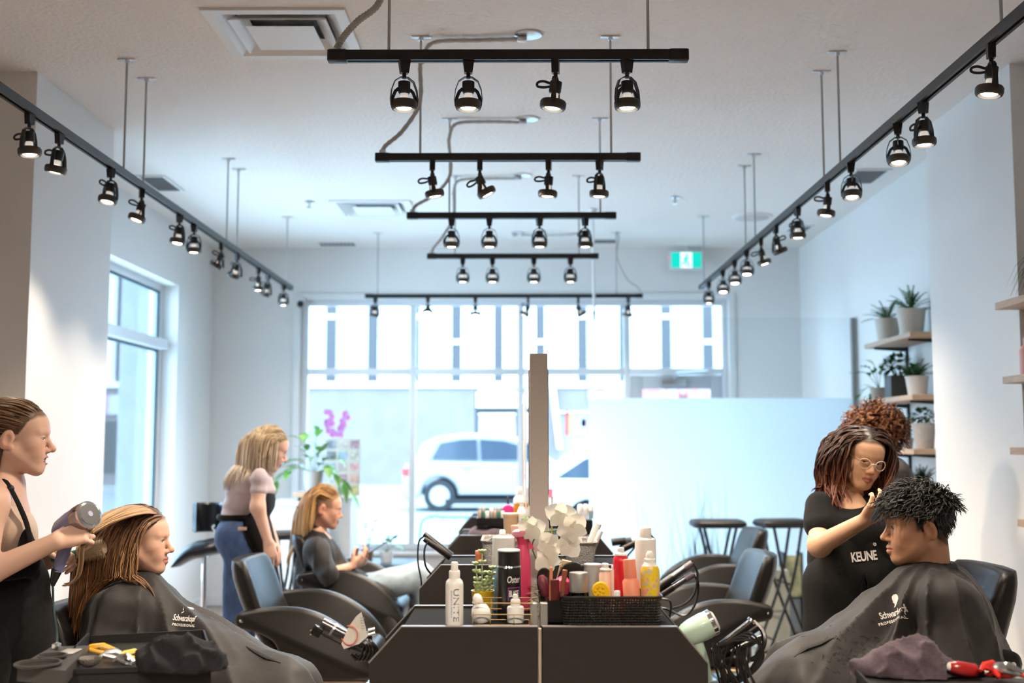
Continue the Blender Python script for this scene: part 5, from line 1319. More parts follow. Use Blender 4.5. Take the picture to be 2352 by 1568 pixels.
rev('white_tube', 'short white tube standing in the right-hand woven basket', 'tube', 1330, 4.82, [('body', W, [(7, 1290), (7, 1222), (5, 1218)]), ('cap', W, [(5, 1218), (4, 1210)])], G2, ZSH + .01)
# --- third station
z3 = ZSH + .001; D = 6.14; k = D / 2600
def towel(name, label, c, sx, sy, h, m, seed=1, folds=3, n=26):
    """folded cloth: low rounded block with lumpy folds"""
    r = np.random.default_rng(seed); b = MB(); ph = r.uniform(0, 6, 12)
    top = []
    for i in range(n):
        for j in range(n):
            u, v = -1 + 2 * i / (n - 1), -1 + 2 * j / (n - 1); e = (1 - abs(u) ** 4) * (1 - abs(v) ** 4)
            hh = h * max(0, e) ** .4 * (.72 + .13 * math.sin(folds * 2 * u + ph[0] + 1.3 * v) + .12 * math.sin(folds * 1.4 * v + ph[1] - 2 * u) + .08 * math.sin(5 * (u + v) + ph[2]))
            b.v.append((c[0] + sx * u * (1 + .05 * math.sin(3 * v + ph[3])), c[1] + sy * v * (1 + .05 * math.sin(3 * u + ph[4])), c[2] + max(.001, hh)))
    b.f = [(i * n + j, (i + 1) * n + j, (i + 1) * n + j + 1, i * n + j + 1) for i in range(n - 1) for j in range(n - 1)]
    N = n * n; ring = [i * n for i in range(n)] + [(n - 1) * n + j for j in range(1, n)] + [i * n + n - 1 for i in range(n - 2, -1, -1)] + [j for j in range(n - 2, 0, -1)]
    m0 = len(b.v); b.v += [(b.v[q][0], b.v[q][1], c[2]) for q in ring]; R_ = len(ring)
    b.f += [(ring[q], ring[(q + 1) % R_], m0 + (q + 1) % R_, m0 + q) for q in range(R_)] + [tuple(range(m0, m0 + R_))[::-1]]
    return tag(b.obj(name, m, None, 80), label, 'towel')
M_towelP = mat('purple_grey_terry', (.070, .050, .065), .95, noise=.3, nscale=120, bump=.4, bscale=400, sheen=.1)
xa, xb = at(1076, 1220, D).x, at(1170, 1220, D).x
towel('purple_towel', 'folded dark purple towel under the roller box on the third station', ((xa + xb) / 2, 6.28, z3), (xb - xa) / 2, .13, .045, M_towelP, 3)
xa, xb = at(1094, 1200, D).x, at(1160, 1200, D).x; zb = z3 + .046
t = thing('roller_box', 'black open box of hair rollers lying on the purple towel', 'box', ((xa + xb) / 2, 6.27, zb))
for q in ((xa, xb, 6.18, 6.185), (xa, xb, 6.355, 6.36), (xa, xa + .005, 6.185, 6.355), (xb - .005, xb, 6.185, 6.355)): MB().box(*q, zb, zb + .04).obj('wall', BK, t, 0)
MB().box(xa, xb, 6.18, 6.36, zb - .003, zb).obj('bottom', BK, t, 0)
i = 0
for px in range(1097, 1158, 9):
    for y in (6.22, 6.28, 6.33):
        x = at(px + 3, 1200, D).x; col = (pl('tan_roller', (.35, .25, .2), .6), pl('grey_roller', (.25, .24, .24), .6), pl('white_clip', (.7, .7, .68), .4), pl('teal_roller', (.03, .14, .12), .5))[i % 4]; i += 1
        tag(MB().lathe([(.008, 0), (.011, .004), (.011, .058 + .012 * (i % 3)), (.007, .064 + .012 * (i % 3))], (x, y, zb + .001), 10).obj('hair_roller', col), 'small %s standing in the black roller box' % col.name.replace('_', ' ').replace('white clip', 'white hair clip'), 'roller', 'hair rollers in the black box')
stick('hair_brush', 'hot pink round-headed brush on the third station beside the orange bottle', 'brush', (1176, 1222), (1172, 1200), .014, (.02, .02, .02), .01, D=6.28, group='products on the third station', head=paddle_head(pl('hot_pink_brush', (.75, .05, .30), .4), .075, .10, .03))
stick('black_clip', 'slim black clip standing behind the hot pink brush', 'clip', (1172, 1222), (1166, 1140), .012, (.03, .03, .035), .008, D=6.35, group='products on the third station')
xa, xb = at(1330, 1215, 6.2).x, at(1362, 1215, 6.2).x
t = thing('black_caddy', 'black caddy with white bottles on the right half of the third station', 'box', ((xa + xb) / 2, 6.28, z3))
MB().rbox(xa, xb, 6.2, 6.36, z3, z3 + .075, .006, 2).obj('box', BK, t)
for i, px in enumerate((1333, 1346, 1358)):
    rev('caddy_bottle', ('white bottle in the black caddy, next to the mirror', 'white bottle in the middle of the black caddy', 'grey-based white bottle at the aisle end of the black caddy')[i], 'bottle', px, 6.28, [('body', W if i < 2 else pl('teal_grey_base', (.28, .36, .38), .5), [(5, 1200), (6, 1183)]), ('cap', W, [(6, 1183), (6, 1170), (4, 1167)])], 'bottles in the black caddy', z3 + .076)

# ================================================================ hot tools in the side holders
def cord(t, pts, r=.0032, m=BK, name='cord', n=40): MB().tube(bez(pts, n), r, 6).obj(name, m, t)
M_cer = mat('grey_barrel', (.10, .10, .11), .25, .8)
D = 3.22
# left: curling iron with a paper tag
t = thing('curling_iron', 'black curling iron with coiled cord and a paper tag in the side holder', 'hair tool', at(860, 1510, D))
MB().tube([at(872, 1515, D), at(835, 1478, D), at(800, 1462, D)], [.017, .018, .017], 14).obj('handle', BK, t)
MB().tube([at(800, 1462, D), at(772, 1447, D), at(740, 1430, D)], [.0165, .0165, .0165], 14).obj('barrel', M_cer, t)
MB().tube([at(768, 1446, D), at(764, 1443, D)], [.0185, .0185], 14).obj('collar', M_steel, t)
cord(t, [at(745, 1432, D), at(738, 1440, D - .02), at(742, 1455, D - .02), at(765, 1468, D - .02), at(800, 1485, D - .03), at(830, 1495, D - .03)], .0045)
for i in range(5): cord(t, [at(800 + 9 * i, 1490 - 3 * i, D - .03), at(815 + 9 * i, 1472, D - .045), at(835 + 8 * i, 1482 + 3 * i, D - .045), at(822 + 9 * i, 1515, D - .03), at(806 + 9 * i, 1502, D - .03)], .0042, name='coiled_cord', n=24)
MB().rbox(-.014, .014, -.008, .008, 0, .028, .003, 2, Matrix.Translation(at(738, 1455, D - .02)) @ Matrix.Rotation(math.radians(-60), 4, 'Y')).obj('plug', BK, t)
for dz in (0, 9): MB().tube([at(722, 1444 + dz, D - .02), at(712, 1448 + dz, D - .02)], .0018, 6).obj('prong', pl('brass', (.7, .55, .3), .3, metal=1), t)
M_paper = mat('paper_tag', (.60, .57, .53), .8, noise=.08, nscale=60)
P = [at(830, 1405, D - .05), at(845, 1460, D - .05), at(825, 1478, D - .055), at(790, 1490, D - .06), at(784, 1478, D - .06), at(800, 1440, D - .055), at(818, 1415, D - .05)]
b = MB(); b.v = [tuple(p) for p in P] + [(p.x, p.y + .0012, p.z) for p in P]; n = len(P); b.f = [tuple(range(n)), tuple(range(n, 2 * n))[::-1]] + [(i, n + i, n + (i + 1) % n, (i + 1) % n) for i in range(n)]
tg = b.obj('paper_tag', M_paper, t, 0)
ctr = at(803, 1458, D - .0615); kk = D / 2600
MB().tube([ctr + Vector((.022 * math.cos(a) , -.001, .026 * math.sin(a))) for a in [i * math.pi / 10 for i in range(-9, 7)]], .0016, 5).obj('red_ring', pl('red_ink', (.65, .12, .10), .6), tg)
for i in range(5): MB().box(ctr.x + .028 + i * .001, ctr.x + .040, ctr.y - .0, ctr.y + .0006, ctr.z + .045 - i * .007, ctr.z + .047 - i * .007).obj('print_line', pl('grey_ink', (.3, .3, .3), .6), tg, 0)
t = thing('chrome_clips', 'black spring hair clip with chrome ends behind the paper tag', 'hair clip', at(856, 1495, 3.3))
MB().tube([at(850, 1500, 3.3), at(846, 1450, 3.3)], [.010, .010], 10).obj('body', BK, t); 
for dy in (0, 10): MB().tube([at(846, 1447 + dy, 3.29), at(862, 1443 + dy, 3.29)], .006, 8).obj('chrome_end', M_chrome, t)
# right: mint dryer and irons
MINT = pl('mint_enamel', (.48, .66, .56), .3, coat=.3)
t = thing('hair_dryer', 'mint green hair dryer resting in the side holder', 'hair dryer', at(1600, 1470, D))
a, e = at(1568, 1462, D), at(1632, 1430, D); d = (e - a); 
MB().tube([a, a + d * .12, a + d * .35, a + d * .75, e], [.026, .032, .036, .038, .036], 22).obj('barrel', MINT, t)
MB().tube([e - d * .02, e + d * .10, e + d * .14], [.037, .037, .030], 22).obj('chrome_band', M_chrome, t)
MB().tube([e + d * .14, e + d * .2], [.030, .024], 18).obj('nozzle', pl('pale_grey_plastic', (.6, .6, .6), .35), t)
MB().tube([a + d * .45 + Vector((0, 0, -.02)), a + d * .6 + Vector((.01, .01, -.09)), a + d * .7 + Vector((.015, .02, -.15))], [.018, .017, .015], 14).obj('handle', MINT, t)
t = thing('flat_iron', 'long black flat iron sticking out of the right side holder', 'hair tool', at(1660, 1490, D - .03))
a, e = at(1642, 1500, D - .04), at(1735, 1432, D - .04); d = (e - a); s = Vector((-d.z, 0, d.x)).normalized() * .009
for q in (1, -1): MB().tube([a + s * q * .6, e + s * q], [.011, .012], 10).obj('plate_arm', BK, t)
MB().tube([e - d * .05 + s * 1.2, e + s * 1.4], [.0135, .0135], 10).obj('chrome_tip', M_chrome, t)
cord(t, [e + s, at(1752, 1450, D - .05), at(1755, 1478, D - .06), at(1740, 1505, D - .06), at(1725, 1515, D - .05)], .007)
t = thing('styling_wand', 'slim black styling wand below the flat iron with hanging cords', 'hair tool', at(1650, 1500, D))
MB().tube([at(1645, 1510, D), at(1690, 1495, D), at(1752, 1462, D)], [.014, .012, .008], 12).obj('wand', BK, t)
MB().tube([at(1680, 1500, D), at(1684, 1498, D)], [.016, .016], 12).obj('collar', M_steel, t)
rr = random.Random(5)
for i in range(22):
    x0 = 1630 + rr.uniform(0, 100); x1 = x0 + rr.uniform(-12, 50); x2 = x0 + rr.uniform(-20, 60)
    cord(t, [at(x0, 1490 + rr.uniform(-15, 20), D - .05), at((x0 + x1) / 2 - 8, 1525, D - .07), at(x1, 1560 + rr.uniform(0, 40), D - .06), at(x2, 1600 + rr.uniform(0, 40), D - .05), at(x2 + rr.uniform(-30, 30), 1640, D - .04)], rr.choice((.0028, .0034, .004)), name='hanging_cord', n=20)
for i in range(4): cord(t, [at(1640 + 8 * i, 1485, D - .05), at(1690 + 10 * i, 1470 - 6 * i, D - .07), at(1745 + 3 * i, 1480 + 6 * i, D - .07), at(1720 + 5 * i, 1540, D - .06), at(1670, 1560 + 8 * i, D - .05)], .0034, name='hanging_cord', n=24)
# second right: irons behind the mesh basket
D = 4.75
for i, (p0, p1, lab, nm) in enumerate((((1480, 1372), (1590, 1293), 'black flat iron with purple tip in the second right side holder', 'flat_iron'), ((1478, 1392), (1592, 1318), 'black wand below the purple-tipped iron in the second right holder', 'styling_wand'))):
    t = thing(nm, lab, 'hair tool', at(*p0, D)); a, e = at(*p0, D), at(*p1, D); d = e - a
    MB().tube([a, a + d * .6], [.018, .017], 10).obj('handle', BK, t); MB().tube([a + d * .6, a + d * .85], [.015, .014], 10).obj('barrel', M_cer, t); MB().tube([a + d * .85, e], [.016, .014], 10).obj('tip', pl('purple_grey_tip', (.09, .07, .10), .4), t)
    cord(t, [e, at(p1[0] + 12, p1[1] + 25, D), at(p1[0] + 4, p1[1] + 70, D - .02), at(p1[0] - 20, p1[1] + 95, D - .02), at(1535, 1400, D)], .005)
    cord(t, [at(p0[0] + 20, p0[1], D - .02), at(p0[0] + 60, p0[1] + 10, D - .04), at(p0[0] + 50, p0[1] + 60 - 20 * i, D - .04), at(p0[0] + 15, p0[1] + 40, D)], .005)
# third right and second left
D = 6.2
for i, (p0, p1, lab) in enumerate((((1405, 1245), (1450, 1240), 'chrome-tipped curling iron in the third right side holder'), ((1425, 1262), (1495, 1228), 'black flat iron in the third right side holder'))):
    t = thing('curling_iron' if i == 0 else 'flat_iron', lab, 'hair tool', at(*p0, D)); a, e = at(*p0, D), at(*p1, D); d = e - a
    MB().tube([a, a + d * .7], [.022, .02], 10).obj('handle', BK, t); MB().tube([a + d * .7, e], [.02, .018], 10).obj('tip', M_chrome if i == 0 else BK, t)
    cord(t, [e, at(p1[0] + 8, p1[1] + 15, D), at(p1[0] - 10, p1[1] + 40, D), at(1450, 1300, D)], .006)
D = 4.75
t = thing('flat_iron', 'black flat iron sticking out of the second left side holder', 'hair tool', at(1030, 1272, D)); a, e = at(1036, 1278, D), at(974, 1231, D); d = e - a
for q in (1, -1): MB().tube([a, e + Vector((.0, .008 * q, .01 * q))], [.018, .011], 10).obj('plate_arm', BK, t)
cord(t, [e, at(962, 1245, D), at(960, 1290, D - .02), at(968, 1340, D - .03), at(966, 1400, D)], .004)
cord(t, [at(985, 1240, D - .02), at(975, 1262, D - .03), at(978, 1300, D - .03), at(1000, 1330, D)], .004)

# ================================================================ work trays in the foreground
def px_poly(pts, z): return [onz(x, y, z) for x, y in pts]
ZT1 = .93
t = thing('tool_tray', 'black hair colour tray with ring holder on a stand in front of the seated woman', 'tray', (-1.07, 2.9, 0))
fl_, fr_ = onz(140, 1548, ZT1), onz(485, 1535, ZT1); bl_, br_ = onz(205, 1478, ZT1), onz(465, 1470, ZT1)
P = [fl_, fr_, br_, bl_]
b = MB(); b.v = [tuple(p) for p in P] + [(p.x, p.y, p.z - .05) for p in P]; b.f = [(0, 1, 2, 3), (7, 6, 5, 4)] + [(i, 4 + i, 4 + (i + 1) % 4, (i + 1) % 4) for i in range(4)]; b.obj('tray_floor', M_black, t, 0)
def rim(p, q, h0, h1, nm='rim', th=.006):
    p, q = Vector(p), Vector(q); n = (q - p).cross(Vector((0, 0, 1))).normalized() * th
    b = MB(); b.add([p, q, q + n, p + n, p + Vector((0, 0, h0)), q + Vector((0, 0, h1)), q + n + Vector((0, 0, h1)), p + n + Vector((0, 0, h0))], [(0, 3, 2, 1), (4, 5, 6, 7), (0, 1, 5, 4), (1, 2, 6, 5), (2, 3, 7, 6), (3, 0, 4, 7)]); b.obj(nm, M_black, t, 0)
rim(fl_, fr_, .012, .012); rim(fr_, br_, .03, .03); rim(br_, bl_, .03, .022); rim(bl_, fl_, .03, .03)
# ring holder on the side
h0, h1, h2, h3 = onz(40, 1530, ZT1 + .03), onz(150, 1540, ZT1 + .03), onz(205, 1482, ZT1 + .03), onz(120, 1484, ZT1 + .03)
b = MB(); PP = [h0, h1, h2, h3]; b.v = [tuple(p) for p in PP] + [(p.x, p.y, p.z - .035) for p in PP]; b.f = [(0, 1, 2, 3), (7, 6, 5, 4)] + [(i, 4 + i, 4 + (i + 1) % 4, (i + 1) % 4) for i in range(4)]
hol = b.obj('ring_holder', pl('dark_grey_plastic', (.05, .048, .046), .4), t, 0)
def tring(px, py, r, nm):
    c = onz(px, py, ZT1 + .031); MB().lathe([(r, 0), (r * 1.12, .004), (r * 1.12, .008), (r * .98, .008), (r * .96, .001)], c, 28, cap=False).obj(nm, pl('dark_grey_plastic', (.05, .048, .046), .4), hol); MB().lathe([(r * .95, .0005), (.001, .0008)], c, 24).obj('ring_hole', pl('hole_black', (.004, .004, .004), .9), hol)
tring(88, 1528, .050, 'large_ring'); tring(120, 1510, .033, 'small_ring')
c = onz(160, 1497, ZT1 + .031); MB().rbox(c.x - .02, c.x + .02, c.y - .035, c.y + .035, c.z, c.z + .003, .003, 1).obj('slot_plate', pl('grey_plate', (.38, .37, .36), .35), hol)
c = onz(130, 1489, ZT1 + .031); MB().lathe([(.012, 0), (.012, .012), (.006, .016)], c, 12).obj('cable_fitting', M_chrome, hol)
m_ = (fl_ + br_) / 2
MB().tube([(m_.x, m_.y, ZT1 - .05), (m_.x, m_.y, .05)], .018, 10).obj('stand_column', M_blackmetal, t)
for a in range(5):
    th = a * 1.257; MB().tube([(m_.x, m_.y, .07), (m_.x + .25 * math.cos(th), m_.y + .25 * math.sin(th), .035)], .013, 8).obj('stand_foot', M_blackmetal, t)
    MB().lathe([(.02, -.012), (.026, -.006), (.026, .006), (.02, .012)], n=12, M=Matrix.Translation((m_.x + .25 * math.cos(th), m_.y + .25 * math.sin(th), .0265)) @ Matrix.Rotation(math.pi / 2, 4, 'X')).obj('caster', M_black, t)
ztr = ZT1 + .002
AMB = pl('amber_clip', (.72, .38, .03), .3)
def claw(name, label, p, L, rz, m, group):
    t = thing(name, label, 'hair clip', p, group); Mx = Matrix.Translation(p) @ Matrix.Rotation(rz, 4, 'Z')
    MB().tube([Mx @ Vector(q) for q in ((-L / 2, 0, .012), (-L * .2, .004, .022), (L * .1, 0, .024), (L / 2, -.003, .012))], [.004, .009, .010, .004], 8).obj('grip', m, t)
    for s in (-1, 1):
        MB().tube([Mx @ Vector(q) for q in ((-L * .3, .004 * s, .018), (0, .012 * s, .012), (L * .4, .012 * s, .005))], [.005, .006, .003], 8).obj('jaw', m, t)
    MB().tube([Mx @ Vector((.0, -.012, .02)), Mx @ Vector((0, .012, .02))], .004, 8).obj('hinge', M_steel, t)
c = onz(228, 1505, ztr); claw('claw_clip', 'amber sectioning clip lying at the back of the colour tray', c, .10, .15, AMB, 'clips in the colour tray')
c = onz(300, 1520, ztr); claw('claw_clip', 'yellow crocodile clip propped up on the colour tray edge', c, .09, .9, pl('yellow_clip', (.75, .52, .12), .3), 'clips in the colour tray')
c = onz(258, 1518, ztr); claw('silver_clip', 'silver grey clip in the middle of the colour tray', c, .07, .5, pl('silver_plastic', (.4, .4, .42), .25, metal=.6), 'clips in the colour tray')
c = onz(285, 1530, ztr); claw('chrome_clip', 'small chrome clip at the front of the colour tray', c, .055, .1, M_chrome, 'clips in the colour tray')
c = onz(205, 1532, ztr)
t = thing('sifter_bowl', 'grey mesh tint bowl hanging over the front edge of the colour tray', 'bowl', c)
MB().lathe([(.012, .002), (.024, .008), (.03, .02), (.031, .024), (.028, .023), (.022, .011), (.001, .006)], c, 22).obj('bowl', mat('grey_mesh', (.22, .20, .18), .4, .5, bump=.8, bscale=300), t)
# right tray with towel
ZT2 = .93
t = thing('side_tray', 'black rimmed tray under the crumpled purple towel', 'tray', (1.15, 2.75, 0))
a, c2, e, f = onz(1955, 1556, ZT2), onz(2450, 1590, ZT2), onz(2420, 1530, ZT2), onz(1985, 1530, ZT2)
k_ = onz(1966, 1548, ZT2); P = [Vector((k_.x - .03, k_.y - .30, ZT2)), Vector((k_.x + .58, k_.y - .36, ZT2)), Vector((k_.x + .62, k_.y - .04, ZT2)), k_]
b = MB(); b.v = [tuple(p) for p in P] + [(p.x, p.y, p.z - .04) for p in P]; b.f = [(0, 1, 2, 3), (7, 6, 5, 4)] + [(i, 4 + i, 4 + (i + 1) % 4, (i + 1) % 4) for i in range(4)]; b.obj('tray_floor', M_black, t, 0)
for i in range(4): rim(P[i], P[(i + 1) % 4], .016, .016)
m_ = (P[0] + P[2]) / 2
MB().tube([(m_.x, m_.y, ZT2 - .04), (m_.x, m_.y, .05)], .018, 10).obj('stand_column', M_blackmetal, t)
for q in range(5):
    th = q * 1.257; MB().tube([(m_.x, m_.y, .07), (m_.x + .22 * math.cos(th), m_.y + .22 * math.sin(th), .035)], .013, 8).obj('stand_foot', M_blackmetal, t)
    MB().lathe([(.02, -.012), (.026, -.006), (.026, .006), (.02, .012)], n=12, M=Matrix.Translation((m_.x + .22 * math.cos(th), m_.y + .22 * math.sin(th), .0265)) @ Matrix.Rotation(math.pi / 2, 4, 'X')).obj('caster', M_black, t)
TR2 = P
# ================================================================ organic modelling: signed distances and surface nets
def V3(p): return np.array([p[0], p[1], p[2]], float)
def cap(a, b, ra, rb=None, k=.02, op='u'): return ('c', V3(a), V3(b), ra, ra if rb is None else rb, k, op)
def ell(c, r, k=.02, op='u', R=None): return ('e', V3(c), V3(r), None if R is None else np.array(R, float), 0, k, op)
def pdist(q, P):
    if q[0] == 'c':
        _, a, b, ra, rb = q[:5]; ab = b - a; L2 = float(ab @ ab) + 1e-12
        t = np.clip(((P - a) @ ab) / L2, 0, 1)
        return np.linalg.norm(P - a - t[:, None] * ab, axis=1) - (ra + (rb - ra) * t)
    c, r, R = q[1], q[2], q[3]; D = P - c
    if R is not None: D = D @ R
    k0 = np.linalg.norm(D / r, axis=1); k1 = np.linalg.norm(D / (r * r), axis=1) + 1e-9
    return np.where(k0 < 1e-6, -r.min(), k0 * (k0 - 1) / k1)
def sdf(prims, P):
    d = np.full(len(P), 9.0)
    for q in prims:
        e = pdist(q, P); k = q[5]
        if q[6] == 'u':
            h = np.clip(.5 + .5 * (d - e) / k, 0, 1); d = np.where(d > 8, e, d + (e - d) * h - k * h * (1 - h))
        else:
            e = -e; h = np.clip(.5 - .5 * (d - e) / k, 0, 1); d = d + (e - d) * h + k * h * (1 - h)
    return d
def surface(prims, h, lo=None, hi=None, disp=None, dispmax=.0, clip=None):
    """polygonise the zero level: returns vertices and quads"""
    if lo is None:
        L, Hh = [], []
        for q in prims:
            if q[6] != 'u': continue
            if q[0] == 'c': r = max(q[3], q[4]); L += [q[1] - r, q[2] - r]; Hh += [q[1] + r, q[2] + r]
            else: r = q[2] if q[3] is None else np.full(3, q[2].max()); L.append(q[1] - r); Hh.append(q[1] + r)
        pad = .035 + dispmax; lo = np.min(L, 0) - pad; hi = np.max(Hh, 0) + pad
    lo, hi = np.array(lo, float), np.array(hi, float)
    B = 12
    nb = np.ceil((hi - lo) / (h * B)).astype(int); n = nb * B + 1
    G = np.full(n, 1.0)
    ax = [lo[i] + h * np.arange(n[i]) for i in range(3)]
    bc = np.stack(np.meshgrid(*[lo[i] + h * B * (np.arange(nb[i]) + .5) for i in range(3)], indexing='ij'), -1).reshape(-1, 3)
    dc = sdf(prims, bc); half = h * B * .9 + dispmax + .02
    idx = np.stack(np.meshgrid(*[np.arange(nb[i]) for i in range(3)], indexing='ij'), -1).reshape(-1, 3)
    near = np.abs(dc) < half
    for bi, d0 in zip(idx[~near], dc[~near]):
        s = [slice(b * B, (b + 1) * B + 1) for b in bi]
        if d0 < 0: G[s[0], s[1], s[2]] = -1.0
    for bi, c0 in zip(idx[near], bc[near]):
        s = [slice(b * B, (b + 1) * B + 1) for b in bi]
        P = np.stack(np.meshgrid(ax[0][s[0]], ax[1][s[1]], ax[2][s[2]], indexing='ij'), -1)
        sh = P.shape[:3]; P = P.reshape(-1, 3)
        pr_ = [q for q in prims if pdist(q, c0[None])[0] < half + h * B * .9 + q[5] * 1.5] or prims
        d = sdf(pr_, P)
        if disp is not None: d = d + disp(P)
        if clip is not None: d = np.maximum(d, clip(P))
        G[s[0], s[1], s[2]] = d.reshape(sh)
    neg = G < 0
    nx, ny, nz = n
    cnt = np.zeros((nx - 1, ny - 1, nz - 1)); acc = np.zeros((nx - 1, ny - 1, nz - 1, 3))
    E = []
    for i in range(2):
        for j in range(2): E += [((0, i, j), (1, i, j)), ((i, 0, j), (i, 1, j)), ((i, j, 0), (i, j, 1))]
    for a, b in E:
        A = G[a[0]:nx - 1 + a[0], a[1]:ny - 1 + a[1], a[2]:nz - 1 + a[2]]; Bv = G[b[0]:nx - 1 + b[0], b[1]:ny - 1 + b[1], b[2]:nz - 1 + b[2]]
        m = (A < 0) != (Bv < 0)
        if not m.any(): continue
        t = A[m] / (A[m] - Bv[m]); pa, pb = np.array(a, float), np.array(b, float)
        acc[m] += pa + t[:, None] * (pb - pa); cnt[m] += 1
    m = cnt > 0; vid = np.full(cnt.shape, -1, int); vid[m] = np.arange(m.sum())
    base = np.stack(np.nonzero(m), -1)
    verts = lo + h * (base + acc[m] / cnt[m][:, None])
    quads = []
    def faces(sel, c, flip):
        q = np.stack(c, -1)[sel]
        return q[:, ::-1] if flip else q
    # x edges
    A, Bv = neg[:-1, 1:-1, 1:-1], neg[1:, 1:-1, 1:-1]; C = (vid[:, :-1, :-1], vid[:, 1:, :-1], vid[:, 1:, 1:], vid[:, :-1, 1:])
    quads += [faces(A & ~Bv, C, False), faces(~A & Bv, C, True)]
    A, Bv = neg[1:-1, :-1, 1:-1], neg[1:-1, 1:, 1:-1]; C = (vid[:-1, :, :-1], vid[1:, :, :-1], vid[1:, :, 1:], vid[:-1, :, 1:])
    quads += [faces(A & ~Bv, C, True), faces(~A & Bv, C, False)]
    A, Bv = neg[1:-1, 1:-1, :-1], neg[1:-1, 1:-1, 1:]; C = (vid[:-1, :-1, :], vid[1:, :-1, :], vid[1:, 1:, :], vid[:-1, 1:, :])
    quads += [faces(A & ~Bv, C, False), faces(~A & Bv, C, True)]
    Q = np.concatenate(quads); Q = Q[(Q >= 0).all(1)]
    return verts, Q
def np_mesh(name, V, Q, m, col=None, smooth=True):
    me = bpy.data.meshes.new(name)
    Q = np.asarray(Q); k = Q.shape[1]
    me.vertices.add(len(V)); me.vertices.foreach_set('co', np.asarray(V, np.float32).ravel())
    me.loops.add(Q.size); me.loops.foreach_set('vertex_index', Q.ravel().astype(np.int32))
    me.polygons.add(len(Q)); me.polygons.foreach_set('loop_start', np.arange(0, Q.size, k, dtype=np.int32))
    me.update(calc_edges=True); me.validate()
    if m: me.materials.append(m)
    if smooth: me.shade_smooth()
    if col is not None:
        a = me.color_attributes.new('Col', 'FLOAT_COLOR', 'POINT'); c4 = np.ones((len(V), 4), np.float32); c4[:, :3] = col; a.data.foreach_set('color', c4.ravel())
    return me
def sdf_obj(name, prims, h, m, parent, **kw):
    V, Q = surface(prims, h, **kw); return link(name, np_mesh(name, V, Q, m), parent)
def noise3(P, f, seed=0):
    r = np.random.default_rng(int(seed * 10)); s = np.zeros(len(P))
    for i in range(4):
        w = r.normal(size=3); w /= np.linalg.norm(w); s += np.sin(P @ w * f * (1 + .35 * i) + r.uniform(0, 6.28)) / (1 + .5 * i)
    return s / 2.2

M_skin = mat('skin', (.6, .4, .3), .48, attr='Col', spec=.35)
M_eye = mat('eye', (.8, .8, .8), .12, attr='Col')
M_hair = mat('hair', (.1, .06, .04), .38, attr='Col', spec=.5)

def head_frame(c, fwd_deg, pitch=0.0, roll=0.0, s=1.0):
    """fwd_deg: compass of the face in the XY plane (0 = +X, 90 = +Y); pitch > 0 looks down"""
    a, p, r = math.radians(fwd_deg), math.radians(pitch), math.radians(roll)
    f = np.array([math.cos(a) * math.cos(p), math.sin(a) * math.cos(p), -math.sin(p)])
    up0 = np.array([0, 0, 1.0]); x = np.cross(f, up0); x /= np.linalg.norm(x); z = np.cross(x, f)
    x2 = x * math.cos(r) + z * math.sin(r); z2 = z * math.cos(r) - x * math.sin(r)
    return {'c': V3(c), 'R': np.stack([x2, f, z2], 1), 's': s}
def h2w(H, P): return (np.atleast_2d(P) * H['s']) @ H['R'].T + H['c']
def w2h(H, P): return ((np.atleast_2d(P) - H['c']) @ H['R']) / H['s']
def hw(H, p): return h2w(H, np.array(p, float))[0]

def head_prims(o):
    """face towards +y, eyes at z = 0, metres"""
    jw = o.get('jaw', 1.0); ns = o.get('nose', 1.0); lp = o.get('lips', 1.0)
    P = [ell((0, -.012, .035), (.074, .097, .079), .02), ell((0, .030, -.033), (.059 * jw, .058, .078), .03), ell((0, .046, .034), (.056, .043, .048), .03)]
    for s in (-1, 1):
        P += [cap((s * .050 * jw, .000, -.050), (s * .018, .066, -.098), .018, .017, .03), cap((s * .036, .058, -.024), (s * .030, .066, -.045), .022, .018, .028), cap((s * .012, .084, .021), (s * .042, .070, .021), .0085, .008, .014)]
    P += [ell((0, .073, -.098), (.019, .016, .017), .02), ell((0, .066, -.066), (.032, .026, .028), .02)]
    P += [cap((0, .083, .010), (0, .083 + .024 * ns, -.029), .0075, .0095, .012), ell((0, .084 + .024 * ns, -.033), (.0105, .0105, .0090), .010)]
    for s in (-1, 1):
        P += [ell((s * .0115, .096, -.0385), (.0075, .010, .0075), .007), ell((s * .032, .099, .001), (.0165, .012, .0105), .010, 's'), ell((s * .031, .0735, .000), (.0145, .0145, .0135), .004)]
    # lips
    P += [cap((-.021, .081, -.0665), (0, .0945, -.0625), .004 * lp, .0066 * lp, .006), cap((.021, .081, -.0665), (0, .0945, -.0625), .004 * lp, .0066 * lp, .006),
          cap((-.019, .081, -.0695), (0, .0930, -.0745), .004 * lp, .0080 * lp, .006), cap((.019, .081, -.0695), (0, .0930, -.0745), .004 * lp, .0080 * lp, .006)]
    op = o.get('open', 0)
    if op: P += [ell((0, .096, -.069), (.020, .018, .0035 + op), .004, 's')]
    else: P += [cap((-.021, .0905, -.0682), (0, .1035, -.0682), .0016, .0018, .003, 's'), cap((.021, .0905, -.0682), (0, .1035, -.0682), .0016, .0018, .003, 's')]
    ez = o.get('eye_open', .0046)
    for s in (-1, 1):
        if ez > 0: P += [ell((s * .031, .0885, -.0008), (.0125, .0125, ez), .002, 's')]
        P += [ell((s * .0065, .1045, -.0445), (.0035, .0045, .0035), .003, 's')]
        R = Matrix.Rotation(math.radians(-14), 3, 'X') @ Matrix.Rotation(math.radians(s * 18), 3, 'Z')
        P += [ell((s * .077, -.016, -.010), (.0095, .0205, .033), .006, R=np.array(R)), ell((s * .088, -.011, -.010), (.009, .011, .019), .005, 's', R=np.array(R)), ell((s * .073, -.006, -.033), (.007, .009, .010), .006)]
    return P
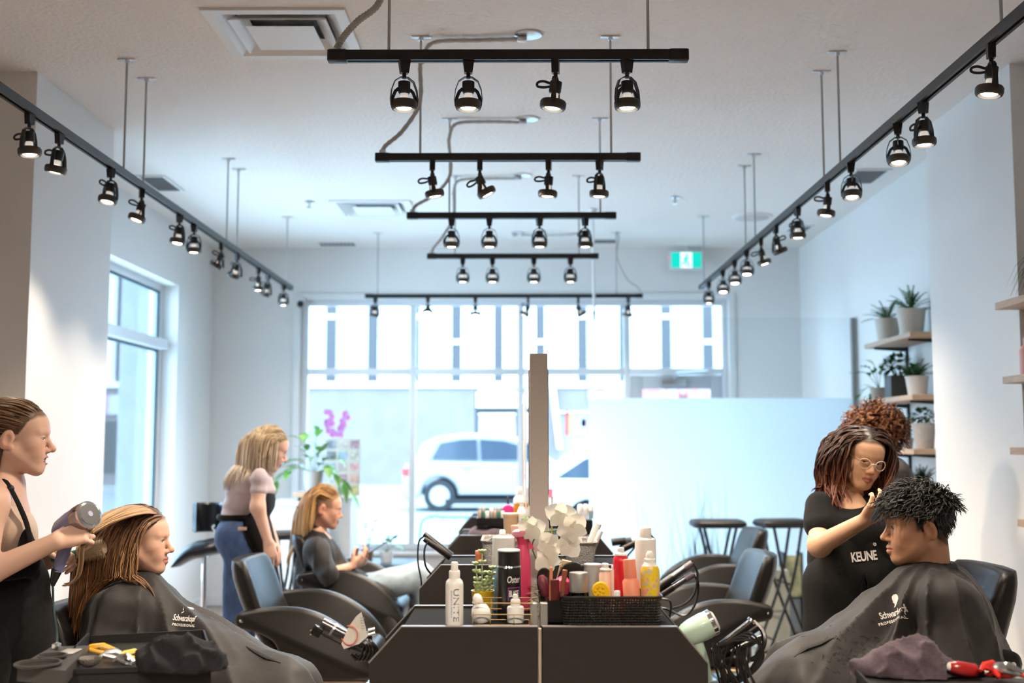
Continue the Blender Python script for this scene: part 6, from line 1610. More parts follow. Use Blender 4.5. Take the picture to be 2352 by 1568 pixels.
def head_mesh(H, o, neck_to, neck_r=.05):
    """vertices (world), quads and colours of head and neck"""
    nb = w2h(H, neck_to)[0]
    P = [cap((0, -.028, -.045), nb, neck_r, neck_r * 1.1, .03)] + head_prims(o)
    # trapezius flare
    V, Q = surface(P, o.get('h', .0028), lo=np.minimum((-.10, -.135, -.14), nb - .075), hi=np.maximum((.10, .135, .135), nb + .075))
    sk = np.array(o['skin']); col = np.tile(sk, (len(V), 1))
    def paint(mask, c): col[mask] = col[mask] * (1 - mask_w[mask, None]) + np.array(c) * mask_w[mask, None]
    x, y, z = V.T
    ax = np.abs(x)
    # warmth on cheeks, nose, ears
    warm = np.exp(-(((ax - .040) / .022) ** 2 + ((z + .032) / .022) ** 2)) * (y > .03) * .30 + np.exp(-((x / .014) ** 2 + ((z + .033) / .012) ** 2)) * (y > .09) * .30 + (ax > .074) * (y < .01) * (z < .03) * .30
    col = col * (1 - warm[:, None] * (1 - np.array(o.get('blush', (1.04, .72, .66)))))
    d1 = pdist(cap((-.02, .082, -.0668), (.02, .082, -.0668), .004), V)
    lip = ((ax < .0235) & (y > .078) & (z < -.0575) & (z > -.0825) & (np.minimum(pdist(cap((-.021, .081, -.0665), (0, .0945, -.0625), .0062), V), np.minimum(pdist(cap((.021, .081, -.0665), (0, .0945, -.0625), .0062), V), np.minimum(pdist(cap((-.019, .081, -.0695), (0, .093, -.0745), .0075), V), pdist(cap((.019, .081, -.0695), (0, .093, -.0745), .0075), V)))) < .0025))
    mask_w = np.where(lip, .9, 0.0); paint(lip, o.get('lip', (.45, .16, .14)))
    if o.get('open'):
        tm = (ax < .017) & (y > .07) & (y < .092) & (z > -.0715) & (z < -.0625); mask_w = np.where(tm, .9, 0.); paint(tm, (.75, .72, .68))
        tm = (ax < .017) & (y > .07) & (y < .090) & (z > -.082) & (z <= -.0715); mask_w = np.where(tm, .7, 0.); paint(tm, (.18, .04, .04))
    else:
        ml = (np.abs(z + .0682) < .0017) & (ax < .022) & (y > .08); mask_w = np.where(ml, .6, 0.); paint(ml, (.16, .05, .045))
    for s in (-1, 1):
        b = np.minimum(pdist(cap((s * .013, .092, .0225), (s * .034, .082, .0285), .0042, .0038), V), pdist(cap((s * .034, .082, .0285), (s * .050, .062, .0225), .0036, .0015), V))
        mask_w = np.clip(-b / .002 + .3, 0, 1) * o.get('brow_w', .8); paint(mask_w > 0, o.get('brow', (.08, .05, .035)))
        ez = o.get('eye_open', .0046); e = ((x - s * .031) / .0155) ** 2 + ((z + .0008) / (max(ez, .001) + .0028)) ** 2
        lash = (e < 1) & (y > .06) & (y < .095) & (z > (.0008 if ez > 0 else -.004))
        mask_w = np.where(lash, .65 if ez > 0 else .4, 0.); paint(lash, (.03, .02, .018))
        nm = pdist(ell((s * .0065, .1045, -.0445), (.0038, .005, .0038)), V) < .0008; mask_w = np.where(nm, .6, 0.); paint(nm, (.10, .03, .025))
    if o.get('hair'):
        k = np.clip((z - hairline(V) + .002) / .010, 0, 1) * ((ax < .072) | (y < -.036) | (y > .008) | (z > .026)) * (y > -.2) * (z > -.075); k = k * .9
        col = col * (1 - k[:, None]) + np.array(o['hair']) * k[:, None]
    if o.get('paint'): col = o['paint'](V, col)
    return h2w(H, V), Q, col
def eyes(H, o, parent, gaze=(0, 1, -.05)):
    if o.get('eye_open', .0046) <= 0: return
    g = np.array(gaze, float); g /= np.linalg.norm(g)
    b = MB(); b.ball((0, 0, 0), 1.0, 24, 16)
    B = np.array(b.v); dots = B @ g
    col = np.tile(np.array((.62, .58, .55)), (len(B), 1)); col[dots > .86] = o.get('iris', (.10, .06, .035)); col[dots > .965] = (.01, .01, .01)
    F_ = [f for f in b.f]
    for s in (-1, 1):
        P = h2w(H, B * .0121 + np.array((s * .031, .0735, .0)))
        link('eye', np_mesh('eye', P, np.array(F_), M_eye, col), parent)

# --- limbs
def basis(f, n):
    f = V3(f) / np.linalg.norm(f); n = V3(n); n = n - f * (n @ f); n /= np.linalg.norm(n); return f, n
def hand_prims(w, f, n, side, curl=(.5, .5, .5, .5), thumb=(.5, .4), s=1.0, spread=.06, k=.006):
    """w wrist, f direction of the hand, n the way the palm faces, side +1: thumb lies towards n x f"""
    f, n = basis(f, n); t = np.cross(n, f) * side; w = V3(w); P = []
    def rot(a): return f * math.cos(a) + n * math.sin(a)
    lens = [(.043, .025, .021), (.047, .029, .022), (.043, .027, .021), (.034, .020, .018)]
    for i in range(4):
        off = (1.5 - i) * .0185; kn = w + f * ((.086 - .005 * abs(i - 1.2)) * s) + t * (off * s)
        P.append(cap(w + t * (off * .55 * s) + f * .008, kn, .0125 * s, .0098 * s, .014))
        a = curl[i]; p = kn; fan = t * ((1.5 - i) * spread)
        ang = 0
        for j, L in enumerate(lens[i]):
            ang += a * (1.0, 1.15, .8)[j]; d = rot(ang) + fan * (1 if j == 0 else .6); d /= np.linalg.norm(d)
            q = p + d * (L * s); P.append(cap(p, q, (.0088, .0080, .0072)[j] * s, (.0080, .0072, .0062)[j] * s, k if j == 0 else .003)); p = q
    P.append(ell(w + f * (.045 * s) + n * (.004 * s), (.03 * s, .03 * s, .016 * s), .015, R=np.stack([t, f, n], 1)))
    # thumb from the side of the palm
    p = w + f * (.018 * s) + t * (.020 * s) + n * (.004 * s); d = f * .62 + t * .62 + n * (.35 + thumb[0] * .5); d /= np.linalg.norm(d)
    q = p + d * (.046 * s); P.append(cap(p, q, .0145 * s, .0108 * s, .012))
    d2 = f * .75 + t * (.35 - thumb[1]) + n * (.3 + thumb[0] * .7); d2 /= np.linalg.norm(d2); r = q + d2 * (.031 * s); P.append(cap(q, r, .0105 * s, .0092 * s, .004))
    d3 = f * .75 + t * (.15 - thumb[1] * 1.4) + n * (.3 + thumb[0] * .6); d3 /= np.linalg.norm(d3); P.append(cap(r, r + d3 * (.026 * s), .0092 * s, .0075 * s, .003))
    return P
def arm_prims(sh, el, wr, r=(.048, .040, .041, .026)):
    return [cap(sh, el, r[0], r[1], .03), cap(el, wr, r[2], r[3], .03)]
def join(*parts):
    V, Q, C = [], [], []; o = 0
    for v, q, c in parts: V.append(v); Q.append(q + o); C.append(c if c.ndim == 2 else np.tile(c, (len(v), 1))); o += len(v)
    return np.concatenate(V), np.concatenate(Q), np.concatenate(C)
def skin_part(prims, h, skin):
    V, Q = surface(prims, h); return V, Q, np.tile(np.array(skin), (len(V), 1))

# --- hair
def hairline(P):
    """lowest height at which hair grows, by compass round the head"""
    a = np.abs(np.arctan2(P[:, 0], P[:, 1] + .012))
    return np.interp(a, [0, .55, .9, 1.15, 1.45, 1.75, 2.1, 2.6, 3.14], [.072, .066, .050, .012, -.008, .012, -.045, -.065, -.07])
def scalp_points(n, seed, cond=None):
    r = np.random.default_rng(seed); out = []
    while len(out) < n:
        v = r.normal(size=(n * 3, 3)); v /= np.linalg.norm(v, axis=1)[:, None]
        P = v * np.array((.0755, .0985, .0805)) + np.array((0, -.012, .035))
        ok = P[:, 2] > hairline(P) + r.uniform(0, .006, len(P))
        if cond is not None: ok &= cond(P)
        out += list(P[ok])
    return np.array(out[:n])
def grad(prims, P, e=.002):
    g = np.stack([sdf(prims, P + e * np.eye(3)[i]) - sdf(prims, P - e * np.eye(3)[i]) for i in range(3)], -1)
    return g / (np.linalg.norm(g, axis=1)[:, None] + 1e-9)
def grow(H, roots, flow, steps, step, colliders, gravity=.15, off=(.004, .02), seed=0, flow_w=.35, jitter=.15):
    """grow locks from local roots; flow(local pos, step) gives a local direction; gravity pulls in world space"""
    r = np.random.default_rng(seed); N = len(roots)
    head = [ell(hw(H, (0, -.012, .035)), np.array((.074, .097, .079)) * H['s'], .02, R=H['R']), ell(hw(H, (0, .030, -.033)), np.array((.061, .058, .078)) * H['s'], .03, R=H['R'])]
    col = head + colliders
    p = h2w(H, roots); o = r.uniform(*off, N); n = grad(head, p); p = p + n * .002
    loc = lambda d: d @ H['R'].T
    v = loc(flow(roots, 0)); v += r.normal(size=(N, 3)) * jitter; v /= np.linalg.norm(v, axis=1)[:, None]
    path = [p.copy()]; nrm = [n.copy()]
    for s in range(1, steps):
        fl = loc(flow(w2h(H, p), s)); gw = gravity if np.isscalar(gravity) else gravity(s)
        v = v * (1 - flow_w) + fl * flow_w + np.array((0, 0, -1.0)) * gw + r.normal(size=(N, 3)) * jitter * .25
        v /= np.linalg.norm(v, axis=1)[:, None]
        q = p + v * step * r.uniform(.9, 1.1, (N, 1))
        d = sdf(col, q); lift = np.minimum(o, .003 + .006 * s); m = d < lift
        if m.any():
            g = grad(col, q[m]); q[m] += g * (lift[m] - d[m])[:, None]
        v = q - p; v /= np.linalg.norm(v, axis=1)[:, None] + 1e-9
        p = q; path.append(p.copy()); nrm.append(grad(col, p))
    return np.stack(path, 1), np.stack(nrm, 1)
def locks(path, nrm, w, cols, tip=None, seed=0, flat=.35, curl=None, lens=None, taper=.25, sides=6):
    """ribbon-like tapered locks as one mesh with colours"""
    r = np.random.default_rng(seed); N, S, _ = path.shape
    if curl:
        amp, turns = curl; ph = r.uniform(0, 6.28, (N, 1)); t = np.gradient(path, axis=1); t /= np.linalg.norm(t, axis=2, keepdims=True) + 1e-9
        sd = np.cross(t, nrm); u = np.linspace(0, 1, S)[None]; a = amp * r.uniform(.6, 1.3, (N, 1)) * np.minimum(1, u * 3)
        path = path + sd * (a * np.sin(u * turns * 6.28 + ph))[..., None] + nrm * (a * (1 + np.cos(u * turns * 6.28 + ph)) * .6)[..., None]
    if lens is not None:   # shorten each lock
        u = np.linspace(0, 1, S); out = np.empty_like(path)
        for i in range(N):
            for c in range(3): out[i, :, c] = np.interp(u * lens[i], u, path[i, :, c])
        path = out
    t = np.gradient(path, axis=1); t /= np.linalg.norm(t, axis=2, keepdims=True) + 1e-9
    sd = np.cross(t, nrm); sd /= np.linalg.norm(sd, axis=2, keepdims=True) + 1e-9; nn = np.cross(sd, t)
    u = np.linspace(0, 1, S); prof = np.minimum(1, .12 + 5 * u) * np.where(u > .55, taper + (1 - taper) * np.sqrt(np.clip(1 - ((u - .55) / .45) ** 2, 0, 1)), 1)
    prof[-1] = .05
    W = (w * r.uniform(.7, 1.3, (N, 1)) * prof[None])[..., None]
    ang = np.arange(sides) * 2 * math.pi / sides
    V = path[:, :, None] + sd[:, :, None] * (W[:, :, None] * np.cos(ang)[None, None, :, None]) + nn[:, :, None] * (W[:, :, None] * flat * np.sin(ang)[None, None, :, None])
    idx = np.arange(N * S * sides).reshape(N, S, sides)
    a, b = idx[:, :-1], idx[:, 1:]
    Q = np.stack([a, np.roll(a, -1, 2), np.roll(b, -1, 2), b], -1).reshape(-1, 4)
    cols = np.array(cols); pick = cols[r.integers(0, len(cols), N)] * r.uniform(.75, 1.25, (N, 1))
    C = np.repeat(pick[:, None], S, 1)
    if tip is not None:
        k = np.clip((u - .35) / .55, 0, 1)[None, :, None]; C = C * (1 - k) + np.array(tip) * r.uniform(.8, 1.2, (N, 1, 1)) * k
    C = np.repeat(C[:, :, None], sides, 2).reshape(-1, 3)
    return V.reshape(-1, 3), Q, C
def scalp_cap(H, col, cond=None, off=.004):
    n, m = 44, 30; V = []; 
    for i in range(m + 1):
        for j in range(n):
            a, b = math.pi * i / m, 2 * math.pi * j / n; d = np.array((math.sin(a) * math.sin(b), math.sin(a) * math.cos(b), math.cos(a)))
            V.append(d * (np.array((.074, .097, .079)) + off) + np.array((0, -.012, .035)))
    V = np.array(V); ok = V[:, 2] > hairline(V) - .002
    if cond is not None: ok &= cond(V)
    Q = []
    for i in range(m):
        for j in range(n):
            q = (i * n + j, i * n + (j + 1) % n, (i + 1) * n + (j + 1) % n, (i + 1) * n + j)
            if all(ok[k] for k in q): Q.append(q)
    used = np.unique(np.array(Q)); mp = -np.ones(len(V), int); mp[used] = np.arange(len(used))
    return h2w(H, V[used]), mp[np.array(Q)], np.tile(np.array(col), (len(used), 1))
def wrap_text(target, center, u, v, txts, m, parent, name='printed_lettering', lift=.0012):
    """flat print laid on a cloth surface: every point is dropped onto the cloth along the print's own normal"""
    bv = bvh(target)
    u, v = Vector(u).normalized(), Vector(v); v = (v - u * v.dot(u)).normalized(); n = u.cross(v)
    b = MB()
    for vs, fs, ox, oy, sx, sy in txts:
        out = []
        for q in vs:
            p = center + u * (ox + q.x * sx) + v * (oy + q.y * sy); hit = bv.ray_cast(p + n * .25, -n, .6)
            h0 = hit[0] if hit[0] is not None else p; out.append(h0 + n * lift)
        b.add(out, fs)
    o = b.obj(name, m, parent, 0); o['kind'] = 'stuff'; return o
BVH = {}
def bvh(target):
    from mathutils.bvhtree import BVHTree
    me = target.data
    if me.name not in BVH: BVH[me.name] = BVHTree.FromPolygons([x.co for x in me.vertices], [tuple(p.vertices) for p in me.polygons])
    return BVH[me.name]
def cast(target, px, py):
    bv = bvh(target)
    d = Vector(ray(px, py)).normalized(); h = bv.ray_cast(Vector((0, 0, CAMH)), d); return h[0], h[1]
# ================================================================ people
A = at
M_blackcloth = mat('black_cotton', (.006, .006, .0066), .9, spec=.2, bump=.15, bscale=90, sheen=.05)
M_cape = mat('charcoal_cape', (.015, .0132, .013), .6, spec=.28, noise=.10, nscale=14, bump=.12, bscale=30, sheen=.1)
M_print = mat('pale_print', (.62, .58, .56), .6)
def person(label, loc): return thing('person', label, 'person', loc)
def body(t, *parts):
    V, Q, C = join(*parts); return link('body', np_mesh('body', V, Q, M_skin, C), t)
def hair_obj(t, *parts, name='hair'):
    V, Q, C = join(*parts); o = link(name, np_mesh(name, V, Q, M_hair, C), t); return o
def fold_disp(c, amp, nfold, seed, fall=.3):
    c = V3(c)
    def f(P):
        D = P - c; a = np.arctan2(D[:, 1], D[:, 0]); r = np.linalg.norm(D, axis=1); k = np.clip(r / fall - .15, 0, 1)
        w = nfold * a + 1.6 * np.sin(2 * a + seed) + 5 * r + 2.5 * noise3(P, 7, seed + 1)
        ridge = 1 - 2 * np.abs(np.sin(w * .5)) ** .7
        return -amp * k * ridge * (.6 + .4 * noise3(P, 9, seed)) - .8 * amp * (.5 - np.abs(noise3(P * np.array((1, 1, .6)), 15, seed + 2))) * np.clip(r / .12, 0, 1) + .12 * amp * noise3(P, 60, seed)
    return f
def frame_on(n, deg):
    n = Vector(n) if n.y < 0 else -Vector(n); n.z *= .5; n.normalize(); u = Vector((1, 0, 0)) - n * n.x; u.normalize(); v = n.cross(u); a = math.radians(deg); return u * math.cos(a) + v * math.sin(a), v * math.cos(a) - u * math.sin(a)
emblem_pts = [(.15, 1.0), (.42, .98), (.55, .8), (.5, .55), (.3, .35), (.12, .18), (-.12, 0), (-.28, -.02), (-.1, .16), (-.08, .3), (-.2, .38), (-.14, .5), (-.16, .66), (-.08, .88)]
def emblem():
    return [Vector((x, y - .5, 0)) for x, y in emblem_pts], [tuple(range(len(emblem_pts)))]

# ---------------------------------------------------------------- 1 seated woman with long brown hair, cape
D = 4.0
SK = (.62, .38, .28)
t = person('seated woman with long brown hair wearing a dark cape, facing the mirror', (-1.25, D, 0))
H = head_frame(A(324, 1238, D), 2, 3, 0, .98)
nb = A(312, 1345, D + .02)
o1 = dict(skin=SK, hair=(.16, .085, .045), lip=(.46, .17, .15), brow=(.20, .11, .07), iris=(.12, .14, .14), nose=1.05, brow_w=.55)
hip = Vector((-1.42, D, .56)); ch = A(300, 1440, D)
tor = [cap(nb, ch, .07, .12, .06), cap(ch, hip, .125, .14, .05), cap(A(262, 1395, D - .17), A(352, 1390, D + .18), .055, None, .05)]
for s in (-1, 1): tor += [cap(hip + Vector((0, .09 * s, 0)), (-.92, D + .1 * s, .57), .085, .065, .04), cap((-.92, D + .1 * s, .57), (-.84, D + .1 * s, .18), .06, .04, .03), cap((-.84, D + .1 * s, .16), (-.70, D + .1 * s, .12), .04, .03, .03)]
body(t, head_mesh(H, o1, nb, .047), skin_part(tor, .014, SK))
eyes(H, o1, t)
Cn = A(318, 1350, D)
cape = [cap(A(316, 1345, D), A(318, 1375, D), .062, .085, .05), cap(A(268, 1400, D - .16), A(292, 1390, D + .16), .07, None, .07), cap(A(262, 1410, D - .17), A(235, 1540, D - .24), .062, .085, .06), cap(A(300, 1400, D + .18), A(330, 1530, D + .26), .06, .08, .06),
        cap(A(340, 1405, D - .05), A(640, 1600, D - .16), .085, .10, .10), cap(A(360, 1400, D + .12), A(660, 1590, D + .2), .08, .10, .10), cap(A(300, 1460, D), A(330, 1600, D), .17, .22, .1),
        cap(A(330, 1560, D - .2), A(640, 1640, D - .26), .10, .10, .12), cap(A(640, 1600, D - .16), (-.78, D - .12, .35), .10, .12, .1), cap(A(660, 1590, D + .2), (-.78, D + .18, .35), .10, .12, .1),
        cap(A(240, 1560, D - .22), (-1.45, D - .32, .62), .09, .08, .1)]
co = sdf_obj('cape', cape, .009, M_cape, t, disp=fold_disp(Cn, .019, 15, 1.0), dispmax=.03)
MB().tube([V3(Cn) + np.array((.066 * math.cos(a), .058 * math.sin(a), .010 + .012 * math.cos(a))) for a in [i * math.pi / 12 for i in range(25)]], .013, 8, cap=False, flat=1.6).obj('cape_collar', mat('black_neck_strip', (.02, .022, .028), .6), t)
p, nrm = cast(co, 424, 1420)
if p is not None:
    u, v = frame_on(nrm, -4)
    ts = text_mesh('Schwarzkopf', .03, 0, 0, .92, .0006); tp = text_mesh('PROFESSIONAL', .0135, 0, 0, 1.25, .0005); em = emblem()
    wrap_text(co, p, u, v, [(*ts, 0, 0, .52, 1.0), (*tp, .004, -.024, .68, .9), (*em, -.01, .036, .024, .036)], M_print, t)
# slit in the cape
p, nrm = cast(co, 598, 1502)
if p is not None: MB().tube([cast(co, x, y)[0] + nrm * .001 for x, y in ((566, 1484), (590, 1497), (615, 1510), (645, 1522))], [.002, .012, .014, .002], 8, flat=.35).obj('cape_slit', mat('cape_inside', (.006, .006, .007), .8), t)
# hair: parted, falling behind the shoulder; top section combed back to the stylist's hand
collide = tor + cape[:4]
def flow1(P, s):
    d = np.zeros_like(P); side = np.sign(P[:, 0] + 1e-6)
    d[:, 0] = side * .55 * (P[:, 2] > .03); d[:, 1] = -.9; d[:, 2] = -.42
    return d / np.linalg.norm(d, axis=1)[:, None] * (1 if s < 5 else .05)
R1 = scalp_points(1000, 5, lambda P: ~((P[:, 0] < -.015) & (P[:, 1] > -.01)))
pa, nn = grow(H, R1, flow1, 20, .024, collide, gravity=lambda s: .12 if s < 5 else .5, off=(.006, .034), seed=2, flow_w=.26 , jitter=.08)
lk = locks(pa, nn, .0040, [(.15, .075, .038), (.11, .052, .026), (.22, .115, .055)], tip=(.30, .14, .055), seed=3, lens=np.random.default_rng(1).uniform(.75, 1, 1000), curl=(.004, 1.3), sides=4, flat=.5)
# locks in front of the far shoulder and by the near cheek
R2 = scalp_points(130, 8, lambda P: (P[:, 1] > -.02) & (P[:, 1] < .045) & (P[:, 0] > .04) & (P[:, 2] > .02))
def flow1b(P, s):
    d = np.zeros_like(P); d[:, 0] = np.sign(P[:, 0]) * .6; d[:, 1] = -.55 if s < 6 else .10; d[:, 2] = -.7; return d / np.linalg.norm(d, axis=1)[:, None]
pb, nb2 = grow(H, R2, flow1b, 20, .0165, collide, gravity=.25, off=(.006, .022), seed=4, flow_w=.2)
lk2 = locks(pb, nb2, .0026, [(.20, .10, .048), (.15, .07, .035)], tip=(.34, .18, .08), seed=5, curl=(.006, 2), lens=np.random.default_rng(2).uniform(.45, .75, 130), sides=4, flat=.6)
# the lifted section
tgt = V3(A(203, 1224, 3.52))
R3 = scalp_points(300, 9, lambda P: (P[:, 2] > .085) & (P[:, 1] < .06))
w0 = h2w(H, R3); n0 = w0 - H['c']; n0 /= np.linalg.norm(n0, axis=1)[:, None]
u = np.linspace(0, 1, 16)[None, :, None]; rr = np.random.default_rng(3)
mid = w0 + n0 * .03 + (tgt - w0) * .38 + np.array((0, 0, .022)); end = tgt + rr.normal(size=w0.shape) * .004
P3 = (1 - u) ** 2 * w0[:, None] + 2 * u * (1 - u) * mid[:, None] + u * u * end[:, None]
N3 = np.repeat(n0[:, None], 16, 1)
lk3 = locks(P3, N3, .0034, [(.42, .24, .10), (.33, .18, .075), (.50, .30, .13)], seed=6, taper=.5, sides=4)
hair_obj(t, scalp_cap(H, (.10, .05, .025), off=.006), lk, lk2, lk3)

# ---------------------------------------------------------------- 2 stylist with hair dryer
D = 3.66
SK = (.66, .42, .32)
t = person('stylist in a black apron and beige top holding a hair dryer', (-1.72, D, 0))
H = head_frame(A(40, 1003, D), 13, 4, 0, 1.0)
nb = A(4, 1120, D)
o2 = dict(skin=SK, hair=(.13, .075, .038), lip=(.50, .20, .18), brow=(.13, .075, .045), iris=(.10, .08, .06), open=.0045, eye_open=.0028, nose=1.1, brow_w=.7)
sh_n, el_n, wr_n = A(-22, 1158, D - .17), A(-42, 1322, D - .24), A(128, 1243, 3.46)
sh_f, el_f, wr_f = A(10, 1155, D + .17), A(20, 1315, D + .2), A(104, 1290, D + .17)
hn = hand_prims(wr_n, A(190, 1222, 3.50) - A(128, 1243, 3.46), (.25, .9, -.2), -1, (.75, .85, .9, .9), (.6, .5))
hf = hand_prims(wr_f, A(160, 1272, D + .16) - wr_f, (.1, -.8, -.5), 1, (.8, .85, .9, .9), (.5, .4))
chest = A(-12, 1215, D); waist = A(-22, 1330, D); hp = A(-20, 1440, D)
tor = [cap(nb, chest, .075, .10, .05), ell(chest, (.105, .155, .12), .05), ell(A(18, 1215, D - .075), (.058, .062, .06), .04), ell(A(18, 1215, D + .075), (.058, .062, .06), .04), cap(sh_n, sh_f, .046, None, .04), cap(chest, waist, .11, .105, .06)]
body(t, head_mesh(H, o2, nb, .049), skin_part([cap(A(10, 1085, D), chest, .05, .085, .05), cap(sh_n, nb, .044, .05, .05), cap(sh_f, nb, .044, .05, .05), ell(A(-8, 1180, D), (.085, .15, .06), .05), cap(sh_n, el_n, .048, .040, .05), cap(el_n, wr_n, .041, .026, .03)] + hn + [cap(sh_f, el_f, .048, .040, .05), cap(el_f, wr_f, .041, .026, .03)] + hf, .0048, SK))
eyes(H, o2, t, (0, 1, -.35))
M_beige = mat('beige_jersey', (.52, .40, .32), .8, bump=.1, bscale=80)
top = [ell(A(-12, 1235, D), (.110, .160, .115), .05), ell(A(22, 1215, D - .075), (.060, .066, .062), .04), ell(A(22, 1215, D + .075), (.060, .066, .062), .04), cap(A(-14, 1240, D), A(-22, 1345, D), .112, .112, .06), cap(A(-10, 1140, D - .10), A(0, 1190, D - .10), .026, .04, .03), cap(A(-10, 1140, D + .10), A(0, 1190, D + .10), .026, .04, .03)]
sdf_obj('tank_top', top, .008, M_beige, t, disp=lambda P: .003 * noise3(P, 45, 3), dispmax=.005)
pants = [ell(A(-24, 1400, D), (.135, .175, .15), .05)]
for s in (-1, 1): pants += [cap(A(-22, 1450, D + .09 * s), (A(-22, 1450, D).x, D + .1 * s, .48), .095, .065, .04), cap((A(-22, 1450, D).x, D + .1 * s, .48), (A(-22, 1450, D).x, D + .1 * s, .08), .065, .05, .03)]
sdf_obj('trousers', pants, .012, M_blackcloth, t)
for s in (-1, 1):
    q = Vector((A(-22, 1450, D).x, D + .1 * s, 0)); MB().rbox(q.x - .09, q.x + .16, q.y - .045, q.y + .045, .001, .085, .04, 4).obj('shoe', M_black, t)
ap = [ell(A(30, 1400, D), (.10, .165, .17), .06), cap(A(48, 1470, D), A(44, 1700, D), .10, .12, .08), cap(A(-24, 1322, D), A(10, 1322, D), .125, .125, .03)]
sdf_obj('apron', ap, .010, M_blackcloth, t, disp=lambda P: .005 * noise3(P, 30, 5), dispmax=.01)
bib = [A(62, 1180, D - .10), A(74, 1262, D - .11), A(80, 1300, D - .12)]
MB().tube(bez([A(-28, 1092, D - .03), A(-4, 1094, D - .058), A(14, 1106, D - .074), A(30, 1132, D - .092), A(46, 1165, D - .118), A(62, 1205, D - .108), A(72, 1255, D - .11), A(74, 1310, D - .10)], 28), .010, 8, flat=.35).obj('apron_strap', M_blackcloth, t)
sdf_obj('apron_bib', [cap(A(58, 1225, D - .085), A(58, 1225, D + .085), .018, None, .03), cap(A(64, 1300, D - .10), A(64, 1300, D + .10), .035, None, .08), cap(A(66, 1265, D - .09), A(66, 1265, D + .09), .022, None, .05)], .008, M_blackcloth, t)
MB().ball(A(24, 1122, D - .092), .012, 12, 8).obj('strap_button', M_black, t)
MB().tube(bez([A(-60, 1322, D - .13), A(20, 1318, D - .14), A(60, 1312, D - .12), A(84, 1318, D - .08)], 12), .014, 8, flat=1.5).obj('apron_tie', M_blackcloth, t)
# combed-back hair in a low ponytail
def flow2(P, s):
    d = np.zeros_like(P); d[:, 1] = -1.0; d[:, 2] = .12 - 6 * np.clip(P[:, 2] - .10, -.02, .05) - 3.5 * np.clip(-P[:, 1], 0, .1); d[:, 0] = -P[:, 0] * 2.5 * (P[:, 1] < -.05)
    return d / np.linalg.norm(d, axis=1)[:, None]
R2 = scalp_points(900, 15, lambda P: (P[:, 2] > -.02))
pa, nn = grow(H, R2, flow2, 13, .0205, tor, gravity=.04, off=(.004, .012), seed=6, flow_w=.5, jitter=.02)
cols2 = [(.20, .115, .055), (.13, .07, .035), (.27, .165, .085), (.09, .045, .022)]
lk = locks(pa, nn, .0036, cols2, seed=7, lens=np.random.default_rng(1).uniform(.8, 1, 900), sides=4, flat=.5)
R2b = np.tile(np.array((0, -.105, -.01)), (70, 1)) + np.random.default_rng(2).normal(size=(70, 3)) * (.015, .006, .012)
def flow2b(P, s): d = np.zeros_like(P); d[:, 1] = -.15; d[:, 2] = -1; return d / np.linalg.norm(d, axis=1)[:, None]
pb, nb2 = grow(H, R2b, flow2b, 16, .02, tor, gravity=.3, off=(.01, .035), seed=8, flow_w=.2)
lk2 = locks(pb, nb2, .006, [(.10, .05, .03), (.06, .03, .018)], seed=9)
pc, nc = grow(H, scalp_points(50, 17, lambda P: (P[:, 2] < .0) & (P[:, 1] < -.02)), flow2b, 12, .015, tor, gravity=.25, off=(.006, .02), seed=10)
lk3 = locks(pc, nc, .006, [(.09, .045, .025)], seed=11)
hair_obj(t, scalp_cap(H, (.10, .055, .028), off=.005), lk, lk2, lk3)
# dryer in her hand (stays a thing of its own)
LAV = pl('lavender_enamel', (.19, .20, .38), .3, coat=.3)
t = thing('hair_dryer', 'lavender blue hair dryer with chrome rim held by the stylist', 'hair dryer', A(140, 1290, 3.52))
Dd = 3.53
a, e = A(135, 1222, Dd + .06), A(200, 1184, Dd - .02); d = e - a
MB().tube([a, a + d * .15, a + d * .5, a + d * .8, a + d * 1.0], [.026, .036, .042, .043, .042], 24).obj('barrel', LAV, t)
MB().tube([a + d * .78, a + d * .95, a + d * 1.03], [.0445, .0445, .042], 24).obj('dark_band', mat('smoky_chrome', (.30, .28, .30), .15, .9), t)
MB().tube([e + d * .02, e + d * .08, e + d * .10], [.043, .043, .035], 24).obj('chrome_rim', M_chrome, t)
MB().tube([e + d * .09, e + d * .11], [.034, .034], 22).obj('outlet_grille', mat('dark_grille_mesh', (.03, .03, .035), .4), t)
MB().tube([e + d * .11, e + d * .125], [.010, .008], 14).obj('outlet_hub', pl('lilac_hub', (.35, .33, .5), .3), t)
MB().tube(bez([a + d * .45, A(152, 1250, Dd + .01), A(140, 1285, Dd + .02), A(132, 1312, Dd + .02)], 10), [.022, .021, .02, .02, .0195, .019, .018, .018, .017, .017][:len(bez([a, a, a, a], 10))], 14).obj('handle', LAV, t)
MB().tube([A(132, 1306, Dd + .02), A(124, 1330, Dd + .02), A(121, 1345, Dd + .02)], [.018, .012, .006], 12).obj('handle_end', BK, t)
MB().tube(bez([A(121, 1343, Dd + .02), A(123, 1400, Dd), A(130, 1450, Dd - .2), A(130, 1489, 3.02)], 24), .004, 8).obj('power_cord', pl('dark_teal_cord', (.012, .03, .03), .5), t)
t = thing('blow_dry_brush', 'round bristle brush with pale barrel behind the lifted hair', 'brush', A(150, 1272, D + .15))
MB().tube([A(118, 1282, D + .14), A(180, 1268, D + .15)], .011, 10).obj('handle', pl('teal_handle', (.02, .25, .2), .4), t)
MB().tube([A(180, 1268, D + .15), A(185, 1267, D + .15), A(236, 1256, D + .17), A(240, 1255, D + .17)], [.022, .026, .026, .022], 16).obj('barrel', pl('pale_wood_barrel', (.52, .40, .27), .6), t)
b = MB(); ax0, ax1 = A(184, 1267, D + .15), A(238, 1256, D + .17); dd = (ax1 - ax0); w1 = dd.cross(Vector((0, 0, 1))).normalized(); w2 = w1.cross(dd).normalized()
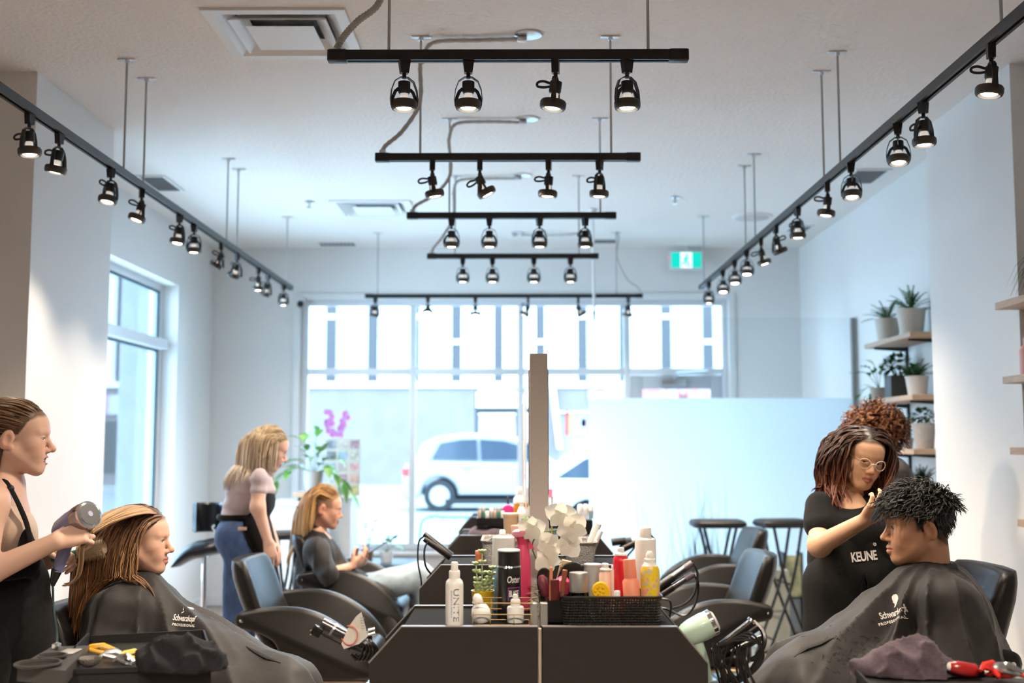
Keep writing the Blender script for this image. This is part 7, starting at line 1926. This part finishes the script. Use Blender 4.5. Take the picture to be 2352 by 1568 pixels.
for i in range(16):
    for j in range(22):
        a_ = j * .2856 + i * .3; c_ = ax0 + dd * (i / 15); q = w1 * math.cos(a_) + w2 * math.sin(a_); s_ = dd.normalized() * .0008
        b.add([c_ + q * .025 - s_, c_ + q * .025 + s_, c_ + q * .040], [(0, 1, 2)])
o = b.obj('bristles', pl('tan_bristle', (.42, .30, .18), .7), t, 0); o['kind'] = 'stuff'
hs = thing('hair_strand', 'curled loose strand of brown hair hanging from the stylist hand', 'hair', A(185, 1260, 3.5))
rs = np.random.default_rng(6); PP = np.array([bez([V3(A(200, 1232, 3.51)) + rs.normal(size=3) * .003, A(188, 1262, 3.5), A(186, 1295, 3.5), A(178, 1325, 3.5), A(160, 1342, 3.5), A(146, 1344, 3.5)], 20) for _ in range(12)]) + rs.normal(size=(12, 1, 3)) * .003
v_, q_, c_ = locks(PP, np.tile(np.array((0, -1.0, 0)), (12, PP.shape[1], 1)), .0028, [(.15, .08, .04), (.25, .15, .08)], seed=3); link('strand', np_mesh('strand', v_, q_, M_hair, c_), hs)

# ---------------------------------------------------------------- 3 blonde standing woman in jeans
D = 6.3
SK = (.70, .45, .36)
t = person('standing blonde woman in a lilac grey shirt, blue jeans and black apron', (A(565, 1200, D).x, D, 0))
H = head_frame(A(620, 1028, D), 12, 24, 0, .97)
nb = A(586, 1078, D)
o3 = dict(skin=SK, h=.0036, hair=(.48, .34, .19), brow=(.25, .16, .09), eye_open=.0024, lip=(.55, .24, .22), brow_w=.5)
sh_n, el_n, wr_n = A(596, 1096, D - .16), A(592, 1165, D - .2), A(616, 1243, D - .18)
sh_f, el_f, wr_f = A(590, 1092, D + .17), A(598, 1165, D + .2), A(628, 1235, D + .17)
hn = hand_prims(wr_n, A(626, 1290, D - .16) - wr_n, (-.5, .7, .1), -1, (.3, .35, .4, .4), (.3, .2))
hf = hand_prims(wr_f, A(640, 1275, D + .16) - wr_f, (0, 0, -1), -1, (.3, .35, .4, .4), (.3, .2))
body(t, head_mesh(H, o3, nb, .046), skin_part(arm_prims(sh_n, el_n, wr_n, (.043, .036, .037, .024)) + hn, .006, SK), skin_part(arm_prims(sh_f, el_f, wr_f, (.043, .036, .037, .024)) + hf, .006, SK),
     skin_part([cap(nb, A(570, 1120, D), .06, .09, .05)], .012, SK))
eyes(H, o3, t, (0, 1, -.4))
M_lil = mat('lilac_grey_tee', (.50, .43, .47), .8, bump=.12, bscale=60)
tee = [cap(nb, A(574, 1110, D), .062, .10, .05), ell(A(574, 1115, D), (.105, .16, .105), .05), cap(A(572, 1120, D), A(552, 1180, D), .108, .104, .06), cap(sh_n, sh_n * .62 + el_n * .38, .049, .0465, .03), cap(sh_f, sh_f * .62 + el_f * .38, .049, .0465, .03), ell(A(596, 1125, D), (.07, .12, .06), .05)]
sdf_obj('t_shirt', tee, .009, M_lil, t, disp=lambda P: .0035 * noise3(P, 35, 2) + .003 * np.sin(P[:, 2] * 90), dispmax=.01)
M_jean = mat('blue_denim', (.035, .075, .19), .75, noise=.3, nscale=25, bump=.25, bscale=120)
hipx = A(556, 1225, D)
jean = [ell(A(552, 1225, D), (.125, .165, .12), .05), ell(A(534, 1238, D - .07), (.085, .085, .095), .05), ell(A(534, 1238, D + .07), (.085, .085, .095), .05)]
for s in (-1, 1):
    kx = A(552, 1340, D); jean += [cap(A(552, 1250, D + .085 * s), (kx.x, D + .085 * s, .50), .092, .070, .04), cap((kx.x, D + .085 * s, .50), (kx.x - .02, D + .085 * s, .10), .070, .062, .03)]
    MB().rbox(kx.x - .11, kx.x + .15, D + .085 * s - .045, D + .085 * s + .045, .001, .08, .04, 4).obj('shoe', M_white, t)
jo = sdf_obj('jeans', jean, .010, M_jean, t, disp=lambda P: .003 * noise3(P, 40, 8), dispmax=.006)
q = A(556, 1214, D - .185); MB().rbox(q.x - .022, q.x + .022, q.y - .004, q.y + .02, q.z - .008, q.z + .008, .003, 1).obj('jeans_label', pl('tan_label', (.55, .38, .28), .7), t)
apr = [ell(A(588, 1225, D), (.085, .168, .14), .05), cap(A(600, 1260, D), A(606, 1400, D), .075, .11, .08), ell(A(616, 1150, D), (.035, .11, .075), .04)]
sdf_obj('apron', apr, .010, M_blackcloth, t, clip=lambda P: (float(A(562, 1200, D).x) - P[:, 0]) - np.where(P[:, 2] > A(556, 1190, D).z, .3, 0))
MB().tube([V3(A(552, 1186, D)) + np.array((.118 * math.cos(a), .128 * math.sin(a), 0)) for a in [i * math.pi / 12 for i in range(25)]], .010, 8, cap=False, flat=1.6).obj('apron_tie', M_blackcloth, t)
def flow3(P, s):
    d = np.zeros_like(P); d[:, 0] = np.sign(P[:, 0] + 1e-6) * .5 * (P[:, 2] > .05); d[:, 1] = np.where(P[:, 1] > -.03, -1.1, -.35); d[:, 2] = -.35; return d / np.linalg.norm(d, axis=1)[:, None] * (1 if s < 6 else .05)
R_ = scalp_points(850, 25); pa, nn = grow(H, R_, flow3, 20, .0170, tee, gravity=lambda s: .05 if s < 5 else .5, off=(.004, .018), seed=12, flow_w=.42, jitter=.06)
lk = locks(pa, nn, .0036, [(.62, .46, .27), (.50, .35, .20), (.70, .55, .36)], tip=(.60, .50, .40), seed=13, lens=np.random.default_rng(4).uniform(.7, 1, 850), sides=4, flat=.5)
R_ = scalp_points(70, 26, lambda P: (P[:, 1] > -.04) & (P[:, 1] < .03) & (P[:, 0] < -.05))
pb, nb2 = grow(H, R_, lambda P, s: flow1b(P, s), 22, .0175, tee, gravity=.4, off=(.006, .022), seed=14, flow_w=.15); lk2 = locks(pb, nb2, .004, [(.62, .48, .30), (.7, .56, .38)], seed=15, sides=4)
hair_obj(t, scalp_cap(H, (.42, .29, .16), off=.006), lk, lk2)

# ---------------------------------------------------------------- 4 seated woman with phone
D = 7.0
SK = (.62, .33, .23)
t = person('seated woman with long golden hair in a dark cape looking at a phone', (A(760, 1350, D).x, D, 0))
H = head_frame(A(747, 1166, D), 7, 12, 0, .98)
nb = A(728, 1222, D)
def shaved(V, col):
    x, y, z = V.T; k = np.clip((np.abs(x) - .04) / .01, 0, 1) * np.clip((.055 - y - .25 * z) / .012, 0, 1) * np.clip((y + .07) / .01, 0, 1) * np.clip((z - .002) / .012, 0, 1) * (z < .08) * ~((np.abs(x) > .073) & (y > -.036) & (y < .006) & (z < .026)) * .7
    return col * (1 - k[:, None]) + np.array((.16, .10, .07)) * k[:, None]
o4 = dict(skin=SK, h=.0036, brow=(.14, .08, .05), eye_open=.002, paint=shaved, lip=(.45, .18, .15))
sh_n, el_n, wr_n = A(728, 1262, D - .17), A(752, 1318, D - .24), A(808, 1300, D - .12)
sh_f, el_f, wr_f = A(728, 1258, D + .17), A(768, 1315, D + .2), A(815, 1298, D + .04)
hn = hand_prims(wr_n, A(846, 1272, D - .06) - wr_n, (.1, .6, .6), -1, (.45, .5, .55, .6), (.5, .3))
hf = hand_prims(wr_f, A(850, 1276, D + .0) - wr_f, (.1, -.6, .6), 1, (.45, .5, .55, .6), (.5, .3))
kn = A(968, 1322, D)
tor = [cap(nb, A(726, 1300, D), .065, .12, .05), cap(A(726, 1300, D), A(730, 1380, D), .125, .13, .05), cap(sh_n, sh_f, .05, None, .05)]
body(t, head_mesh(H, o4, nb, .047), skin_part(tor, .014, SK), skin_part(arm_prims(sh_n, el_n, wr_n, (.043, .036, .036, .024)) + hn, .006, SK), skin_part(arm_prims(sh_f, el_f, wr_f, (.043, .036, .036, .024)) + hf, .006, SK))
eyes(H, o4, t, (0, 1, -.4))
M_ljean = mat('light_denim', (.30, .38, .44), .8, noise=.25, nscale=18, bump=.2, bscale=100)
jn = []
for s in (-1, 1):
    k2 = kn + Vector((-.02 * s, .09 * s, 0)); jn += [cap(A(760, 1370, D + .09 * s), k2, .095, .075, .04), cap(k2, (k2.x + .05, k2.y, .14), .072, .05, .03)]
    MB().rbox(k2.x - .02, k2.x + .22, k2.y - .045, k2.y + .045, .075, .16, .04, 4).obj('shoe', M_black, t)
sdf_obj('jeans', jn, .010, M_ljean, t, disp=lambda P: .004 * noise3(P, 35, 4), dispmax=.008)
cp = [cap(A(726, 1216, D), A(726, 1240, D), .06, .08, .05), cap(sh_n, sh_f, .062, None, .06), cap(A(728, 1290, D), A(734, 1370, D), .145, .16, .08), cap(sh_n, el_n, .062, .075, .06), cap(sh_f, el_f, .062, .075, .06), cap(A(750, 1285, D), A(800, 1330, D), .085, .075, .06),
      cap(A(790, 1340, D - .1), A(880, 1365, D - .12), .085, .075, .07), cap(A(790, 1340, D + .1), A(880, 1350, D + .1), .085, .07, .07), cap(A(870, 1370, D - .14), A(905, 1445, D - .20), .06, .06, .06), cap(A(880, 1350, D + .1), A(905, 1420, D - .1), .06, .06, .06)]
co = sdf_obj('cape', cp, .009, M_cape, t, disp=fold_disp(nb, .013, 13, 2.3), dispmax=.03)
sdf_obj('white_collar', [cap(A(738, 1218, D - .03), A(757, 1236, D - .02), .014, .012, .01)], .005, pl('pink_white_cloth', (.75, .6, .58), .8), t)
def flow4(P, s):
    d = np.zeros_like(P); d[:, 1] = -.9; d[:, 2] = np.where(P[:, 1] > -.04, .15, -1.3) - 3 * np.clip(P[:, 2] - .11, 0, .05); d[:, 0] = -P[:, 0] * 4 * (P[:, 2] < .06)
    return d / np.linalg.norm(d, axis=1)[:, None] * (1 if s < 8 else .1)
R_ = scalp_points(850, 35, lambda P: (P[:, 2] > .055) | (P[:, 1] < -.055)); pa, nn = grow(H, R_, flow4, 24, .0175, tor + cp[:3], gravity=lambda s: .04 if s < 7 else .45, off=(.006, .024), seed=16, flow_w=.3, jitter=.06)
lk = locks(pa, nn, .0034, [(.45, .23, .075), (.34, .16, .05), (.55, .31, .12)], tip=(.55, .36, .16), seed=17, lens=np.random.default_rng(4).uniform(.75, 1, 850), sides=4, flat=.5)
hair_obj(t, scalp_cap(H, (.30, .15, .05), lambda P: (P[:, 2] > .05) | (P[:, 1] < -.05), .006), lk)
c = A(866, 1258, D - .03)
t = thing('phone', 'dark mobile phone held by the woman with golden hair', 'phone', c)
Mx = Matrix.Translation(c) @ Matrix.Rotation(math.radians(-32), 4, 'Y')
MB().rbox(-.07, .07, -.036, .036, -.004, .004, .006, 3, Mx).obj('case', pl('purple_grey_case', (.10, .09, .12), .4), t); MB().box(-.066, .066, -.033, .033, .004, .0045, Mx).obj('screen', mat('phone_screen', (.05, .06, .08), .1), t, 0)

# ---------------------------------------------------------------- 5 stylist in glasses
D = 4.55
SK = (.64, .38, .24)
t = person('stylist with glasses and wavy auburn hair in a black shirt and apron', (A(1950, 1300, D).x, D, 0))
H = head_frame(A(1980, 1047, D), -81, 17, 10, .99)
nb = A(1952, 1148, D + .03)
o5 = dict(skin=SK, hair=(.03, .018, .013), lip=(.42, .13, .11), brow=(.13, .07, .045), iris=(.03, .02, .015), eye_open=.003, nose=.8, jaw=1.04, blush=(1.05, .82, .75))
sh_n, el_n, wr_n = A(1884, 1162, D - .03), A(1882, 1252, D - .16), A(1990, 1192, 4.12)
sh_f, el_f, wr_f = A(2032, 1165, D + .06), A(2072, 1240, D + .0), A(2060, 1170, 4.08)
hn = hand_prims(wr_n, A(2030, 1150, 4.02) - wr_n, (.35, -.1, .75), 1, (.35, .55, .75, .9), (.6, .5), .95)
hf = hand_prims(wr_f, A(2052, 1140, 3.98) - wr_f, (-.6, -.2, -.3), -1, (.5, .55, .7, .8), (.5, .4), .95)
body(t, head_mesh(H, o5, nb, .046), skin_part(arm_prims(sh_n, el_n, wr_n, (.046, .040, .040, .025)) + hn, .0045, SK), skin_part(arm_prims(sh_f, el_f, wr_f, (.044, .038, .038, .025)) + hf, .005, SK),
     skin_part([cap(nb, A(1955, 1215, D), .06, .10, .05), ell(A(1955, 1172, D), (.10, .07, .04), .04)], .010, SK))
eyes(H, o5, t, (.1, 1, -.3))
ts = [ell(A(1957, 1225, D), (.150, .105, .105), .05), cap(A(1957, 1225, D), A(1952, 1320, D), .125, .125, .08), cap(A(1890, 1165, D), A(2024, 1166, D + .04), .055, None, .05), cap(sh_n, sh_n * .5 + el_n * .5, .056, .062, .03), cap(sh_f, sh_f * .5 + el_f * .5, .056, .060, .03),
      cap(A(1925, 1290, D), A(1985, 1290, D), .115, None, .06), ell(A(1955, 1152, D - .045), (.058, .05, .034), .012, 's'), ell(A(1925, 1225, D - .07), (.06, .055, .06), .05), ell(A(1988, 1225, D - .07), (.06, .055, .06), .05)]
sdf_obj('t_shirt', ts, .007, M_blackcloth, t, disp=lambda P: .004 * noise3(P, 32, 12), dispmax=.008)
ap = [ell(A(1962, 1260, D - .08), (.125, .06, .11), .05), cap(A(1930, 1345, D - .02), A(1985, 1345, D - .02), .13, None, .06), cap(A(1928, 1345, D - .03), A(1925, 1560, D - .03), .13, .15, .06), cap(A(1990, 1345, D - .03), A(1992, 1560, D - .03), .13, .15, .06)]
ao = sdf_obj('apron', ap, .008, mat('black_apron', (.008, .0075, .007), .8, spec=.2, bump=.15, bscale=60), t, disp=lambda P: .006 * noise3(P, 26, 13) + .004 * np.sin(P[:, 0] * 60 + 4 * P[:, 2]), dispmax=.012)
for x0, x1, y1 in ((1985, 1992, 1368), (1985, 1978, 1360)): MB().tube([(cast(ao, a_, b_)[0] or A(a_, b_, D - .15)) for a_, b_ in ((1985, 1318), (x1, 1340), (x1, y1))], .007, 6, flat=.5).obj('apron_tie_end', M_blackcloth, t)
pts = []
for s in (-1, 1):
    q = A(1955 + 34 * s, 1400, D + .03); pts += [cap(q, (q.x, q.y, .45), .10, .07, .04), cap((q.x, q.y, .45), (q.x, q.y, .09), .07, .06, .03)]
    MB().rbox(q.x - .05, q.x + .05, q.y - .15, q.y + .10, .001, .085, .04, 4).obj('shoe', M_black, t)
sdf_obj('trousers', pts, .014, M_blackcloth, t)
p, nrm = cast(ao, 1984, 1278)
if p is not None:
    k = text_mesh('KEUNE', .045, 0, 0, .95, .0012); em = text_mesh('o', .03, 0, 0, 1, .001)
    wrap_text(ao, p, *frame_on(nrm, 6), [(*k, 0, 0, .72, 1.1), (*em, .048, .044, .8, .8)], M_print, t, lift=.004)
# glasses: two rings, bridge, temples
gl = link('glasses', MB().tube([Vector(hw(H, (-.010, .1075, -.003))), Vector(hw(H, (0, .1105, .001))), Vector(hw(H, (.010, .1075, -.003)))], .0018, 8).mesh('glasses', mat('clear_beige_frame', (.72, .62, .50), .2, coat=.5)), t)
for s in (-1, 1):
    ring = [Vector(hw(H, (s * .033 + .0235 * math.cos(a), .1035 - .010 * abs(s * .033 + .0235 * math.cos(a)) / .05, -.006 + .020 * math.sin(a) * (1 + .12 * s * math.cos(a))))) for a in [i * math.pi / 12 for i in range(25)]]
    MB().tube(ring, .0019, 8, cap=False).obj('rim', mat('clear_beige_frame', (.72, .62, .50), .2), gl)
    b = MB(); b.v = [tuple(q) for q in ring[:24]]; b.f = [tuple(range(24))]; b.obj('lens', glass_mat('spectacle_lens', (.95, .95, .95), .05), gl, 0)
    MB().tube([Vector(hw(H, (s * .0565, .094, .003))), Vector(hw(H, (s * .071, .06, .006))), Vector(hw(H, (s * .079, -.005, .006)))], .0016, 6).obj('temple', mat('gold_temple', (.7, .5, .25), .25, .8), gl)
nk = MB().tube([V3(A(1952 + 26 * math.sin(a), 1160 + 14 * math.cos(a), D - .058 - .012 * math.cos(a))) for a in [-1.4 + i * .28 for i in range(11)]], .0012, 6).obj('necklace', M_chrome, t)
def flow5(P, s):
    d = np.zeros_like(P); d[:, 0] = np.sign(P[:, 0] - .012) * (1.1 if s < 5 else -.22); d[:, 1] = -.5 if s < 5 else .16; d[:, 2] = -.35 if s < 4 else -.9; return d / np.linalg.norm(d, axis=1)[:, None]
cl5 = [cap(A(1890, 1165, D), A(2024, 1166, D + .04), .05, None, .05), cap(nb, A(1955, 1215, D), .06, .11, .05), ell(A(1957, 1225, D), (.145, .10, .10), .05)]
R_ = scalp_points(900, 45, lambda P: ~((P[:, 1] > .045) & (np.abs(P[:, 0]) < .035) & (P[:, 2] < .085))); pa, nn = grow(H, R_, flow5, 20, .020, cl5, gravity=lambda s: .10 + .03 * s, off=(.006, .036), seed=18, flow_w=.38, jitter=.08)
lk = locks(pa, nn, .0042, [(.025, .014, .010), (.045, .020, .013), (.075, .028, .016)], tip=(.16, .05, .024), seed=19, lens=np.random.default_rng(7).uniform(.7, 1, 900), curl=(.013, 1.8), sides=4, flat=.5)
hair_obj(t, scalp_cap(H, (.02, .012, .01), off=.005), lk)

# ---------------------------------------------------------------- 6 seated young man
D = 3.85
SK = (.45, .235, .14)
t = person('seated young man with wavy black hair in a dark cape', (1.45, D, 0))
H = head_frame(A(2108, 1206, D), 175, 4, 0, 1.06)
nb = A(2136, 1312, D + .01)
def fade(V, col):
    x, y, z = V.T; ax = np.abs(x)
    k = np.clip((z - hairline(V) + .006) / .012, 0, 1) * (y < .06); k = np.maximum(k, np.clip((-.035 - y) / .015, 0, 1) * np.clip((z + .07) / .03, 0, 1) * (z < .05))
    k *= ~((ax > .070) & (y > -.038) & (y < .008) & (z < .030)); k = np.maximum(k, .8 * np.exp(-((y - .016) / .008) ** 2) * np.clip((z + .02) / .012, 0, 1) * (z < .04) * (ax > .05)) * .9
    return col * (1 - k[:, None]) + np.array((.014, .011, .010)) * k[:, None]
o6 = dict(skin=SK, lip=(.36, .115, .10), brow=(.02, .014, .012), brow_w=.9, iris=(.025, .015, .01), nose=1.0, lips=1.25, paint=fade, jaw=1.06, blush=(1.02, .85, .80), eye_open=.0042)
hip = Vector((1.55, D + .03, .56))
tor = [cap(nb, A(2160, 1440, D), .055, .11, .05), cap(A(2160, 1430, D), hip, .14, .15, .05), cap(A(2156, 1395, D - .17), A(2156, 1395, D + .17), .045, None, .05)]
for s in (-1, 1): tor += [cap(hip + Vector((0, .09 * s, 0)), (1.05, D + .1 * s, .58), .09, .07, .04), cap((1.05, D + .1 * s, .58), (.98, D + .1 * s, .2), .06, .045, .03), cap((.98, D + .1 * s, .17), (.84, D + .1 * s, .13), .045, .035, .03)]
body(t, head_mesh(H, o6, nb, .058), skin_part(tor, .014, SK))
eyes(H, o6, t, (.25, 1, -.1))
Cn = A(2130, 1320, D)
cp = [cap(A(2138, 1326, D), A(2136, 1356, D), .066, .10, .05), cap(A(2180, 1340, D + .06), A(2285, 1560, D + .02), .042, .075, .06), cap(A(2205, 1345, D + .16), A(2302, 1565, D + .16), .045, .07, .05), cap(A(2158, 1382, D - .18), A(2153, 1376, D + .18), .072, None, .07), cap(A(2190, 1385, D - .2), A(2225, 1540, D - .26), .075, .095, .06), cap(A(2190, 1385, D - .2), A(2205, 1440, D - .22), .07, .07, .05), cap(A(2150, 1375, D + .2), A(2150, 1530, D + .27), .07, .09, .06),
      cap(A(2090, 1380, D - .06), A(1850, 1560, D - .16), .085, .10, .09), cap(A(2090, 1370, D + .14), A(1840, 1545, D + .2), .085, .10, .09), cap(A(2150, 1440, D), A(2150, 1600, D), .18, .24, .1),
      cap(A(2170, 1550, D - .22), A(1880, 1625, D - .28), .10, .10, .12), cap(A(1850, 1560, D - .16), A(1800, 1620, D - .14), .10, .10, .1), cap(A(1840, 1545, D + .2), A(1790, 1640, D + .18), .09, .10, .1), cap(A(1800, 1620, D - .14), (.80, D - .12, .35), .10, .12, .1), cap(A(1790, 1640, D + .18), (.80, D + .16, .35), .10, .12, .1)]
co = sdf_obj('cape', cp, .008, M_cape, t, disp=fold_disp(Cn, .019, 15, 4.1), dispmax=.03)
MB().tube([V3(A(2137, 1310, D)) + np.array((.074 * math.cos(a), .070 * math.sin(a), .012 * math.cos(a))) for a in [i * math.pi / 12 for i in range(25)]], .013, 8, cap=False, flat=1.5).obj('cape_collar', mat('black_neck_strip', (.02, .022, .028), .6), t)
p, nrm = cast(co, 2055, 1408)
if p is not None:
    u, v = frame_on(nrm, 14)
    s1 = text_mesh('Schwarzkopf', .03, 0, 0, .92, .0007); s2 = text_mesh('PROFESSIONAL', .0135, 0, 0, 1.25, .0006); em = emblem()
    wrap_text(co, p, u, v, [(*s1, 0, 0, .58, 1.0), (*s2, -.012, -.024, .75, .9), (*em, .012, .040, .028, .042)], M_print, t)
sl = [cast(co, x, y) for x, y in ((1824, 1508), (1850, 1488), (1880, 1478), (1915, 1464))]
if all(q[0] is not None for q in sl): MB().tube([q[0] + q[1] * .001 for q in sl], [.002, .014, .014, .002], 8, flat=.35).obj('cape_slit', mat('cape_inside', (.006, .006, .007), .8), t)
b = MB()
for i in range(90):
    q, n_ = cast(co, rng.normal(1960, 60), rng.normal(1490, 35))
    if q is None: continue
    a_ = rng.uniform(0, 3.14); dv = n_.cross(Vector((math.cos(a_), math.sin(a_), .3))).normalized() * rng.uniform(.003, .009)
    b.tube([q + n_ * .0012 - dv, q + n_ * .002, q + n_ * .0012 + dv], .0007, 4)
o = b.obj('hair_clippings', pl('clippings', (.01, .009, .008), .6), t); o['kind'] = 'stuff'
MB().tube([hw(H, (.078 + .006 * math.sin(a), -.004, -.044 + .006 * math.cos(a))) for a in [i * .524 for i in range(13)]], .0013, 6, cap=False).obj('earring', M_chrome, t)
# wavy top, tight sides
def flow6(P, s):
    d = P - np.array((.0, -.055, .10)); d[:, 2] *= .3; d[:, 1] += .03; d[:, 2] += .03 if s < 3 else -.045
    return d / (np.linalg.norm(d, axis=1)[:, None] + 1e-6)
R_ = scalp_points(1500, 55, lambda P: (P[:, 2] > .045)); pa, nn = grow(H, R_, flow6, 13, .0068, [], gravity=.13, off=(.003, .036), seed=20, flow_w=.3, jitter=.5)
lk = locks(pa, nn, .0019, [(.010, .009, .008), (.016, .014, .012), (.026, .022, .020)], seed=21, curl=(.0085, 1.4), lens=np.random.default_rng(8).uniform(.55, 1, 1500) * np.clip(1 + 5 * R_[:, 1], .62, 1), sides=4, flat=.6)
R_ = scalp_points(420, 56, lambda P: (P[:, 2] < .06) & (P[:, 1] < .035))
pb, nb2 = grow(H, R_, lambda P, s: np.tile(np.array((0, -.3, -.95)), (len(P), 1)), 6, .0055, [], gravity=.1, off=(.002, .008), seed=22); lk2 = locks(pb, nb2, .0022, [(.010, .009, .008)], seed=23, sides=4)
R_ = scalp_points(110, 57, lambda P: (P[:, 1] > .05) & (P[:, 2] > .07)); pc, nc = grow(H, R_, lambda P, s: np.tile(np.array((.1, .7, .3 if s < 3 else -.7)), (len(P), 1)), 14, .0080, [], gravity=.18, off=(.006, .022), seed=24); lk3 = locks(pc, nc, .0018, [(.010, .009, .008)], seed=25, curl=(.007, 1.2), sides=4)
hair_obj(t, scalp_cap(H, (.010, .009, .008), lambda P: (P[:, 2] > .0) | (P[:, 1] < -.03), .006), lk, lk2, lk3)

# ---------------------------------------------------------------- 7 curly-haired person behind
D = 5.5
SK = (.66, .42, .32)
t = person('person with curly copper hair in a grey shirt behind the stylist in glasses', (A(2035, 1300, D).x, D, 0))
H = head_frame(A(2008, 1000, D), 172, 15, 0, 1.0)
nb = A(2035, 1078, D)
body(t, head_mesh(H, dict(skin=SK, h=.005, hair=(.12, .04, .02)), nb, .05), skin_part([cap(nb, A(2045, 1200, D), .07, .12, .05)], .012, SK))
gs = [cap(A(2050, 1085, D - .17), A(2046, 1085, D + .17), .062, None, .06), cap(A(2048, 1130, D), A(2050, 1260, D), .13, .13, .08), cap(A(2055, 1092, D - .19), A(2070, 1190, D - .22), .062, .055, .04), cap(A(2048, 1095, D + .19), A(2050, 1190, D + .22), .062, .055, .04), cap(A(2030, 1085, D), A(2040, 1110, D), .07, .10, .05)]
sdf_obj('shirt', gs, .009, mat('charcoal_grey_shirt', (.085, .08, .08), .85, noise=.2, nscale=40), t, disp=lambda P: .007 * noise3(P, 30, 9), dispmax=.012)
sdf_obj('arms', [cap(A(2070, 1190, D - .22), A(2000, 1230, D - .28), .042, .028, .03), cap(A(2050, 1190, D + .22), A(1990, 1225, D + .2), .042, .028, .03)], .010, mat('plain_skin', SK, .5), t)
tr = []
for s in (-1, 1):
    q = A(2050, 1270, D); tr += [cap((q.x, D + .09 * s, q.z), (q.x, D + .09 * s, .5), .10, .07, .05), cap((q.x, D + .09 * s, .5), (q.x, D + .09 * s, .09), .07, .05, .03)]
    MB().rbox(q.x - .15, q.x + .09, D + .09 * s - .045, D + .09 * s + .045, .001, .085, .04, 4).obj('shoe', M_black, t)
sdf_obj('trousers', tr, .014, M_blackcloth, t)
def flow7(P, s):
    d = P - np.array((0, -.01, .02)); d[:, 1] -= .04; d[:, 2] -= .012 * s; return d / (np.linalg.norm(d, axis=1)[:, None] + 1e-6)
R_ = scalp_points(620, 65); pa, nn = grow(H, R_, flow7, 14, .0085, [], gravity=.26, off=(.01, .05), seed=26, flow_w=.2, jitter=.6)
lk = locks(pa, nn, .0038, [(.22, .075, .025), (.14, .045, .018), (.30, .115, .04)], seed=27, curl=(.016, 2.6), lens=np.random.default_rng(9).uniform(.5, .85, 620))
hair_obj(t, scalp_cap(H, (.10, .035, .015), off=.012), lk)

# ================================================================ things lying on the right-hand tray
ztr = ZT2 + .002
def draped(name, label, pts, rr_, m, h=.006):
    V, Q = surface([cap(a_, b_, r1, r2, .03) for a_, b_, r1, r2 in pts], h, disp=lambda P: .026 * np.abs(noise3(P, 58, 3)) ** .7 - .012 + .0015 * noise3(P, 120, 4), dispmax=.02)
    V[:, 2] = np.maximum(V[:, 2], ztr + .001); return tag(link(name, np_mesh(name, V, Q, m)), label, 'towel')
B0 = TR2[3] - Vector((0, .10, 0))
q = lambda x, y, dd=0: A(x, y, B0.y + .08 + dd)
draped('purple_towel', 'crumpled dusty purple towel heaped on the black rimmed tray', [(q(1985, 1540), q(2060, 1520), .032, .04), (q(2050, 1525), q(2110, 1498, .02), .03, .036), (q(2105, 1500), q(2130, 1530), .03, .03), (q(2120, 1520), q(2200, 1560), .028, .03), (q(2000, 1550, .05), q(2220, 1570, .03), .035, .03), (q(2060, 1550, -.02), q(2160, 1560, -.02), .03, .03)], 0, mat('dusty_purple_terry', (.085, .060, .078), .95, noise=.25, nscale=120, bump=.35, bscale=420, sheen=.12))
Dt = B0.y + .05
RED = pl('glossy_red', (.35, .015, .015), .15, coat=.6)
t = thing('curling_wand', 'white-barrelled curling tool with a glossy red handle on the tray', 'hair tool', A(2170, 1536, Dt))
MB().tube([A(2135, 1520, Dt), A(2190, 1533, Dt)], [.009, .011], 12).obj('barrel', pl('white_barrel', (.85, .84, .82), .2), t)
MB().tube([A(2180, 1531, Dt), A(2195, 1533, Dt), A(2215, 1537, Dt), A(2240, 1540, Dt), A(2246, 1541, Dt)], [.012, .017, .018, .017, .012], 16).obj('handle', RED, t)
MB().tube([A(2243, 1541, Dt), A(2256, 1543, Dt)], [.016, .014], 12).obj('black_end', BK, t)
t = thing('white_rod', 'long slim white rod lying along the back of the tray', 'rod', A(2300, 1545, Dt + .03))
MB().tube([A(2250, 1540, Dt + .03), A(2390, 1560, Dt + .0)], .009, 10).obj('rod', pl('white_barrel', (.85, .84, .82), .2), t)
MB().tube([A(2386, 1559, Dt), A(2400, 1562, Dt)], [.010, .008], 10).obj('end_cap', BK, t)
for i, (x, y, lab) in enumerate(((2275, 1548, 'red plastic sectioning clip standing on the tray'), (2285, 1560, 'red clip with a chrome spring lying at the tray edge'), (2320, 1562, 'red clip half hidden under the chrome clips'))):
    claw('red_clip', lab, A(x, y, Dt - .03), .07, .5 + i, pl('bright_red_clip', (.65, .03, .02), .2, coat=.4), 'red clips on the tray')
claw('chrome_clip', 'chrome crocodile clip among the red clips', A(2310, 1552, Dt - .05), .08, -.4, M_chrome, 'red clips on the tray')

ztr = ZT1 + .002
bt = lambda x, y, dd=0: A(x, y, 2.92 + dd)
draped('black_towel', 'crumpled black towel piled on the colour tray', [(bt(335, 1515), bt(380, 1500), .03, .034), (bt(375, 1502), bt(450, 1492), .034, .03), (bt(440, 1495), bt(482, 1522), .03, .03), (bt(478, 1515), bt(485, 1535), .028, .026), (bt(350, 1530, -.03), bt(450, 1528, -.04), .032, .03), (bt(380, 1515, .05), bt(450, 1510, .05), .035, .03)], 0, mat('black_terry', (.008, .008, .011), .95, noise=.3, nscale=100, bump=.35, bscale=420))
for o in list(bpy.data.objects):
    if o.get('_local') is not None: del o['_local']
